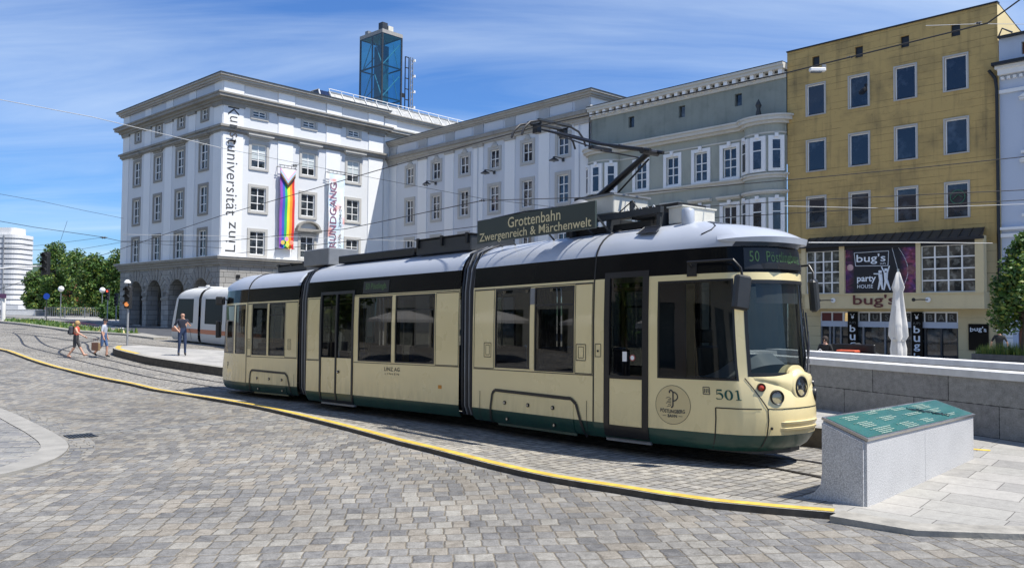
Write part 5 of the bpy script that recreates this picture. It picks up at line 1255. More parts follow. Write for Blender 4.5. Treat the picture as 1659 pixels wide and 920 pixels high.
# light grey end rims of the roofs
mb = MB()
for fr, x0, x1 in ((F2, 3.62, 3.70), (F3, 2.6, 2.72)):
    pts = [(-(1.15-d)-.012, z) for z, d in ROOF[1:-1]]
    mb.grid(len(pts), 2, lambda i, j: fr((x0-.0, x1)[j]-.10*0, pts[i][0], pts[i][1]+.008), plain('rim_light', (.62, .66, .70), .3, var=0) if 'rim_light' not in MATS else MATS['rim_light'], True)
mb.build('roof_end_rims', TR, local=False)

# cabs
SIDEWIN = (1.26, 2.50, 1.04, 2.47); DOOR = (.23, 1.10, .10, 2.65); WS = (2.63, TT-2.63, 1.10, 2.45)
def make_cab(fr, xj, dr, sc, front):
    fn = lambda t, z, off=0: cab_pt(fr, xj, dr, sc, t, z, off)
    mir = lambda h: (TT-h[1], TT-h[0], h[2], h[3])
    if front: holes = [SIDEWIN, mir(SIDEWIN), DOOR, mir(DOOR), WS]
    else: holes = [(.12, .95, 1.1, 2.5), (1.1, 2.45, 1.1, 2.5), mir((.12, .95, 1.1, 2.5)), mir((1.1, 2.45, 1.1, 2.5)), WS]
    ts = refine([0, TT, TT/2]+ARC+[TT-a for a in ARC]+[h[k] for h in holes for k in (0, 1)], .12)
    zc = refine(sorted(set([.30, .5, .66, .8, .95, 1.04, 1.10, 1.9, 2.45, 2.5, 2.555]+[h[k] for h in holes for k in (2, 3) if .3 < h[k] < 2.555])), .25)
    fl = dr < 0
    shell('cab_body', ts, zc, fn, cream, holes, flip=fl)
    shell('skirt', ts, [.06, .13, .22, .30], fn, tgreen, [h for h in holes if h[2] < .3], flip=fl)
    zb = sorted(set(BAND+[h[3] for h in holes if h[3] > 2.555])); shell('window_band', ts, zb, fn, tband, holes, flip=fl)
    # roof: rows of the outline shrinking to the middle line
    mb = MB(); zr = [z for z, d in ROOF]
    def rp(i, j):
        t, z = ts[i], zr[j]; return fn(t, z)
    mb.grid(len(ts), len(zr), rp, silver, True)
    if fl: mb.f = [f[::-1] for f in mb.f]
    mb.build('roof', TR, local=False)
    mb = MB(); P = [(p[0]*sc, p[1]-.12) for p in CABO if p[1] > .3]; poly = [(xj+dr*a, -b) for a, b in P]+[(xj+dr*a, b) for a, b in P[::-1]]
    mb.prism(poly, .28, .36, darkgrey, fn=fr); mb.prism(poly, 2.6, 2.68, black, fn=fr)
    mb.prism([(xj+dr*a*.9, b*.85) for a, b in [(0, -.9), (2.6, -.6), (2.6, .6), (0, .9)]], .12, .28, black, fn=fr); mb.build('floor_and_ceiling', TR, local=False)
    if front:
        glass_pane(*SIDEWIN, fn, cglass, 'cab_side_window'); glass_pane(*mir(SIDEWIN), fn, cglass, 'cab_side_window')
    else:
        for h in holes[:4]: glass_pane(*h, fn, tglass, 'cab_side_window')
    o = glass_pane(*WS, fn, cglass, 'windscreen', frame=.05)
    # roof joint line and seams
    mb = MB()
    R = [fr(xj, -(1.15-d)-.006, z+.004) for z, d in ROOF]+[fr(xj, (1.15-d)+.006, z+.004) for z, d in ROOF[::-1]]; mb.tube(R, .018, black, 5)
    for sd in (-1, 1): lines(mb, [((xj, .3), (xj, 2.93))], lambda t, z, off=0: side_pt(fr, t, z, off, sd), black, .03, .004)
    if front:
        for q in (lambda t: t, lambda t: TT-t):
            lines(mb, [((q(2.15), .08), (q(2.15), .66)), ((q(2.15), .66), (q(2.72), .66)), ((q(2.80), .08), (q(2.80), .66)), ((q(2.80), .66), (q(2.58), 1.08))], fn, black, .016)
        lines(mb, [((2.80, .665), (TT-2.80, .665))], fn, black, .012)
    mb.build('panel_seams', TR, local=False)
    return fn
fnF = make_cab(F1, 3.27, 1, 1.0, True)
fnR = make_cab(F3, 0.0, -1, .80, False)
for q, s_ in ((lambda t: t, 1), (lambda t: TT-t, -1)):
    a, b = sorted((q(.23), q(1.10)))
    mb = MB(); 
    for r in ((a, a+.11, .1, 2.65), (b-.11, b, .1, 2.65), (a+.11, b-.11, 2.56, 2.65), (a+.11, b-.11, .1, .28), (a+.11, b-.11, 1.0, 1.05)): panel(mb, *r, fnF, black, .012, .05)
    o = mb.build('front_door', TR, local=False)
    mb = MB(); panel(mb, a+.12, b-.12, .285, 1.0, fnF, cream, .004, .03); mb.build('door_leaf', o, local=False)
    mb = MB(); ts_ = frange(a+.11, b-.11, 4); mb.grid(5, 2, lambda i, j: fnF(ts_[i], (1.05, 2.56)[j], -.006), tglass); mb.build('door_glass', o, local=False)
    mb = MB(); panel(mb, a, b, .03, .08, fnF, midgrey, .03, .05); mb.build('door_step', o, local=False)
mb = MB(); panel(mb, .62, .70, 1.27, 1.42, fnF, white, .012, .01); 
c = fnF(.82, 1.33, .012); nr_ = (fnF(.82, 1.33, .1)-fnF(.82, 1.33, 0)).normalized(); mb.tube([c, c+nr_*.012], .05, plain('sticker_red', (.35, .08, .06), .5, var=0), 14); mb.tube([c, c+nr_*.014], .035, white, 12); mb.build('door_stickers', TR, local=False)
mb = MB(); lines(mb, rect(.04, .16, 1.33, 1.53), fnF, black, .01); c = fnF(.10, 1.42, .004); mb.tube([c, c+nr_*.01], .018, black, 8); mb.build('key_switch', TR, local=False)
# displays
o = None
mb = MB(); panel(mb, 2.66, TT-2.66, 2.60, 2.90, fnF, black, .012, .02); o = mb.build('destination_display', TR, local=False)
mb = MB(); vs, fs = glyphs('50  Pöstlingberg', w=1.05, h=.20, spacing=1.05); mb.add([fnF(TT/2-.16+x, 2.755+y, .017) for x, y in vs], fs, lcdg); mb.build('lettering', o, local=False)
fn2 = lambda t, z, off=0: side_pt(F2, t, z, off, -1)
mb = MB(); panel(mb, .32, 1.30, 2.58, 2.85, fn2, black, .008, .012); o = mb.build('side_display', TR, local=False)
mb = MB(); vs, fs = glyphs('50 Pöstlingb.', w=.8, h=.17); mb.add([fn2(.82+x, 2.715+y, .012) for x, y in vs], fs, lcdg); mb.build('lettering', o, local=False)
# lettering and emblems on the side
mb = MB()
def ribbon(P, W, ox):
    n = len(P); A = []; B = []
    for i, (x, y) in enumerate(P):
        a = P[max(0, i-1)]; b = P[min(n-1, i+1)]; l = hypot(b[0]-a[0], b[1]-a[1]) or 1; nx_, ny_ = -(b[1]-a[1])/l, (b[0]-a[0])/l; w_ = W[i]/2
        A.append((x+nx_*w_, y+ny_*w_)); B.append((x-nx_*w_, y-ny_*w_))
    mb.add([fnF(2.165+ox+x, .775+y, .006) for x, y in A+B], [(i, i+1, n+i+1, n+i) for i in range(n-1)], textdg)
arc5 = [(.045-.040*cos(t_)*-1*0+.042*sin(t_), .045+.042*cos(t_)) for t_ in [pi*k/9-.55 for k in range(10)]]
ribbon([(.012, .132), (.085, .132)], [.020, .024], 0); ribbon([(.016, .135), (.012, .068)], [.010, .010], 0)
ribbon([(.012, .070)]+arc5+[(.012, .008), (.006, .022)], [.006]+[.010+.020*sin(pi*min(1, k/8)) for k in range(10)]+[.012, .022], 0)
ribbon([(.052+.040*sin(2*pi*k/20), .068+.064*cos(2*pi*k/20)) for k in range(21)], [.009+.020*abs(sin(2*pi*k/20)) for k in range(21)], .115)
ribbon([(.045, .002), (.045, .138)], [.026, .026], .24); ribbon([(.012, .005), (.078, .005)], [.010, .010], .24); ribbon([(.012, .118), (.045, .134)], [.010, .010], .24)
mb.build('fleet_number', TR, local=False)
mb = MB(); vs, fs = glyphs('LINZ AG', w=.55, h=.085, spacing=1.05, bold=.01); mb.add([fn2(1.49+x, .925+y, .005) for x, y in vs], fs, textbk)
vs, fs = glyphs('LINIEN', w=.5, h=.042, spacing=1.5); mb.add([fn2(1.49+x, .825+y, .005) for x, y in vs], fs, textbk); mb.build('company_lettering', TR, local=False)
mb = MB(); ringc = plain('emblem_ring', (.64, .52, .27), .5, var=0); C0 = (1.52, .66); RR = .285
for k in range(40):
    a, b = 2*pi*k/40, 2*pi*(k+1)/40
    for R_ in (RR,):
        mb.add([fnF(C0[0]+(R_-.006)*cos(a), C0[1]+(R_-.006)*sin(a), .005), fnF(C0[0]+(R_-.006)*cos(b), C0[1]+(R_-.006)*sin(b), .005), fnF(C0[0]+R_*cos(b), C0[1]+R_*sin(b), .005), fnF(C0[0]+R_*cos(a), C0[1]+R_*sin(a), .005)], [(0, 1, 2, 3)], textbk)
    mb.add([fnF(C0[0], C0[1], .003), fnF(C0[0]+RR*cos(a), C0[1]+RR*sin(a), .003), fnF(C0[0]+RR*cos(b), C0[1]+RR*sin(b), .003)], [(0, 1, 2)], ringc)
o = mb.build('emblem', TR, local=False)
mb = MB()
vs, fs = glyphs('PÖSTLINGBERG', w=.40, h=.065, bold=.02); mb.add([fnF(C0[0]+x, C0[1]-.09+y+.25*x*x, .008) for x, y in vs], fs, textbk)
vs, fs = glyphs('BAHN', w=.15, h=.045, bold=.02); mb.add([fnF(C0[0]+x, C0[1]-.16+y, .008) for x, y in vs], fs, textbk)
strip(mb, [(C0[0]-.16, C0[1]-.16), (C0[0]-.10, C0[1]-.16)], fnF, textbk, .006, .008); strip(mb, [(C0[0]+.10, C0[1]-.16), (C0[0]+.16, C0[1]-.16)], fnF, textbk, .006, .008)
# the curly P and the little dragon-like flourish
Px = [(-.03, -.04), (-.0, -.02), (.0, .08), (.0, .18), (-.03, .215), (-.06, .20), (-.055, .17)]; strip(mb, [(C0[0]+a+.01, C0[1]+b) for a, b in Px], fnF, textbk, .022, .008)
bow = [(.01+.075*sin(pi*k/8), .185-.065*(1-cos(pi*k/8))) for k in range(9)]; strip(mb, [(C0[0]+a, C0[1]+b) for a, b in bow], fnF, textbk, .018, .008)
for k in range(6): strip(mb, [(C0[0]-.09+.02*sin(k*2.1), C0[1]-.03+k*.025), (C0[0]-.05+.015*cos(k*1.7), C0[1]-.015+k*.025), (C0[0]-.02, C0[1]+.0+k*.018)], fnF, textbk, .007, .008)
mb.build('lettering', o, local=False)
mb = MB(); lines(mb, rect(1.99, 2.08, .84, .94), fnF, textbk, .01); 
for k in range(3): lines(mb, [((2.01+k*.025, .86), (2.01+k*.025, .92))], fnF, textbk, .012)
mb.build('service_mark', TR, local=False)
mb = MB(); vs, fs = glyphs('P', w=.12, h=.2); mb.add([fnR(1.7-x, .75+y, .005) for x, y in vs], fs, textbk); mb.build('rear_emblem', TR, local=False)

# lamps
refl = plain('lamp_reflector', (.75, .76, .78), .25, .4, var=0)
def lamp(t, z, r, lens, name='headlight', out=.02, bez=chrome, tilt=0):
    c = fnF(t, z, 0); nrm = (fnF(t, z, .1)-fnF(t, z, 0)).normalized(); nrm = (nrm+Vector((0, 0, tilt))).normalized()
    mb = MB(); q = nrm.to_track_quat('Z', 'Y').to_matrix().to_4x4(); mb.M = Matrix.Translation(c+nrm*out) @ q
    mb.lathe([(r*1.22, -.1), (r*1.22, -.01), (r*1.12, .012), (r*1.0, .005), (r*.95, -.03)], (0, 0, 0), black, 20)
    o = mb.build(name, TR, local=False)
    mb = MB(); mb.M = Matrix.Translation(c+nrm*out) @ q
    mb.lathe([(r*.97, -.03), (r*.7, -.06), (r*.25, -.08)], (0, 0, 0), bez, 18); mb.lathe([(r*.25, -.08), (r*.22, -.045), (0, -.04)], (0, 0, 0), lens if lens != lensg else white, 12); mb.build('reflector', o, local=False)
    mb = MB(); mb.M = Matrix.Translation(c+nrm*out) @ q
    mb.lathe([(r*.98, -.01), (r*.7, .004), (r*.35, .012), (0, .014)], (0, 0, 0), lens if lens != lensg else lensg, 18); mb.build('lens', o, local=False)
    return nrm
for q in (lambda t: t, lambda t: TT-t):
    lamp(q(2.95), .82, .085, lensg, bez=refl); lamp(q(2.76), .955, .05, MATS['red_lens'], 'turn_signal')
    # moulded hollow between the two lamps and the screen
    mb = MB()
    P = [(q(3.02), .97), (q(3.16), .90), (q(3.28), .72)]
# round centre headlight on its hump
c = fnF(TT/2, .95, 0); fd = F1.f; mb = MB(); mb.M = Matrix.Translation(c+fd*(-.05)) @ fd.to_track_quat('Z', 'Y').to_matrix().to_4x4()
mb.lathe([(.30, -.14), (.275, -.04), (.235, .03), (.20, .075), (.175, .085), (.15, .08), (.14, .045)], (0, 0, 0), cream, 28)
mb.build('headlight_housing', TR, local=False)
mb = MB(); mb.M = Matrix.Translation(c+fd*(-.05)) @ fd.to_track_quat('Z', 'Y').to_matrix().to_4x4()
mb.lathe([(.15, .05), (.148, .088), (.125, .095), (.118, .06)], (0, 0, 0), black, 24); o = mb.build('headlight', TR, local=False)
mb = MB(); mb.M = Matrix.Translation(c+fd*(-.05)) @ fd.to_track_quat('Z', 'Y').to_matrix().to_4x4()
mb.lathe([(.12, .06), (.08, .03), (.035, .02)], (0, 0, 0), refl, 24); mb.lathe([(.035, .02), (.03, .065), (0, .07)], (0, 0, 0), black, 14)
for k in range(10):
    a = 2*pi*k/10; mb.tube([(.04*cos(a), .04*sin(a), .03), (.115*cos(a), .115*sin(a), .07)], .006, darkgrey, 4)
mb.build('reflector', o, local=False)
mb = MB(); mb.M = Matrix.Translation(c+fd*(-.05)) @ fd.to_track_quat('Z', 'Y').to_matrix().to_4x4(); mb.lathe([(.118, .08), (.08, .092), (0, .098)], (0, 0, 0), lensg, 22); mb.build('lens', o, local=False)
# moulded brow sweeping from the screen down to the middle lamp
mb = MB()
for s_ in (1, -1):
    n = 14; rows = []
    for k in range(n+1):
        w_ = k/n; dt = .10+.62*w_; zt = 1.10+.06*math.exp(-(dt/.28)**2)*1.2; zb = 1.10-.22*(1-w_)**1.5-.05
        rows.append((TT/2-s_*dt, zt-.0*w_, zb, .05*(1-w_)**.7+.004))
    mb.grid(n+1, 4, lambda i, j: fnF(rows[i][0], rows[i][1]+(rows[i][2]-rows[i][1])*j/3, rows[i][3]*(1, 1.2, .8, 0)[j]), cream, True)
n = 12
mb.grid(n+1, 5, lambda i, j: fnF(TT/2-.22+.44*i/n, 1.10+(.15*math.cos((i/n-.5)*pi)**.6 if 0 < i < n else 0)*(j/4), .035), cream, True)
mb.grid(n+1, 2, lambda i, j: fnF(TT/2-.22+.44*i/n, 1.10+(.15*math.cos((i/n-.5)*pi)**.6 if 0 < i < n else 0), .035 if j == 0 else -.06), cream, True)
mb.build('headlight_brow', TR, local=False)
# bumper ridges
mb = MB()
for z in (.47, .385):
    ts_ = refine([2.98, TT-2.98], .08)
    prof_ = [(-.022, 0), (-.018, .022), (.012, .028), (.022, 0)]
    mb.grid(len(ts_), 4, lambda i, j: fnF(ts_[i], z+prof_[j][0], prof_[j][1]*(0 if i in (0, len(ts_)-1) else 1)), cream, True)
mb.build('bumper_ridges', TR, local=False)
mb = MB(); mb.prism([(3.27+a, b) for a, b in ((1.9, -.7), (2.55, -.55), (2.75, -.3), (2.8, 0), (2.75, .3), (2.55, .55), (1.9, .7))], .0+.02, .10, darkgrey, fn=F1); mb.build('coupling_flap', TR, local=False)
mb = MB(); c = fnF(2.84, .40, .01); mb.tube([c, c+fd*.02], .02, black, 8); mb.build('jack_hole', TR, local=False)
# visor lip
mb = MB(); ts_ = refine([2.2, TT-2.2], .07); tm = TT/2-2.2
def lip(i, j):
    t = ts_[i]; k = max(0, 1-((t-TT/2)/tm)**2)**.5
    return [fnF(t, 2.99, -.05*k)-Vector((0, 0, .06*k)), fnF(t, 2.99, .015+.02*k)-Vector((0, 0, .085*k)), fnF(t, 2.99, .02+.035*k), fnF(t, 3.03, .015+.02*k), fnF(t, 3.08, .003)][j]
mb.grid(len(ts_), 5, lip, silver, True); mb.build('visor_lip', TR, local=False)
mb = MB(); ts_ = refine([2.5, TT-2.5], .1); mb.grid(len(ts_), 2, lambda i, j: fnF(ts_[i], 2.93, .01) if j == 0 else fnF(ts_[i], 2.992, -.0), plain('visor_underside', (.015, .03, .06), .3, var=0), True); mb.build('visor_underside', TR, local=False)  # dark blue shade below the lip, put into the underside colour
mb = MB()
for s_ in (1, -1):
    a = fnF(TT/2-s_*1.62, 3.14, .012); 
    P = [fnF(TT/2-s_*dt, z, .004) for dt, z in ((1.50, 3.13), (1.3, 3.20), (1.15, 3.28), (1.1, 3.34))]; mb.tube(P, .012, black, 5)
mb.build('roof_seams', TR, local=False)
# roof vent
mb = MB(); P = [F1(3.98, -.74, 3.32), F1(4.32, -.74, 3.315), F1(4.36, -.90, 3.205), F1(3.96, -.90, 3.21)]
mb.add([p+Vector((0, 0, .035)) for p in P], [(0, 1, 2, 3)], black)
mb.tube([p+Vector((0, 0, .035)) for p in P+[P[0]]], .01, darkgrey, 5); mb.build('roof_vent', TR, local=False)
# mirrors
def mirror(q, s_):
    a = fnF(q(1.83), 2.66, .02); b = fnF(q(1.83), 2.72, .14); e = fnF(q(2.50), 2.72, .22); g = fnF(q(2.60), 2.60, .24); h = fnF(q(2.62), 2.48, .22)
    mb = MB(); mb.tube([a, b, b.lerp(e, .5), e, g, h], .018, black, 7)
    mb2 = MB(); panel(mb2, *sorted((q(1.76), q(1.92))), 2.52, 2.72, fnF, black, .02, .03)
    mb.v += mb2.v; k = len(mb.v)-len(mb2.v); mb.f += [[k+i for i in f] for f in mb2.f]; mb.mi += [0]*len(mb2.f); mb.sm += [False]*len(mb2.f)
    o = mb.build('mirror', TR, local=False)
    d = F1.f; sdv = F1.n*s_
    M = Matrix((d.cross(Vector((0, 0, 1))).normalized(), d, Vector((0, 0, 1)))).transposed().to_4x4(); M.translation = h+Vector((0, 0, -.22))+sdv*.02
    mb = MB(M @ Matrix.Rotation(radians(-9)*s_*-1, 4, 'Y') @ Matrix.Rotation(radians(20)*s_, 4, 'Z')); mb.box(-.12, .12, -.06, .06, -.24, .24, darkblk, bev=.03); mb.build('mirror_housing', o, local=False)
darkblk = plain('mirror_black', (.02, .021, .022), .45, var=.1)
mirror(lambda t: t, -1); mirror(lambda t: TT-t, 1)
mb = MB(); a = fnR(1.9, 2.65, .02); b = fnR(2.4, 2.68, .2); mb.tube([a, a.lerp(b, .5)+Vector((0, 0, .04)), b], .02, black, 6); M = Matrix.Translation(b); MBx = mb; mb.M = M; mb.box(-.12, .12, -.1, .1, -.15, .1, darkblk, bev=.03); mb.M = Matrix.Translation(fnR(2.35, 1.95, .2)); mb.box(-.06, .06, -.1, .1, -.4, .1, darkblk, bev=.02); mb.build_each('rear_mirror', TR, local=False)
# wiper
mb = MB(); P0 = fnF(TT/2+.30, 1.12, .03); mb.tube([P0, fnF(TT/2+.62, 1.5, .05), fnF(TT/2+.72, 2.0, .05)], .012, black, 5); mb.tube([fnF(TT/2+.68, 1.25, .035), fnF(TT/2+.80, 2.05, .03)], .014, black, 5); mb.tube([P0, fnF(TT/2+.66, 1.72, .06)], .008, black, 4); mb.build('wiper', TR, local=False)
# driver's cab inside: desk, blind, seat, partition
mb = MB(); dash = plain('desk_grey', (.20, .22, .24), .5, var=.08); n = 14
mb.grid(n+1, 6, lambda i, j: F1(3.27+2.62-.16*j-(.05 if j else 0)-.35*(abs(i/n-.5)*2)**2, -.62+1.24*i/n, 1.06+.36*sin(pi*min(1, (j+.6)/4))**.8*(1-(abs(i/n-.5)*2)**3)), dash, True); mb.build('driver_desk', TR, local=False)
mb = MB(); mb.box(3.27+1.35, 3.27+1.75, -.25, .25, .8, .9, black, fn=F1, bev=.03); mb.box(3.27+1.28, 3.27+1.4, -.25, .25, .85, 1.5, black, fn=F1, bev=.03); mb.box(3.27+1.3, 3.27+1.38, -.14, .14, 1.55, 1.75, black, fn=F1, bev=.02); mb.box(3.27+1.5, 3.27+1.6, -.05, .05, .36, .8, black, fn=F1); mb.build('driver_seat', TR, local=False)
mb = MB(); ts_ = refine([2.85, TT-2.85], .15); mb.grid(len(ts_), 2, lambda i, j: fnF(ts_[i], (2.12, 2.44)[j], -.07), plain('sun_blind', (.12, .13, .14), .7), True); mb.build('sun_blind', TR, local=False)
mb = MB(); mb.box(3.27+1.15, 3.27+1.18, -.95, -.3, .36, 2.6, darkgrey, fn=F1); mb.box(3.27+1.15, 3.27+1.18, .3, .95, .36, 2.6, darkgrey, fn=F1); mb.box(3.27+2.3, 3.27+2.33, -.60, -.56, 1.1, 2.5, midgrey, fn=F1); mb.build('cab_partition', TR, local=False)
# passenger seats
seatm = plain('seat_fabric', (.03, .07, .16), .8, var=.2, vs=20); poleg = plain('grab_pole', (.5, .4, .08), .3, var=0)
def seat(fr, x, y, d):
    mb = MB(); mb.box(x, x+.42*d, y-.42, y+.42, .72, .80, seatm, fn=fr, bev=.02) if d > 0 else mb.box(x-.42, x, y-.42, y+.42, .72, .80, seatm, fn=fr, bev=.02)
    xb = x-.02*d; mb.box(min(xb, xb-.07*d), max(xb, xb-.07*d), y-.42, y+.42, .75, 1.42, seatm, fn=fr, bev=.02); mb.box(min(x, x+.3*d), max(x, x+.3*d), y-.3, y+.3, .36, .72, darkgrey, fn=fr); return mb.build('seat', TR, local=False)
for x, d in ((.5, 1), (1.75, -1), (1.95, 1), (3.1, -1)):
    for y in (-.62, .62): seat(F1, x, y, d)
for x, d in ((.6, 1), (1.9, -1), (2.1, 1), (3.3, -1)):
    for y in (-.62, .62): seat(F2, x, y, d)
for x, d in ((.5, 1), (1.7, -1)):
    for y in (-.62, .62): seat(F3, x, y, d)
for fr, x, y in ((F2, -.72, .3), (F2, -.1, -.8), (F2, -1.5, -.8), (F1, .2, -.6), (F1, 3.3, -.75), (F1, 4.4, -.8)):
    MB().tube([fr(x, y, .36), fr(x, y, 2.62)], .02, steelm, 6).build('grab_pole', TR, local=False)
mb = MB(); panel(mb, .52, .72, 1.62, 1.95, fn2, plain('notice_paper', (.45, .44, .43), .6, var=.2, vs=30), -.012, .003); panel(mb, .50, .74, 1.60, 1.98, fn2, MATS['sticker_red'], -.016, .003); panel(mb, .26, .46, 1.16, 1.36, fn2, plain('notice_blue', (.02, .05, .2), .6, var=.3, vs=20), -.012, .003); mb.build('window_notices', TR, local=False)
# sign board on the roof edge
mb = MB(); a0, a1 = .10, 3.28
mb.box(a0, a1, -1.14, -1.10, 3.39, 3.83, signbg, fn=F1); o = mb.build('roof_sign', TR, local=False)
mb = MB(); 
vs, fs = glyphs('Grottenbahn', w=1.42, h=.19, bold=.008); mb.add([F1(1.75+x, -1.146, 3.70+y) for x, y in vs], fs, goldtx)
vs, fs = glyphs('Zwergenreich & Märchenwelt', w=3.02, h=.20, bold=.008); mb.add([F1(1.69+x, -1.146, 3.475+y) for x, y in vs], fs, goldtx); mb.build('lettering', o, local=False)
mb = MB()
for x in (.2, .6, 1.7, 2.7, 3.1): mb.tube([F1(x, -1.09, 3.75), F1(x, -.6, 3.36)], .018, darkgrey, 5)
mb.build('brackets', o, local=False)
# roof equipment
mb = MB(); mb.box(2.35, 3.12, -.55, .30, 3.70, 4.02, beige, fn=F1, bev=.015); mb.box(3.12, 3.14, -.16, -.05, 3.75, 3.93, black, fn=F1); mb.box(2.3, 3.16, -.58, .33, 4.0, 4.03, midgrey, fn=F1); mb.build('resistor_box', TR, local=False)
mb = MB(); mb.box(2.0, 4.2, -.62, -.54, 3.58, 3.68, darkgrey, fn=F1); mb.box(2.0, 4.2, .5, .58, 3.58, 3.68, darkgrey, fn=F1)
for x in (2.1, 3.0, 4.1): mb.box(x, x+.07, -.6, .55, 3.36, 3.6, darkgrey, fn=F1)
mb.box(1.9, 3.9, -.5, .5, 3.40, 3.5, black, fn=F1); mb.box(3.2, 4.2, -.2, .5, 3.6, 3.78, black, fn=F1)
for k in range(5): mb.tube([F1(3.3+.14*k, -.5, 3.6), F1(3.35+.14*k, -.45, 3.74), F1(3.42+.14*k, -.4, 3.62)], .012, midgrey if k % 2 else white, 5)
mb.tube([F1(3.2, -.5, 3.7), F1(3.5, -.5, 3.86), F1(3.7, -.5, 3.62)], .012, black, 5); mb.build('roof_frame', TR, local=False)
mb = MB(); mb.box(4.22, 4.5, -.46, .35, 3.40, 3.66, beige, fn=F1, bev=.012); mb.box(4.2, 4.52, -.48, .37, 3.655, 3.675, beige, fn=F1); mb.build('control_box', TR, local=False)
mb = MB(); mb.M = Matrix.Translation(F1(4.66, -.52, 3.34)); mb.lathe([(.09, 0), (.10, .05), (.10, .21), (.08, .25), (0, .27)], (0, 0, 0), silver, 16); mb.build('horn_housing', TR, local=False)
mb = MB(); mb.M = Matrix.Translation(F1(2.55, -.75, 3.86)); mb.lathe([(.20, 0), (.16, .06), (.06, .10), (0, .11)], (0, 0, 0), midgrey, 14); mb.lathe([(.03, -.4), (.03, 0)], (0, 0, 0), midgrey, 8); mb.build('roof_bell', TR, local=False)
for fr, a in ((F2, (1.75, 3.55, -.75, .5, 3.36, 3.68, darkgrey)), (F2, (-1.4, 1.6, -.7, .5, 3.38, 3.56, black)), (F2, (-2.95, -1.75, -.75, .1, 3.38, 3.80, midgrey)), (F3, (.5, 2.0, -.5, .5, 3.4, 3.58, darkgrey))):
    mb = MB(); mb.box(*a[:6], a[6], fn=fr, bev=.02)
    if a[6] is darkgrey:
        mb.box(a[0]-.03, a[1]+.03, a[2]-.03, a[3]+.03, a[5], a[5]+.02, black, fn=fr)
        for x in (a[0]+.1, (a[0]+a[1])/2, a[1]-.1): mb.box(x-.03, x+.03, a[2]-.05, a[2], a[4]+.15, a[5]+.04, black, fn=fr)
    mb.build('roof_unit', TR, local=False)
mb = MB()
for k in range(9): mb.tube([F1(2.0+.06*k, -.9+.0*k, 3.42), F1(2.0+.06*k, -.92, 3.78+.03*sin(k*2))], .02, black, 5)
mb.tube([F1(.3, -.95, 3.86), F1(1.2, -.9, 3.90), F1(2.2, -.85, 3.88)], .018, black, 5); mb.build('roof_cables', TR, local=False)
# pantograph: single-arm, knee towards the cab
mb = MB(); Kn = (3.42, 4.74); Bs = (2.2, 4.12); Hd = (.75, 5.60)
mb.tube([F1(Bs[0], 0, Bs[1]), F1(Kn[0], 0, Kn[1])], [.065, .05], black, 9)
mb.tube([F1(2.35, -.3, 4.08), F1(2.35, .3, 4.08)], .05, black, 7); mb.box(2.0, 2.9, -.4, .4, 4.03, 4.09, black, fn=F1)
mb.tube([F1(2.62, 0, 4.1), F1(3.40, 0, 4.62)], .018, black, 6); mb.tube([F1(Kn[0]+.0, -.2, Kn[1]), F1(Kn[0], .2, Kn[1])], .055, black, 8)
o = mb.build('pantograph', TR, local=False)
mb = MB()
for y in (-.16, .16): mb.tube([F1(Kn[0]+.16, y, Kn[1]-.02), F1(2.4, y*1.3, 5.03), F1(1.05, y*2.2, 5.52)], [.034, .026, .020], black, 7)
mb.tube([F1(Kn[0]-.1, 0, Kn[1]-.1), F1(2.3, 0, 4.95), F1(1.1, 0, 5.46)], .014, black, 5)
mb.tube([F1(1.05, -.36, 5.52), F1(1.05, .36, 5.52)], .02, black, 6)
mb.tube([F1(2.9, -.2, 4.92), F1(2.9, .2, 4.92)], .02, black, 6); mb.box(2.2, 2.3, -.25, .25, 4.96, 5.02, black, fn=F1)
mb.build('upper_arm', o, local=False)
mb = MB()
for x in (.72, 1.02):
    P = [(-.82, 5.36), (-.76, 5.50), (-.62, 5.63), (-.4, 5.69), (0, 5.70), (.4, 5.69), (.62, 5.63), (.76, 5.50), (.82, 5.36)]
    mb.tube([F1(x, y, z) for y, z in P], .022, black, 6); mb.box(x-.03, x+.03, -.42, .42, 5.69, 5.73, darkgrey, fn=F1)
for y in (-.34, .34): mb.tube([F1(.72, y, 5.66), F1(1.02, y, 5.66)], .018, black, 5); mb.box(.82, .96, y-.05, y+.05, 5.48, 5.66, black, fn=F1)
mb.build('collector_head', o, local=False)

# ================================================================== the white and orange tram behind the platform
WT = thing('white_tram', 'white tram with an orange stripe standing behind the platform', 'tram', (-18.5, 49, gz(-18.5, 49)), 0)
FW_ = Frame((-21.55, 52.6), (-15.9, 46.25)); FW_.z0 = -.02; FW_.sl = -.012
wtw = plain('white_tram_paint', (.62, .62, .60), .55, var=.02); wtg = plain('white_tram_dark_glass', (.006, .007, .007), .35, var=0); wtg.node_tree.nodes['Principled BSDF'].inputs['Specular IOR Level'].default_value = .05
wto = plain('orange_stripe_paint', (.50, .13, .035), .35, var=.05)
def wprof(z): return interp(z, [.1, .3, .9, 2.7, 3.0, 3.2, 3.33], [.10, .02, 0, .05, .14, .32, .6])
def wt_u(z): return interp(z, [.1, .5, 1.1, 2.6, 2.95, 3.15, 3.33], [.05, .0, .08, .62, .95, 1.3, 2.0])
def wt_pt(x, z, sd, off=0): return FW_(x, sd*(1.2-wprof(z)+off), z)
zs = [.12, .3, .62, .88, 1.22, 1.9, 2.68, 2.9, 3.05, 3.2, 3.33]
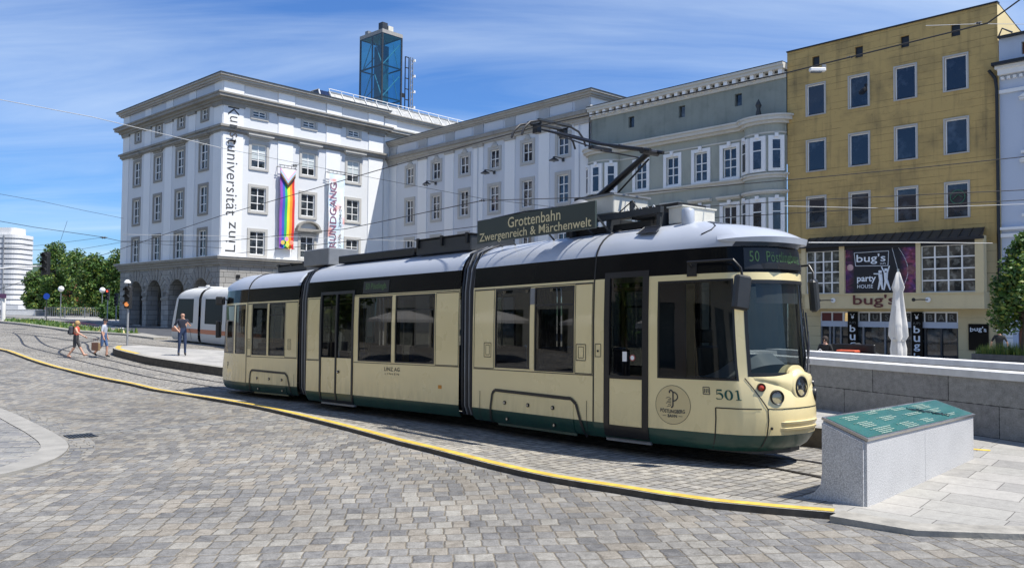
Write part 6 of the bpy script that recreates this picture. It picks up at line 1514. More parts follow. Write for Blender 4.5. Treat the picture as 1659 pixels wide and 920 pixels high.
def wseg(x0, x1, nose, holes):
    mb = MB(); mo = MB(); xs_ = refine([x0, x1]+[h[k] for h in holes for k in (0, 1)], .5)
    for sd in (-1, 1):
        def P(i, j, Z): x_ = xs_[i]; z_ = Z[j]; return wt_pt((wt_u(z_)+(2.2-wt_u(z_))*(x_/2.2) if nose and x_ < 2.2 else x_), z_, sd)
        for Z, m_, B in ((zs[:3], wtw, mb), ([.62, .88], wto, mo), (zs[3:], wtw, mb)):
            B.grid(len(xs_), len(Z), lambda i, j: P(i, j, Z), m_, True, lambda i, j: any(h[0] < (xs_[i]+xs_[i+1])/2 < h[1] and h[2] < (Z[j]+Z[j+1])/2 < h[3] for h in holes))
    n = 8; 
    mb.grid(2, n+1, lambda i, j: wt_pt((max(x0, wt_u(3.33)) if nose else x0, x1)[i], 3.33, -1).lerp(wt_pt((max(x0, wt_u(3.33)) if nose else x0, x1)[i], 3.33, 1), j/n)+Vector((0, 0, .06*sin(pi*j/n))), wtw, True)
    mb.build('body', WT, local=False); mo.build('stripe', WT, local=False)
    if nose:
        mb = MB(); Z = zs
        for a, b, m_ in ((0, 2, wtw), (2, 3, wto), (3, 4, wtw), (4, 6, tband), (6, 10, wtw)):
            ZZ = Z[a:b+1]; mb.grid(9, len(ZZ), lambda i, j: wt_pt(wt_u(ZZ[j]), ZZ[j], -1).lerp(wt_pt(wt_u(ZZ[j]), ZZ[j], 1), i/8)-FW_.f*(.45*sin(pi*i/8)), m_, True)
        mb.build('nose', WT, local=False)
    for h in holes:
        mb = MB(); mb.grid(6, 3, lambda i, j: wt_pt(h[0]+(h[1]-h[0])*i/5, h[2]+(h[3]-h[2])*j/2, -1, -.012), wtg, True); mb.grid(6, 3, lambda i, j: wt_pt(h[0]+(h[1]-h[0])*i/5, h[2]+(h[3]-h[2])*j/2, 1, -.012), tglass, True); mb.build('window', WT, local=False)
    mb = MB(); mb.box(x0+.5, x1, -1.0, 1.0, .3, .36, black, fn=FW_); mb.box(x0+.9, x1, -.9, .9, 2.7, 2.75, darkgrey, fn=FW_); mb.box(x0+.7, x1, -.9, .9, .05, .3, black, fn=FW_); mb.build('floor_and_ceiling', WT, local=False)
wseg(0, 4.35, True, [(.5, 3.55, 1.22, 2.68)])
wseg(4.75, 13.0, False, [(5.35, 7.9, 1.22, 2.68), (8.4, 12.4, 1.22, 2.68)])
mb = MB()
pro = [(-1.05, .3), (-1.1, 2.6), (-.95, 3.05), (-.5, 3.3), (.5, 3.3), (.95, 3.05), (1.1, 2.6), (1.05, .3)]
mb.grid(len(pro), 9, lambda i, j: FW_(4.33+.44*j/8, pro[i][0]*(1 if j % 2 else .95), pro[i][1]), rubber, False); mb.build('bellows', WT, local=False)
mb = MB(); mb.M = Matrix.Translation(FW_(2.7, 0, 3.36)); mb.lathe([(.12, 0), (.12, .16), (.1, .18), (0, .18)], (0, 0, 0), wtw, 12); mb.build('roof_vent', WT, local=False)
mb = MB(); mb.box(2.2, 4.1, -.4, .4, 3.36, 3.44, wtw, fn=FW_, bev=.02); mb.build('roof_cover', WT, local=False)
mb = MB(); 
for x in (2.6, 3.2, 6, 7.2): mb.box(x, x+.45, -.85, -.45, .75, 1.6, seatm, fn=FW_, bev=.03); mb.box(x, x+.45, .45, .85, .75, 1.6, seatm, fn=FW_, bev=.03)
mb.build('seat_row', WT, local=False)
mb = MB(); strip(mb, [(3.0, .86), (3.15, .78), (3.35, .25)], lambda t, z, off=0: wt_pt(t, z, -1, off), black, .05, .01); mb.build('bogie_gap', WT, local=False)

# ================================================================== information plinth
KA = Vector((3.89, 9.09, 0)); KB = Vector((6.30, 11.33, 0)); kd = (KB-KA).normalized(); kl = (KB-KA).length; kn = Vector((-kd.y, kd.x, 0))
PLN = thing('information_plinth', 'low light granite plinth with a slanted green information plaque', 'information board', (KA.x, KA.y, -.24), atan2(kd.y, kd.x))
# local: x along the front, y to the back, z up
dp = .50; zf0, zf1, zb0, zb1 = .69, .71, .87, .86
mb = MB()
for x0, x1 in ((0, kl*.49), (kl*.49+.006, kl)):
    z = lambda x, a, b: a+(b-a)*x/kl
    mb.add([(x0, 0, -.1), (x1, 0, -.1), (x1, 0, z(x1, zf0, zf1)), (x0, 0, z(x0, zf0, zf1)), (x0, dp, -.1), (x1, dp, -.1), (x1, dp, z(x1, zb0, zb1)), (x0, dp, z(x0, zb0, zb1))], [(0, 1, 2, 3), (5, 4, 7, 6), (4, 0, 3, 7), (1, 5, 6, 2), (3, 2, 6, 7)], granite)
mb.build('granite_block', PLN)
mb = MB()
fl_ = [(0, .0), (0, -.0), (-.02, .2), (-.05, .3), (-.14, .38), (-.28, .41)]
P = [(-.004, 0), (-.004, dp-.03)]
mb.add([(-.03, .03, -.1), (-.03, dp+.12, -.1), (-.03, dp+.24, -.02), (-.03, dp+.1, .05), (-.03, dp+.02, .14), (-.03, dp, .3), (-.03, dp, zb0-.02), (-.03, .03, zf0-.01)]+[(-.001, .03, -.1), (-.001, dp+.12, -.1), (-.001, dp+.24, -.02), (-.001, dp+.1, .05), (-.001, dp+.02, .14), (-.001, dp, .3), (-.001, dp, zb0-.02), (-.001, .03, zf0-.01)],
       [tuple(range(8)), tuple(range(8, 16))[::-1]]+[(i, i+8, (i+1) % 8+8, (i+1) % 8) for i in range(8)], granite)
mb.build('end_slab', PLN)
def pq(x, t, off=0):
    z = (zf0+(zf1-zf0)*x/kl)*(1-t)+(zb0+(zb1-zb0)*x/kl)*t
    return (x, dp*t-.0-off*.35, z+.012+off)
mb = MB(); e = .015
mb.add([pq(-e, -.03, .0), pq(kl+e, -.03, .0), pq(kl+e, 1.03, .0), pq(-e, 1.03, .0), pq(-e, -.03, .028), pq(kl+e, -.03, .028), pq(kl+e, 1.03, .028), pq(-e, 1.03, .028)], [(3, 2, 1, 0), (4, 5, 6, 7), (0, 1, 5, 4), (1, 2, 6, 5), (2, 3, 7, 6), (3, 0, 4, 7)], steelm)
mb.build('steel_edge', PLN)
mb = MB(); mb.add([pq(.02, .02, .032), pq(kl-.02, .02, .032), pq(kl-.02, .97, .032), pq(.02, .97, .032), pq(.02, .02, .025), pq(kl-.02, .02, .025), pq(kl-.02, .97, .025), pq(.02, .97, .025)], [(0, 1, 2, 3), (0, 4, 5, 1), (1, 5, 6, 2), (2, 6, 7, 3), (3, 7, 4, 0)], plaquem)
o = mb.build('plaque', PLN)
mb = MB(); gl2 = plain('plaque_lettering', (.32, .40, .33), .5, var=0); rr = random.Random(11)
for bx_, by_, n in ((.3, .84, 3), (.35, .55, 4), (.42, .24, 4), (.95, .88, 2), (1.0, .60, 3), (1.15, .24, 4), (1.65, .85, 2), (1.7, .55, 2), (1.75, .22, 3), (2.3, .86, 4), (2.45, .55, 3), (2.55, .22, 2)):
    for k in range(n):
        w_ = rr.uniform(.22, .42); x = bx_; yb = by_-k*.065
        while x < bx_+w_:
            l = rr.uniform(.02, .06); mb.add([pq(x, yb, .034), pq(x+l, yb, .034), pq(x+l, yb+.026, .034), pq(x, yb+.026, .034)], [(0, 1, 2, 3)], gl2); x += l+.012
    c_ = pq(bx_-.06, by_+.01, .034); mb.add([(c_[0]+.014*cos(a), c_[1]+.014*sin(a), c_[2]+.001) for a in [pi*q/4 for q in range(8)]], [tuple(range(8))], gl2)
vs, fs = glyphs('POSTLINGBERGBAHN', w=.62, h=.07, bold=.02); mb.add([pq(1.45+x, .95+y*.9-.02, .034) for x, y in vs], fs, gl2)
mb.build('lettering', o)
mb = MB(); gp_ = plain('graffiti_ink', (.008, .03, .04), .5, var=0); P = []
for k in range(40):
    u_ = k/39; P.append(pq(2.05+.55*u_+.05*sin(k*1.9), .78-.62*u_+.09*sin(k*1.35), .036))
mb.tube(P, .005, gp_, 4); mb.build('graffiti', o)

# ================================================================== stair parapets
def parapet(name, label, P, th, z0, z1, cap=.12, grp=None):
    t = thing(name, label, 'wall', (P[0][0], P[0][1], z0), 0, grp)
    a = P; b = offs(P, th); mb = MB()
    for i in range(len(P)-1):
        q = [a[i], a[i+1], b[i+1], b[i]]; mb.prism(q, z0-.3, z1-cap, wallstone)
    mb.build('masonry', t, local=False)
    a = offs(P, -.03); b = offs(P, th+.03); mb = MB()
    for i in range(len(P)-1): mb.prism([a[i], a[i+1], b[i+1], b[i]], z1-cap+.002, z1, capstone)
    mb.build('coping', t, local=False); return t
parapet('stair_parapet', 'nearest long grey stone parapet with white coping, behind the green plaque plinth', [(4.3, 20.9), (6.18, 16.25), (7.71, 12.5), (10.4, 6.0)], .45, -.05, .98)
parapet('stair_parapet', 'farther grey stone parapet with white coping, beyond the stair opening', [(6.9, 22.4), (8.75, 18.0), (10.6, 13.6), (13.4, 7.0)], .45, -.05, .95)
parapet('stair_parapet', 'short end parapet closing the stair opening behind the tram nose', [(4.9, 20.6), (6.9, 21.6)], .45, -.05, .93)
MB_ = MB()

# ================================================================== closed parasol
PAR = thing('closed_parasol', 'tall closed white market parasol in front of the club entrance', 'parasol', (12.62, 27, gz(12.6, 27)+.0))
canv = plain('parasol_canvas', (.62, .60, .56), .9, var=.08, bmp=.1)
mb = MB(); nseg = 32; prof_ = [(.02, 3.72), (.06, 3.68), (.11, 3.5), (.19, 3.2), (.135, 3.05), (.17, 2.6), (.23, 2.0), (.25, 1.62), (.17, 1.45), (.21, 1.2), (.20, .9), (.12, .72)]
vs = []; fs = []
for r, z in prof_:
    for k in range(nseg):
        a = 2*pi*k/nseg; rr_ = r*(1+.22*cos(4*a+z*1.3)*(1 if z < 3.7 else .3)+.07*sin(9*a+2*z)); vs.append((rr_*cos(a), rr_*sin(a), z+(.05*sin(5*a) if z < 1.0 else 0)))
for i in range(len(prof_)-1):
    for k in range(nseg): fs.append((i*nseg+k, i*nseg+(k+1) % nseg, (i+1)*nseg+(k+1) % nseg, (i+1)*nseg+k))
mb.add(vs, fs, canv, True); mb.build('canopy', PAR)
MB().tube([(0, 0, 0), (0, 0, 3.8)], .035, steelm, 8).build('pole', PAR)
mb = MB(); mb.lathe([(.215, 1.52), (.19, 1.48), (.18, 1.45)], (0, 0, 0), canv, 24); mb.tube([(-.26, -.1, 1.6), (-.32, -.12, 1.2), (-.28, -.1, .95)], .02, canv, 5); mb.build('strap', PAR)
MB().box(-.35, .35, -.35, .35, 0, .12, darkgrey, bev=.02).build('base', PAR)

# ================================================================== trees
def leaves(mb, blobs, n, size, mats, rnd, shell=.75):
    for k in range(n):
        bx_, by_, bz_, r = rnd.choices(blobs, weights=[b[3]**2 for b in blobs])[0]
        while True:
            v = Vector((rnd.gauss(0, 1), rnd.gauss(0, 1), rnd.gauss(0, 1)))
            if v.length > .1: break
        v.normalize(); rad = r*(shell+(1.12-shell)*rnd.random())*(1 if rnd.random() > .18 else rnd.random())
        p = Vector((bx_, by_, bz_))+v*rad
        a = Vector((rnd.gauss(0, 1), rnd.gauss(0, 1), rnd.gauss(0, .6))).normalized(); b = a.cross((v+Vector((rnd.gauss(0, .5), rnd.gauss(0, .5), rnd.gauss(0, .5)))).normalized()).normalized()
        s_ = size*rnd.uniform(.6, 1.3); m_ = mats[0] if rnd.random() < .3 else (mats[1] if rnd.random() < .72 else mats[2])
        mb.add([p-a*s_, p-b*s_*.55, p+a*s_, p+b*s_*.55], [(0, 1, 2, 3)], m_)
def tree(name, label, loc, h, r, seed, n=3500, size=.22, mats=None, grp=None, trunk_h=None, cone=False, cat='tree'):
    rnd = random.Random(seed); t = thing(name, label, cat, (loc[0], loc[1], gz(loc[0], loc[1])), 0, grp); mats = mats or (leafd, leafm, leafy)
    th = trunk_h or h*.3; blobs = []
    nb = 22
    for k in range(nb):
        u_ = (k+.5)/nb; z = th+(h-th)*u_; rr_ = r*(1-u_)**.75*1.0 if cone else r*sin(pi*min(1, u_*.85+.14))**.7
        a = k*2.4+rnd.uniform(-.4, .4); d = rr_*rnd.uniform(.35, .8); br = r*rnd.uniform(.26, .42)*(1-.5*u_ if cone else 1)
        blobs.append((d*cos(a), d*sin(a), z-br*.2, br))
    mb = MB(); leaves(mb, blobs, n, size, mats, rnd, .55); mb.build('crown', t)
    mb = MB(); tr = r*.09; mb.tube([(0, 0, -.3), (.02, .03, th*.5), (.05, 0, th), (.0, .05, h*.75)], [tr*1.3, tr, tr*.8, tr*.2], barkm, 9)
    for b in blobs[::3]: mb.tube([(0.02, .02, th*.8+b[2]*.15), (b[0]*.5, b[1]*.5, b[2]*.75), (b[0]*.9, b[1]*.9, b[2])], [tr*.5, tr*.3, tr*.1], barkm, 5)
    mb.build('trunk', t); return t
tree('street_tree', 'young yellow-green tree at the right edge in front of the pale blue house', (20.75, 33.4), 5.65, 2.15, 4, n=9500, size=.10, mats=(leafd, leafm, leafy), trunk_h=2.1, cone=True)
g_ = 'trees beyond the road by the river'
for i, (px, Y, h, r, lb) in enumerate(((58, 150, 7.6, 2.6, 'low dark tree beside the white tower block'), (88, 132, 11.4, 3.2, 'tallest green tree left of the orange-lit trunks, behind the traffic light'), (118, 140, 10.8, 3.6, 'broad green tree behind the left round globe lamp'), (150, 128, 9.2, 3.0, 'middle green tree between the two globe lamps'), (176, 134, 8.8, 3.0, 'green tree just left of the arcaded building, above the right globe lamp'), (200, 128, 10.2, 3.4, 'green tree partly hidden by the corner of the arcaded building'), (70, 170, 9, 3.2, 'far darker tree between the tower block and the tallest tree'))):
    x = (px-830)/1340*Y; tree('broadleaf_tree', lb, (x, Y), h, r, 20+i, n=7000, size=.23, grp=g_, trunk_h=1.2)
for i, (px, Y, h, r, lb) in enumerate(((190, 108, 2.8, 1.9, 'rounded dark shrub at the foot of the arcaded building'), (178, 112, 2.4, 1.6, 'low shrub right of the grey railing'))):
    x = (px-830)/1340*Y; tree('shrub', lb, (x, Y), h, r, 50+i, n=1600, size=.2, cat='shrub', grp='shrubs by the railing', trunk_h=.3, mats=(leafd, leafm, leafm))
mb = MB(); rnd = random.Random(9)
for k in range(1500):
    u_ = rnd.random(); p = Vector((-68+16*u_, 123-1.5*u_, gz(-60, 122)+.6+rnd.uniform(0, .9))); p.y += rnd.uniform(-.4, .4)
    a = Vector((rnd.gauss(0, 1), rnd.gauss(0, 1), rnd.gauss(0, 1))).normalized()*.13; b = a.cross(Vector((0, 0, 1)))
    mb.add([p-a, p-b, p+a, p+b], [(0, 1, 2, 3)], rnd.choice([leafm, leafm, flower, leafy]))
tag(mb.build('flower_bed'), 'low flowering plants growing behind the grey railing', 'flowers', kind='stuff')

# ================================================================== far left: tower block, walls, railing, lamps
x0 = (20-830)/1340*330
TB = thing('tower_block', 'white high-rise tower block with dark horizontal balcony bands across the river', 'building', (x0, 330, gz(x0, 330)))
tw = plain('tower_block_white', (.68, .67, .65), .7, var=.06); tdk = plain('tower_block_dark_band', (.24, .25, .27), .4, var=.2)  # tdk: darker grey of the bands between the white balcony rings
def rr(cx, cy, w_, d, r, n=6):
    P = []
    for (sx2, sy2, a0) in ((1, -1, -pi/2), (1, 1, 0), (-1, 1, pi/2), (-1, -1, pi)):
        for k in range(n+1): a = a0+pi/2*k/n; P.append((cx+sx2*(w_/2-r)+r*cos(a), cy+sy2*(d/2-r)+r*sin(a)))
    return P
mb = MB(); mb.prism(rr(0, 0, 11.0, 12, 3.2), 0, 30, tdk); mb.build('window_bands', TB)
mb = MB()
for k in range(14): z = 3+k*2.0; mb.prism(rr(0, 0, 11.6, 12.6, 3.6), z, z+1.4, tw)
mb.build('balconies', TB)
MB().prism(rr(-1.5, 0, 9, 9, 2), 30, 33.2, tw).box(-11, -5, -5, 5, 0, 29.5, tw).box(-6.3, -.2, -6.55, -6.1, 0, .01, tw).build('core', TB)
MB().box(-.25, .25, -6.6, -6.2, 2, 30, tdk).build('joint', TB)
MB().box(-14, 8, -9, 6, -1, 2.6, tw).build('podium', TB)
t = thing('river_parapet', 'low dark stone wall beyond the far pavement', 'wall', (-80, 141, gz(-80, 141)))
mb = MB(); mb.box(-30, 28, -.2, .2, -.5, 1.0, wallstone); mb.build('wall', t); MB().box(-30, 28, -.28, .28, 1.002, 1.12, capstone).box(-6, -1, -.25, -.21, .1, .95, capstone).build('coping', t)
t = thing('red_brick_house', 'small red-orange brick house half hidden by the river trees', 'building', ((112-830)/1340*150, 150, gz(-80, 150)))
MB().box(-3.2, 3.2, -2, 2, -1, 6.0, plain('red_orange_render', (.45, .12, .06), .8)).build('wall', t); MB().prism([(-3.4, -2.3), (3.4, -2.3), (3.4, 2.3), (-3.4, 2.3)], 6.0, 6.3, darkgrey).build('roof', t)
def fence(loc, L_, rot, label):
    t = thing('railing', label, 'railing', loc, rot, 'grey railings by the far pavement'); mb = MB()
    mb.box(0, L_, -.03, .03, 1.38, 1.45, midgrey); mb.box(0, L_, -.02, .02, .12, .18, midgrey); n = int(L_/.28)
    for k in range(n+1): mb.box(k*L_/n-.025, k*L_/n+.025, -.015, .015, .1, 1.4, midgrey)
    for k in range(int(L_/3)+1): x = k*L_/int(L_/3); mb.box(x-.05, x+.05, -.05, .05, -.2, 1.5, midgrey)
    mb.build('bars', t)
fence((-66.9, 118.7, gz(-66.9, 118.7)), 9.2, atan2(-1.2, 9), 'long grey railing with upright bars in front of the river trees')
fence((-57.6, 117.5, gz(-57.7, 117.5)), 4.0, radians(75), 'short grey side railing running away from the road')
def globe_lamp(px, py, Y, label):
    p = at(px, py, Y); z0 = gz(p.x, p.y); t = thing('globe_lamp', label, 'street lamp', (p.x, p.y, z0), 0, 'globe lamps in front of the river trees'); h = p.z-z0
    MB().tube([(0, 0, 0), (0, 0, h-.3)], .06, midgrey, 8).build('pole', t); MB().lathe([(.01, -.38)]+[(.38*sin(pi*k/10), -.38*cos(pi*k/10)) for k in range(1, 10)]+[(.01, .38)], (0, 0, h), plain('lamp_globe', (.8, .8, .78), .3, var=0) if 'lamp_globe' not in MATS else MATS['lamp_globe'], 16).build('globe', t)
globe_lamp(99, 468, 112, 'left white globe lamp on a pole, in front of the orange brick'); globe_lamp(166, 470, 112, 'right white globe lamp on a pole, near the arcaded building')
p = at(76, 480, 100); z0 = gz(p.x, p.y)
t = thing('road_sign', 'round blue road sign on a post by the railing', 'road sign', (p.x, p.y, z0)); h = p.z-z0
MB().tube([(0, 0, -.1), (0, 0, h+.3)], .05, darkgrey, 8).build('post', t); mb = MB(); mb.lathe([(.38, -.03), (.38, .0), (0, .001)], (0, -.06, h), plain('sign_blue', (.01, .07, .45), .4, var=0), 20, 'y'); mb.build('sign_disc', t)
p = at(5, 520, 92); z0 = gz(p.x, p.y)
t = thing('sign_post', 'thick white post with a small purple plate at the left edge', 'post', (p.x, p.y, z0))
MB().lathe([(.22, -.2), (.22, 2.6), (.2, 2.65), (0, 2.66)], (0, 0, 0), tw, 14).build('post', t); MB().box(-.4, .4, -.28, -.2, 2.6, 3.1, plain('purple_plate', (.12, .05, .12), .6)).box(-.06, .06, -.1, .1, 2.6, 4.2, tdk).build('plate', t)
# traffic light on the platform tip
def signal(loc, label, hpole, scale=1, face=-pi/2, lit=None, grp='traffic lights', lamp=True, arm=None):
    t = thing('traffic_light', label, 'traffic light', loc, 0, grp); s_ = scale
    if hpole: MB().tube([(0, 0, -.1), (0, 0, hpole)], .055*s_, plain('galvanised_pole', (.36, .37, .38), .5, .4) if 'galvanised_pole' not in MATS else MATS['galvanised_pole'], 10).build('pole', t)
    z = hpole if hpole else 0
    MB().box(-.17*s_, .17*s_, -.17*s_, .12*s_, z-.35*s_, z+.85*s_, darkblk, bev=.04).build('housing', t)
    mb = MB()
    for k in range(3):
        zz = z+(.62-.37*k)*s_; mb.lathe([(.13*s_, -.19), (.13*s_, -.17)], (0, 0, zz), black, 14, 'y'); mb.grid(9, 2, lambda i, j: (.15*s_*cos(pi*i/8), -.17*s_-.2*s_*j, zz+.15*s_*sin(pi*i/8)), darkblk, True)
    mb.build('visors', t)
    if lit:
        zz, m_ = lit; mb = MB(); mb.lathe([(.0, -.2), (.12*s_, -.195), (.12*s_, -.19)], (0, 0, z+zz*s_), m_, 14, 'y'); mb.build('lens', t)
    return t
amber = plain('amber_lens', (.6, .22, .08), .3, var=0, emit=((1, .35, .1), .5)); redl = plain('red_signal_lens', (.7, .05, .03), .3, var=0, emit=((1, .1, .05), 1.2))
TL = (-20.65, 44.54); zt = gz(*TL)+PH*0
t = signal((TL[0], TL[1], zt), 'traffic light with white top lamp on a grey pole at the platform tip', 2.42, 1.0, lit=(-.13, amber))
MB().lathe([(.0, 1.2), (.09, 1.17), (.165, 1.08), (.175, 1.02), (.13, .99)], (-.05, -.05, 2.42), white, 16).tube([(0, 0, 3.2), (0, 0, 3.45)], .03, darkgrey, 6).build('lamp_head', t)
p = at(75, 427, 70); t = signal((p.x, p.y, p.z-.4), 'dark traffic light hung at the end of a pale mast arm over the road', 0, 1.6); MB().tube([(-.3, 0, .2), (-3.0, 0, .05), (-4.4, 0, -.1)], .06, white, 8).build('arm', t)
p = at(175, 470, 100); t = signal((p.x, p.y, gz(p.x, p.y)), 'traffic light with a lit red lens by the river trees', 3.0, 1.1, lit=(.62, redl)); 
p = at(189, 478, 98); t = signal((p.x, p.y, gz(p.x, p.y)), 'unlit dark traffic light beside the arcade corner', 2.4, 1.2)

# ================================================================== planter at the right edge
pl0 = at(1592, 590, 37.5)
PT = thing('planter_box', 'long dark wooden planter with bright green grass at the right edge', 'planter', (19.15, 34.5, gz(19.5, 34.2)-.02), rY)
wood = plain('planter_wood', (.13, .12, .11), .85, var=.3, bmp=.4)
mb = MB()
for k in range(3): mb.box(0, 4.5, -.02, .05, .02+k*.26, .26+k*.26, wood); mb.box(-.02, .05, .05, 1.4, .02+k*.26, .26+k*.26, wood)
mb.box(0, 4.5, 1.35, 1.4, 0, .78, wood); mb.box(.05, 4.5, .05, 1.35, 0, .7, barkm); mb.build('boards', PT)
mb = MB(); rnd = random.Random(2)
for k in range(2600):
    x, y = rnd.uniform(.05, 4.5), rnd.uniform(.05, 1.35); h = rnd.uniform(.1, .42)*(1+.5*sin(x*1.3)); a = rnd.uniform(0, pi)
    mb.add([(x-.015*cos(a), y-.015*sin(a), .7), (x+.015*cos(a), y+.015*sin(a), .7), (x+rnd.uniform(-.1, .1), y+rnd.uniform(-.1, .1), .74+h)], [(0, 1, 2)], leafm if rnd.random() < .5 else leafy)
o = mb.build('grass', PT); tag(o, kind='stuff')

# ================================================================== overhead wires
wirem = plain('overhead_wire', (.015, .015, .015), .6, var=0); wirel = plain('pale_rope', (.55, .55, .53), .6, var=0)
def wire(label, pts, r=.012, m=None, sag=.0, grp='overhead tram wires', ins=()):
    """pts: (px, py, depth) turned once into world points"""
    W = [at(*p) for p in pts]; P = []
    for i in range(len(W)-1):
        n = 10
        for k in range(n): t_ = k/n; q = W[i].lerp(W[i+1], t_); q.z -= sag*4*t_*(1-t_); P.append(q)
    P.append(W[-1]); c = W[0]
    t = thing('overhead_wire', label, 'wire', tuple(c), 0, grp); mb = MB(); mb.tube(P, r*1.25, m or wirem, 5); mb.build('cable', t, local=False)
    if ins:
        mb = MB()
        for px, py, Y in ins:
            q = at(px, py, Y); s_ = Y/45; mb.M = Matrix.Translation(q); mb.lathe([(.03*s_, -.12*s_), (.07*s_, -.06*s_), (.03*s_, 0), (.07*s_, .06*s_), (.03*s_, .12*s_)], (0, 0, 0), darkgrey, 8, 'x'); mb.tube([(-.2*s_, 0, 0), (.2*s_, 0, .02)], .02*s_, midgrey, 5)
        mb.M = Matrix(); mb.build('insulator', t, local=False)
wire('black contact wire touching the cream tram pantograph', [(-30, 478, 40), (360, 349, 30), (640, 268, 21), (875, 204, 15.2), (1280, 117, 12.5), (1600, 38, 11.4), (1680, -20, 11)], .009, ins=[(1378, 93, 12.2), (1585, 38, 11.5)])
wire('black contact wire rising from the left edge towards the ochre house', [(-20, 355, 60), (54, 368, 60), (165, 384, 61), (196, 391, 62), (360, 391, 55), (560, 371, 45), (782, 325, 35)], .016, ins=[(168, 385, 61)])
wire('black contact wire passing over the grey-green house fronts', [(782, 325, 35), (957, 320, 33), (1275, 292, 30), (1480, 273, 29), (1680, 252, 28)], .013, ins=[(782, 325, 35)])
wire('black contact wire just above the tram roof units', [(380, 411, 40), (640, 383, 32), (780, 366, 28), (1000, 345, 26), (1275, 326, 24), (1680, 307, 23)], .010)
wire('lowest black contact wire crossing the ochre house', [(1000, 362, 26), (1275, 346, 24), (1680, 323, 22)], .009)
wire('pale span rope from the left edge past the corner lettering', [(-20, 158, 50), (150, 190, 50), (358, 240, 48)], .018, wirel)
wire('thin dark span wire continuing from the corner lettering to the wing', [(358, 240, 48), (560, 280, 44), (782, 322, 35), (900, 336, 33)], .008, ins=[(478, 268, 46), (690, 300, 42)])
wire('pale rope crossing the front of the party poster', [(1310, 393, 24), (1500, 393, 30), (1608, 394, 40)], .012, wirel)
wire('pale thin rope across the ochre upper windows', [(1500, 42, 20), (1590, 39, 20), (1690, 40, 20)], .006, wirel)
wire('pale thin rope in front of the white facade', [(200, 380, 50), (480, 384, 50), (700, 392, 45)], .010, wirel)
wire('thin dark wire crossing the river trees', [(-10, 402, 60), (60, 398, 61), (110, 392, 61), (165, 385, 61)], .010, ins=())
wire('thin dark wire low over the river trees', [(-10, 404, 60), (118, 406, 60), (200, 392, 60), (360, 402, 52)], .010)
wire('short steep hanger wire above the river trees', [(109, 358, 60), (96, 396, 61)], .009)
wire('pale thin rope lower on the ochre house', [(1270, 334, 26), (1450, 338, 26), (1680, 330, 26)], .007, wirel)

# ================================================================== people
def person(label, loc, rot, J, R_, bones, hgt=1.75, hair=None, hat=None, name='person'):
    """J: joints (forward x, left y, z) for a 1.75 m figure; bones: (a, b, material)"""
    t = thing(name, label, 'person', loc, rot); sc = hgt/1.75
    names = list(J); me = bpy.data.meshes.new('body'); me.from_pydata([tuple(c*sc for c in J[n]) for n in names], [(names.index(a), names.index(b)) for a, b, m in bones], [])
    o = bpy.data.objects.new('body', me); COL.objects.link(o); o.modifiers.new('skin', 'SKIN')
    sv = me.skin_vertices[0].data
    for i, n in enumerate(names): q_ = R_[n] if isinstance(R_[n], tuple) else (R_[n], R_[n]); sv[i].radius = (q_[0]*sc, q_[1]*sc)
    sv[names.index('pelvis')].use_root = True
    sb = o.modifiers.new('sub', 'SUBSURF'); sb.levels = 2; sb.render_levels = 2
    dg = bpy.context.evaluated_depsgraph_get(); dg.update(); m2 = bpy.data.meshes.new_from_object(o.evaluated_get(dg)); o.modifiers.clear(); o.data = m2
    mats = []; seg = []
    for a, b, m in bones:
        if m not in mats: mats.append(m)
        seg.append((Vector(J[a])*sc, Vector(J[b])*sc, mats.index(m)))
    for m in mats: m2.materials.append(m)
    for p in m2.polygons:
        c = p.center; best = 9; bi = 0
        for a, b, i in seg:
            ab = b-a; t_ = max(0, min(1, (c-a).dot(ab)/max(1e-9, ab.dot(ab)))); d = (c-a-ab*t_).length
            if d < best: best = d; bi = i
        p.material_index = bi; p.use_smooth = True
    o.parent = t; upd(o)
    H = Vector(J['head'])*sc
    f = (Vector((1, 0, 0)))
    mb = MB(); mb.M = Matrix.Translation(H)
    sk = skin
    mb.lathe([(0, .135), (.012, .12), (.018, .105), (.0, .09)], (0, 0, 0), sk, 6, 'x')
    for s_ in (-1, 1): mb.lathe([(0, .104), (.012, .098), (.014, .09)], (0, s_*.032, .02), black, 6, 'x'); mb.lathe([(.0, .12*0), (.022, .01), (.0, .02)], (0, s_*.085-.01, .0), sk, 6, 'y')
    mb.box(.088, .10, -.025, .025, -.05, -.042, MATS['red_lens'])
    mb.build('face', t)
    if hair:
        mb = MB(); mb.M = Matrix.Translation(H+Vector((-.015, 0, .02)))
        mb.lathe([(.0, .125), (.05, .118), (.09, .08), (.108, .03), (.105, -.03), (.085, -.07)], (0, 0, 0), hair, 14)
        mb.build('hair', t)
    if hat:
        mb = MB(); mb.M = Matrix.Translation(H+Vector((0, 0, .045)))
        mb.lathe([(.0, .10), (.06, .092), (.10, .055), (.118, .0), (.118, -.02)], (0, 0, 0), hat, 16); mb.box(.07, .21, -.07, .07, -.015, -.003, hat, bev=.004)
        mb.build('cap', t)
    return t
skin = plain('skin', (.52, .30, .21), .5, var=.05)
def col(n, c, r=.8): return MATS.get(n) or plain(n, c, r, var=.12, vs=8)
RAD = dict(pelvis=(.15, .12), belly=(.145, .115), chest=(.165, .12), neckb=.085, neck=.052, head=.088, crown=.066, shL=.068, shR=.068, elL=.043, elR=.043, wrL=.030, wrR=.030, haL=.032, haR=.032, hipL=.095, hipR=.095, knL=.062, knR=.062, anL=.042, anR=.042, heL=.04, heR=.04, toL=.034, toR=.034)
for s_ in 'LR':
    for k in range(5): RAD['f%s%d' % (s_, k)] = .009
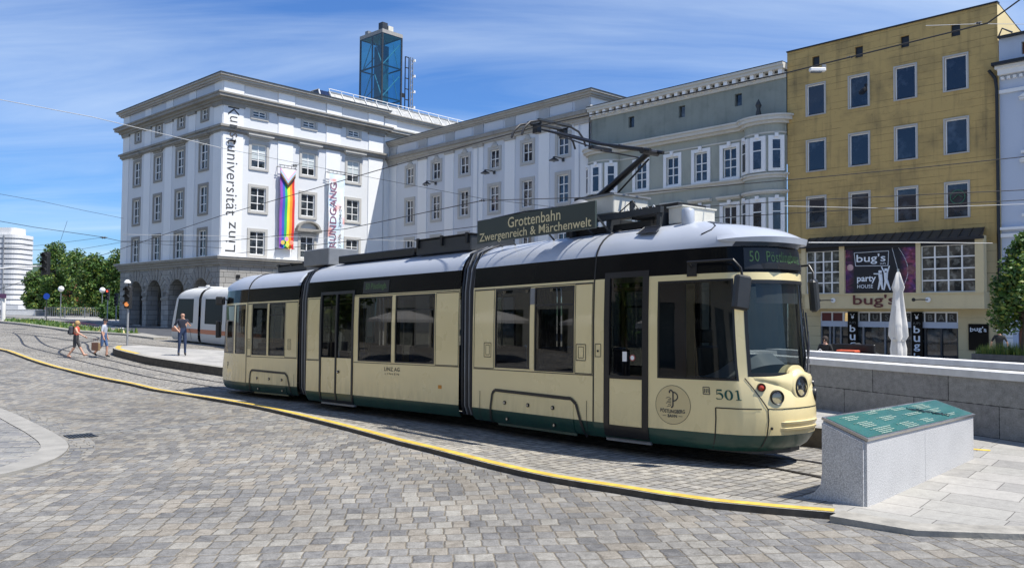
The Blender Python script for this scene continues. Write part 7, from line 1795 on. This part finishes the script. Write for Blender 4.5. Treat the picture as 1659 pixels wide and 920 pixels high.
def skeleton(arm, leg, lean=0, up=.95):
    """arm/leg: {side: (joint2, joint3)} coordinates"""
    J = dict(pelvis=(0, 0, up), belly=(lean*.4, 0, up+.17), chest=(lean*.8, 0, up+.38), neckb=(lean, 0, up+.52), neck=(lean+.01, 0, up+.58), head=(lean+.02, 0, up+.675), crown=(lean+.015, 0, up+.745))
    for s_, y in (('L', 1), ('R', -1)):
        J['sh'+s_] = (lean*.95, y*.185, up+.46); J['el'+s_], J['wr'+s_] = arm[s_]
        d = (Vector(J['wr'+s_])-Vector(J['el'+s_])).normalized(); h = Vector(J['wr'+s_])+d*.07; J['ha'+s_] = tuple(h)
        for k in range(5):
            o_ = Vector((.03*(k-2), 0, 0)) if abs(d.z) > .6 else Vector((0, 0, .012*(k-2)+.0)); J['f%s%d' % (s_, k)] = tuple(h+d*(.085 if k else .045)+o_*(.7 if k else 1.6))
        J['hip'+s_] = (0, y*.09, up-.04); J['kn'+s_], J['an'+s_] = leg[s_][:2]; a = Vector(J['an'+s_]); tf = leg[s_][2] if len(leg[s_]) > 2 else (1, 0, -.25)
        J['he'+s_] = tuple(a+Vector((-.04, 0, -.04))); J['to'+s_] = tuple(a+Vector(tf).normalized()*.16+Vector((0, 0, -.02)))
    return J
def bonelist(top, sleeve, arm, hip, thigh, shin, shoe, sk):
    B = [('pelvis', 'belly', hip), ('belly', 'chest', top), ('chest', 'neckb', top), ('neckb', 'neck', sk), ('neck', 'head', sk), ('head', 'crown', sk)]
    for s_ in 'LR':
        B += [('chest', 'sh'+s_, top), ('sh'+s_, 'el'+s_, sleeve), ('el'+s_, 'wr'+s_, arm), ('wr'+s_, 'ha'+s_, sk)]+[('ha'+s_, 'f%s%d' % (s_, k), sk) for k in range(5)]
        B += [('pelvis', 'hip'+s_, hip), ('hip'+s_, 'kn'+s_, thigh), ('kn'+s_, 'an'+s_, shin), ('an'+s_, 'he'+s_, shoe), ('an'+s_, 'to'+s_, shoe)]
    return B
# walking woman, facing right
J = skeleton({'L': ((.02, .26, 1.16), (.30, .24, 1.0)), 'R': ((.16, -.26, 1.2), (.44, -.26, 1.04))}, {'L': ((.16, .09, .50), (.36, .09, .13), (1, 0, .35)), 'R': ((-.02, -.09, .49), (-.30, -.09, .10), (1, 0, -.2))}, .05, .93)
coral = col('coral_shirt', (.62, .10, .06)); capri = col('dark_capri_trousers', (.05, .05, .055))
WO = person('person in a coral top and dark cropped trousers walking with a backpack', (-19.44, 36.97, gz(-19.44, 36.97)+.01), radians(8), J, RAD, bonelist(coral, skin, skin, capri, capri, skin, skin, skin), 1.66, hair=col('blond_hair', (.42, .28, .12)))
MB().lathe([(.0, -.14), (.035, -.10), (.03, -.0), (.02, .02)], (-.12, 0, 1.52), MATS['blond_hair'], 8).box(.02, .12, -.07, .07, 1.56, 1.585, black, bev=.005).build('ponytail', WO)
mb = MB(); mb.box(-.28, -.11, -.15, .15, 1.02, 1.42, col('backpack_cloth', (.05, .055, .07)), bev=.05); mb.box(-.32, -.27, -.11, .11, 1.05, 1.22, MATS['backpack_cloth'], bev=.02)
bp = mb.build('backpack', None, (-19.44, 36.97, gz(-19.44, 36.97)+.01), radians(8)); tag(bp, 'dark grey backpack on the back of the walker in the coral top', 'backpack')
# walking man with a paper bag
J = skeleton({'L': ((-.02, .27, 1.18), (.05, .28, .92)), 'R': ((.02, -.27, 1.17), (.10, -.28, .92))}, {'L': ((.12, .10, .50), (.10, .10, .09)), 'R': ((-.06, -.09, .50), (-.36, -.09, .20), (.7, 0, -.7))}, .04, .94)
lt = col('light_grey_tshirt', (.38, .41, .48)); jean = col('blue_jean_shorts', (.07, .13, .27)); blk = col('black_shoes', (.02, .02, .02))
MN = person('person in a grey t-shirt, jean shorts and dark cap walking with a paper bag', (-18.55, 37.69, gz(-18.58, 37.69)+.01), radians(5), J, RAD, bonelist(lt, lt, skin, jean, jean, skin, blk, skin), 1.77, hat=col('black_cap', (.015, .015, .018)))
t = thing('paper_bag', 'brown paper carrier bag held by the walker in the grey t-shirt', 'bag', (-18.75, 37.35, gz(-18.6, 37.4)+.34), radians(15))
MB().box(-.15, .12, -.07, .07, 0, .36, col('brown_paper', (.10, .05, .035)), bev=.01).box(.12, .2, -.06, .06, 0, .34, col('tan_paper', (.30, .20, .10)), bev=.01).build('bag', t); MB().tube([(-.1, 0, .42), (-.08, 0, .52), (.08, 0, .52), (.1, 0, .42)], .012, MATS['brown_paper'], 5).build('handle', t)
# standing man on the platform
J = skeleton({'L': ((.02, .30, 1.19), (.22, .20, 1.28)), 'R': ((-.02, -.31, 1.18), (.16, -.20, 1.03))}, {'L': ((.05, .11, .50), (.02, .12, .09)), 'R': ((.03, -.10, .50), (-.04, -.12, .09))}, .02, .95)
nav = col('navy_polo', (.012, .015, .03)); dj = col('dark_blue_jeans', (.018, .035, .085))
MP = (-14.45, 36.35)
person('bald-headed person in a navy polo shirt and blue jeans standing on the platform', (MP[0], MP[1], gz(*MP)+PH+.01), radians(-60), J, RAD, bonelist(nav, nav, skin, dj, dj, dj, blk, skin), 1.9, hair=None)
# seated person behind the parapet
J = skeleton({'L': ((.12, .25, .74), (.38, .14, .74)), 'R': ((.12, -.25, .74), (.36, -.14, .78))}, {'L': ((.42, .12, .50), (.44, .12, .09)), 'R': ((.42, -.12, .50), (.38, -.12, .09))}, .12, .52)
SP = (11.45, 30.2)
person('person in black sitting bent forward beyond the stair parapet', (SP[0], SP[1], gz(*SP)+.25), radians(-120), J, RAD, bonelist(blk, blk, skin, blk, blk, blk, blk, skin), 1.75, hair=col('dark_hair', (.03, .02, .015)))
t = thing('bench', 'simple light stone bench under the seated person in black', 'bench', (SP[0], SP[1], gz(*SP)), radians(-120))
MB().box(-.3, .25, -.8, .8, .55, .67, capstone, bev=.01).build('seat', t); MB().box(-.25, .2, -.7, -.55, 0, .549, wallstone).build('leg', t); MB().box(-.25, .2, .55, .7, 0, .549, wallstone).build('leg', t)
t = thing('carrier_bag', 'white paper carrier bag standing beside the seated person', 'bag', (10.95, 29.4, gz(11, 29.4)+.62), .3)
MB().box(-.28, .28, -.12, .12, 0, .42, white, bev=.01).build('bag', t); MB().tube([(-.1, 0, .42), (0, 0, .52), (.1, 0, .42)], .01, white, 5).build('handle', t)
t = thing('shopping_crate', 'pinkish wire-fronted crate left of the white carrier bag', 'crate', (10.35, 29.2, gz(10.4, 29.2)+.58), .3)
MB().box(-.2, .2, -.15, .15, 0, .32, col('dusty_pink', (.30, .12, .13)), bev=.01).build('box', t)
mb = MB()
for k in range(5): mb.box(.24+k*.08, .26+k*.08, -.15, -.13, 0, .3, midgrey)
mb.box(.22, .6, -.15, -.13, .3, .32, midgrey); mb.box(.22, .6, -.15, .15, 0, .02, midgrey); mb.build('wire_front', t)
t = thing('low_table', 'pale low table carrying the white bag and the pink crate beyond the parapet', 'table', (10.75, 29.3, gz(10.7, 29.3)), .3)
MB().box(-.8, .6, -.3, .3, .53, .575, midgrey).build('table_top', t)
for x in (-.7, .5): MB().box(x, x+.06, -.25, .25, 0, .529, midgrey).build('leg', t)
# person in a white cap behind the planter
J = skeleton({'L': ((-.05, .30, 1.18), (.15, .34, .98)), 'R': ((-.05, -.30, 1.18), (.15, -.34, .98))}, {'L': ((.02, .1, .5), (0, .1, .09)), 'R': ((.02, -.1, .5), (0, -.1, .09))}, .03, .95)
WP = (22.55, 38.3)
person('person in a white cap and dark shirt seen from behind, by the planter', (WP[0], WP[1], gz(*WP)+.02), radians(60), J, RAD, bonelist(blk, blk, skin, blk, blk, blk, blk, skin), 1.74, hat=white)
# folded loungers and red cushion outside the club
t = thing('sun_lounger', 'black folded lounger leaning outside the club windows', 'lounger', (15.0, 34.5, gz(15, 34.5)), rY)
MB().box(-.9, .9, -.05, .05, .1, .2, black).build('frame', t)
mb = MB(); mb.add([(-.9, 0, 1.15), (-.75, 0, 1.2), (.9, 0, .35), (.8, 0, .2), (-.9, .5, 1.15), (-.75, .5, 1.2), (.9, .5, .35), (.8, .5, .2)], [(0, 1, 2, 3), (7, 6, 5, 4), (0, 4, 5, 1), (1, 5, 6, 2), (2, 6, 7, 3), (3, 7, 4, 0)], darkgrey); mb.build('backrest', t)
t = thing('seat_cushion', 'orange-red cushion lying on a low seat outside the club', 'cushion', (13.6, 33.5, gz(13.6, 33.5)+.85), rY)
MB().box(-.4, .4, -.25, .25, 0, .12, col('orange_red_cushion', (.5, .09, .04)), bev=.04).build('cushion', t)
t = thing('outdoor_sofa', 'low black outdoor seat carrying the orange-red cushion', 'seat', (13.6, 33.5, gz(13.6, 33.5)), rY)
MB().box(-.9, .9, -.4, .4, 0, .84, black, bev=.03).build('base', t); MB().box(-.9, .9, .41, .55, 0, 1.2, black, bev=.03).build('backrest', t)

# slightly uneven sheet metal and dirt along the skirts of the cream tram
for mt, lo in ((cream, .55), (tgreen, .4)):
    nt_ = mt.node_tree; b_ = nt_.nodes['Principled BSDF']; tcx = nt_.nodes.new('ShaderNodeNewGeometry'); sx2 = nt_.nodes.new('ShaderNodeSeparateXYZ'); nt_.links.new(tcx.outputs['Position'], sx2.inputs[0])
    mpx = nt_.nodes.new('ShaderNodeMapping'); mpx.inputs['Scale'].default_value = (2.2, 2.2, .5); nt_.links.new(tcx.outputs['Position'], mpx.inputs[0])
    nz_ = noise(nt_, mpx.outputs[0], 2.5, 7, .65); hgt_ = nt_.nodes.new('ShaderNodeMapRange'); nt_.links.new(sx2.outputs[2], hgt_.inputs[0]); hgt_.inputs[1].default_value = lo; hgt_.inputs[2].default_value = -.4
    f_ = M_(nt_, 'MULTIPLY', hgt_.outputs[0], rampf(nt_, nz_, .38, .7), True); src = b_.inputs['Base Color'].links[0].from_socket
    nt_.links.new(mixc(nt_, M_(nt_, 'MULTIPLY', f_, .5 if mt is cream else .2), src, (.10, .085, .06)), b_.inputs['Base Color'])
    bn_ = nt_.nodes.new('ShaderNodeBump'); bn_.inputs['Strength'].default_value = .05; bn_.inputs['Distance'].default_value = .05; nt_.links.new(noise(nt_, tcx.outputs['Position'], 1.6, 2), bn_.inputs['Height']); nt_.links.new(bn_.outputs[0], b_.inputs['Normal']); nt_.links.new(bn_.outputs[0], b_.inputs['Coat Normal'])

# open parasols and trees on the near-left side of the square (seen mirrored in the tram windows)
for i, (x, y) in enumerate(((-20.5, 15.5), (-24.5, 21), (-17.5, 8.5))):
    t = thing('open_parasol', ['open white parasol left of the view, middle one', 'open white parasol left of the view, farthest one', 'open white parasol left of the view, nearest one'][i], 'parasol', (x, y, gz(x, y)), i*.5, 'open parasols on the left side of the square')
    mb = MB(); mb.lathe([(0, 3.1), (.9, 2.85), (1.75, 2.45), (1.78, 2.25), (1.74, 2.26), (1.72, 2.43), (.9, 2.80), (0, 3.0)], (0, 0, 0), canv, 8, smooth=False); mb.build('canopy', t)
    MB().tube([(0, 0, 0), (0, 0, 3.15)], .03, steelm, 8).build('pole', t); MB().box(-.4, .4, -.4, .4, 0, .1, darkgrey, bev=.02).build('base', t)
for i, (x, y) in enumerate(((-26, 11), (-31, 26), (-22, 2))):
    tree('square_tree', ['round tree left of the view behind the middle parasol', 'round tree left of the view, farthest', 'round tree left of the view, nearest the viewer'][i], (x, y), 7.5, 2.4, 70+i, n=2600, size=.2, grp='trees on the left side of the square')
wire('thin black wire sloping over the far trees from the upper left edge', [(-20, 311, 55), (70, 327, 56), (140, 342, 58), (200, 354, 64)], .010)
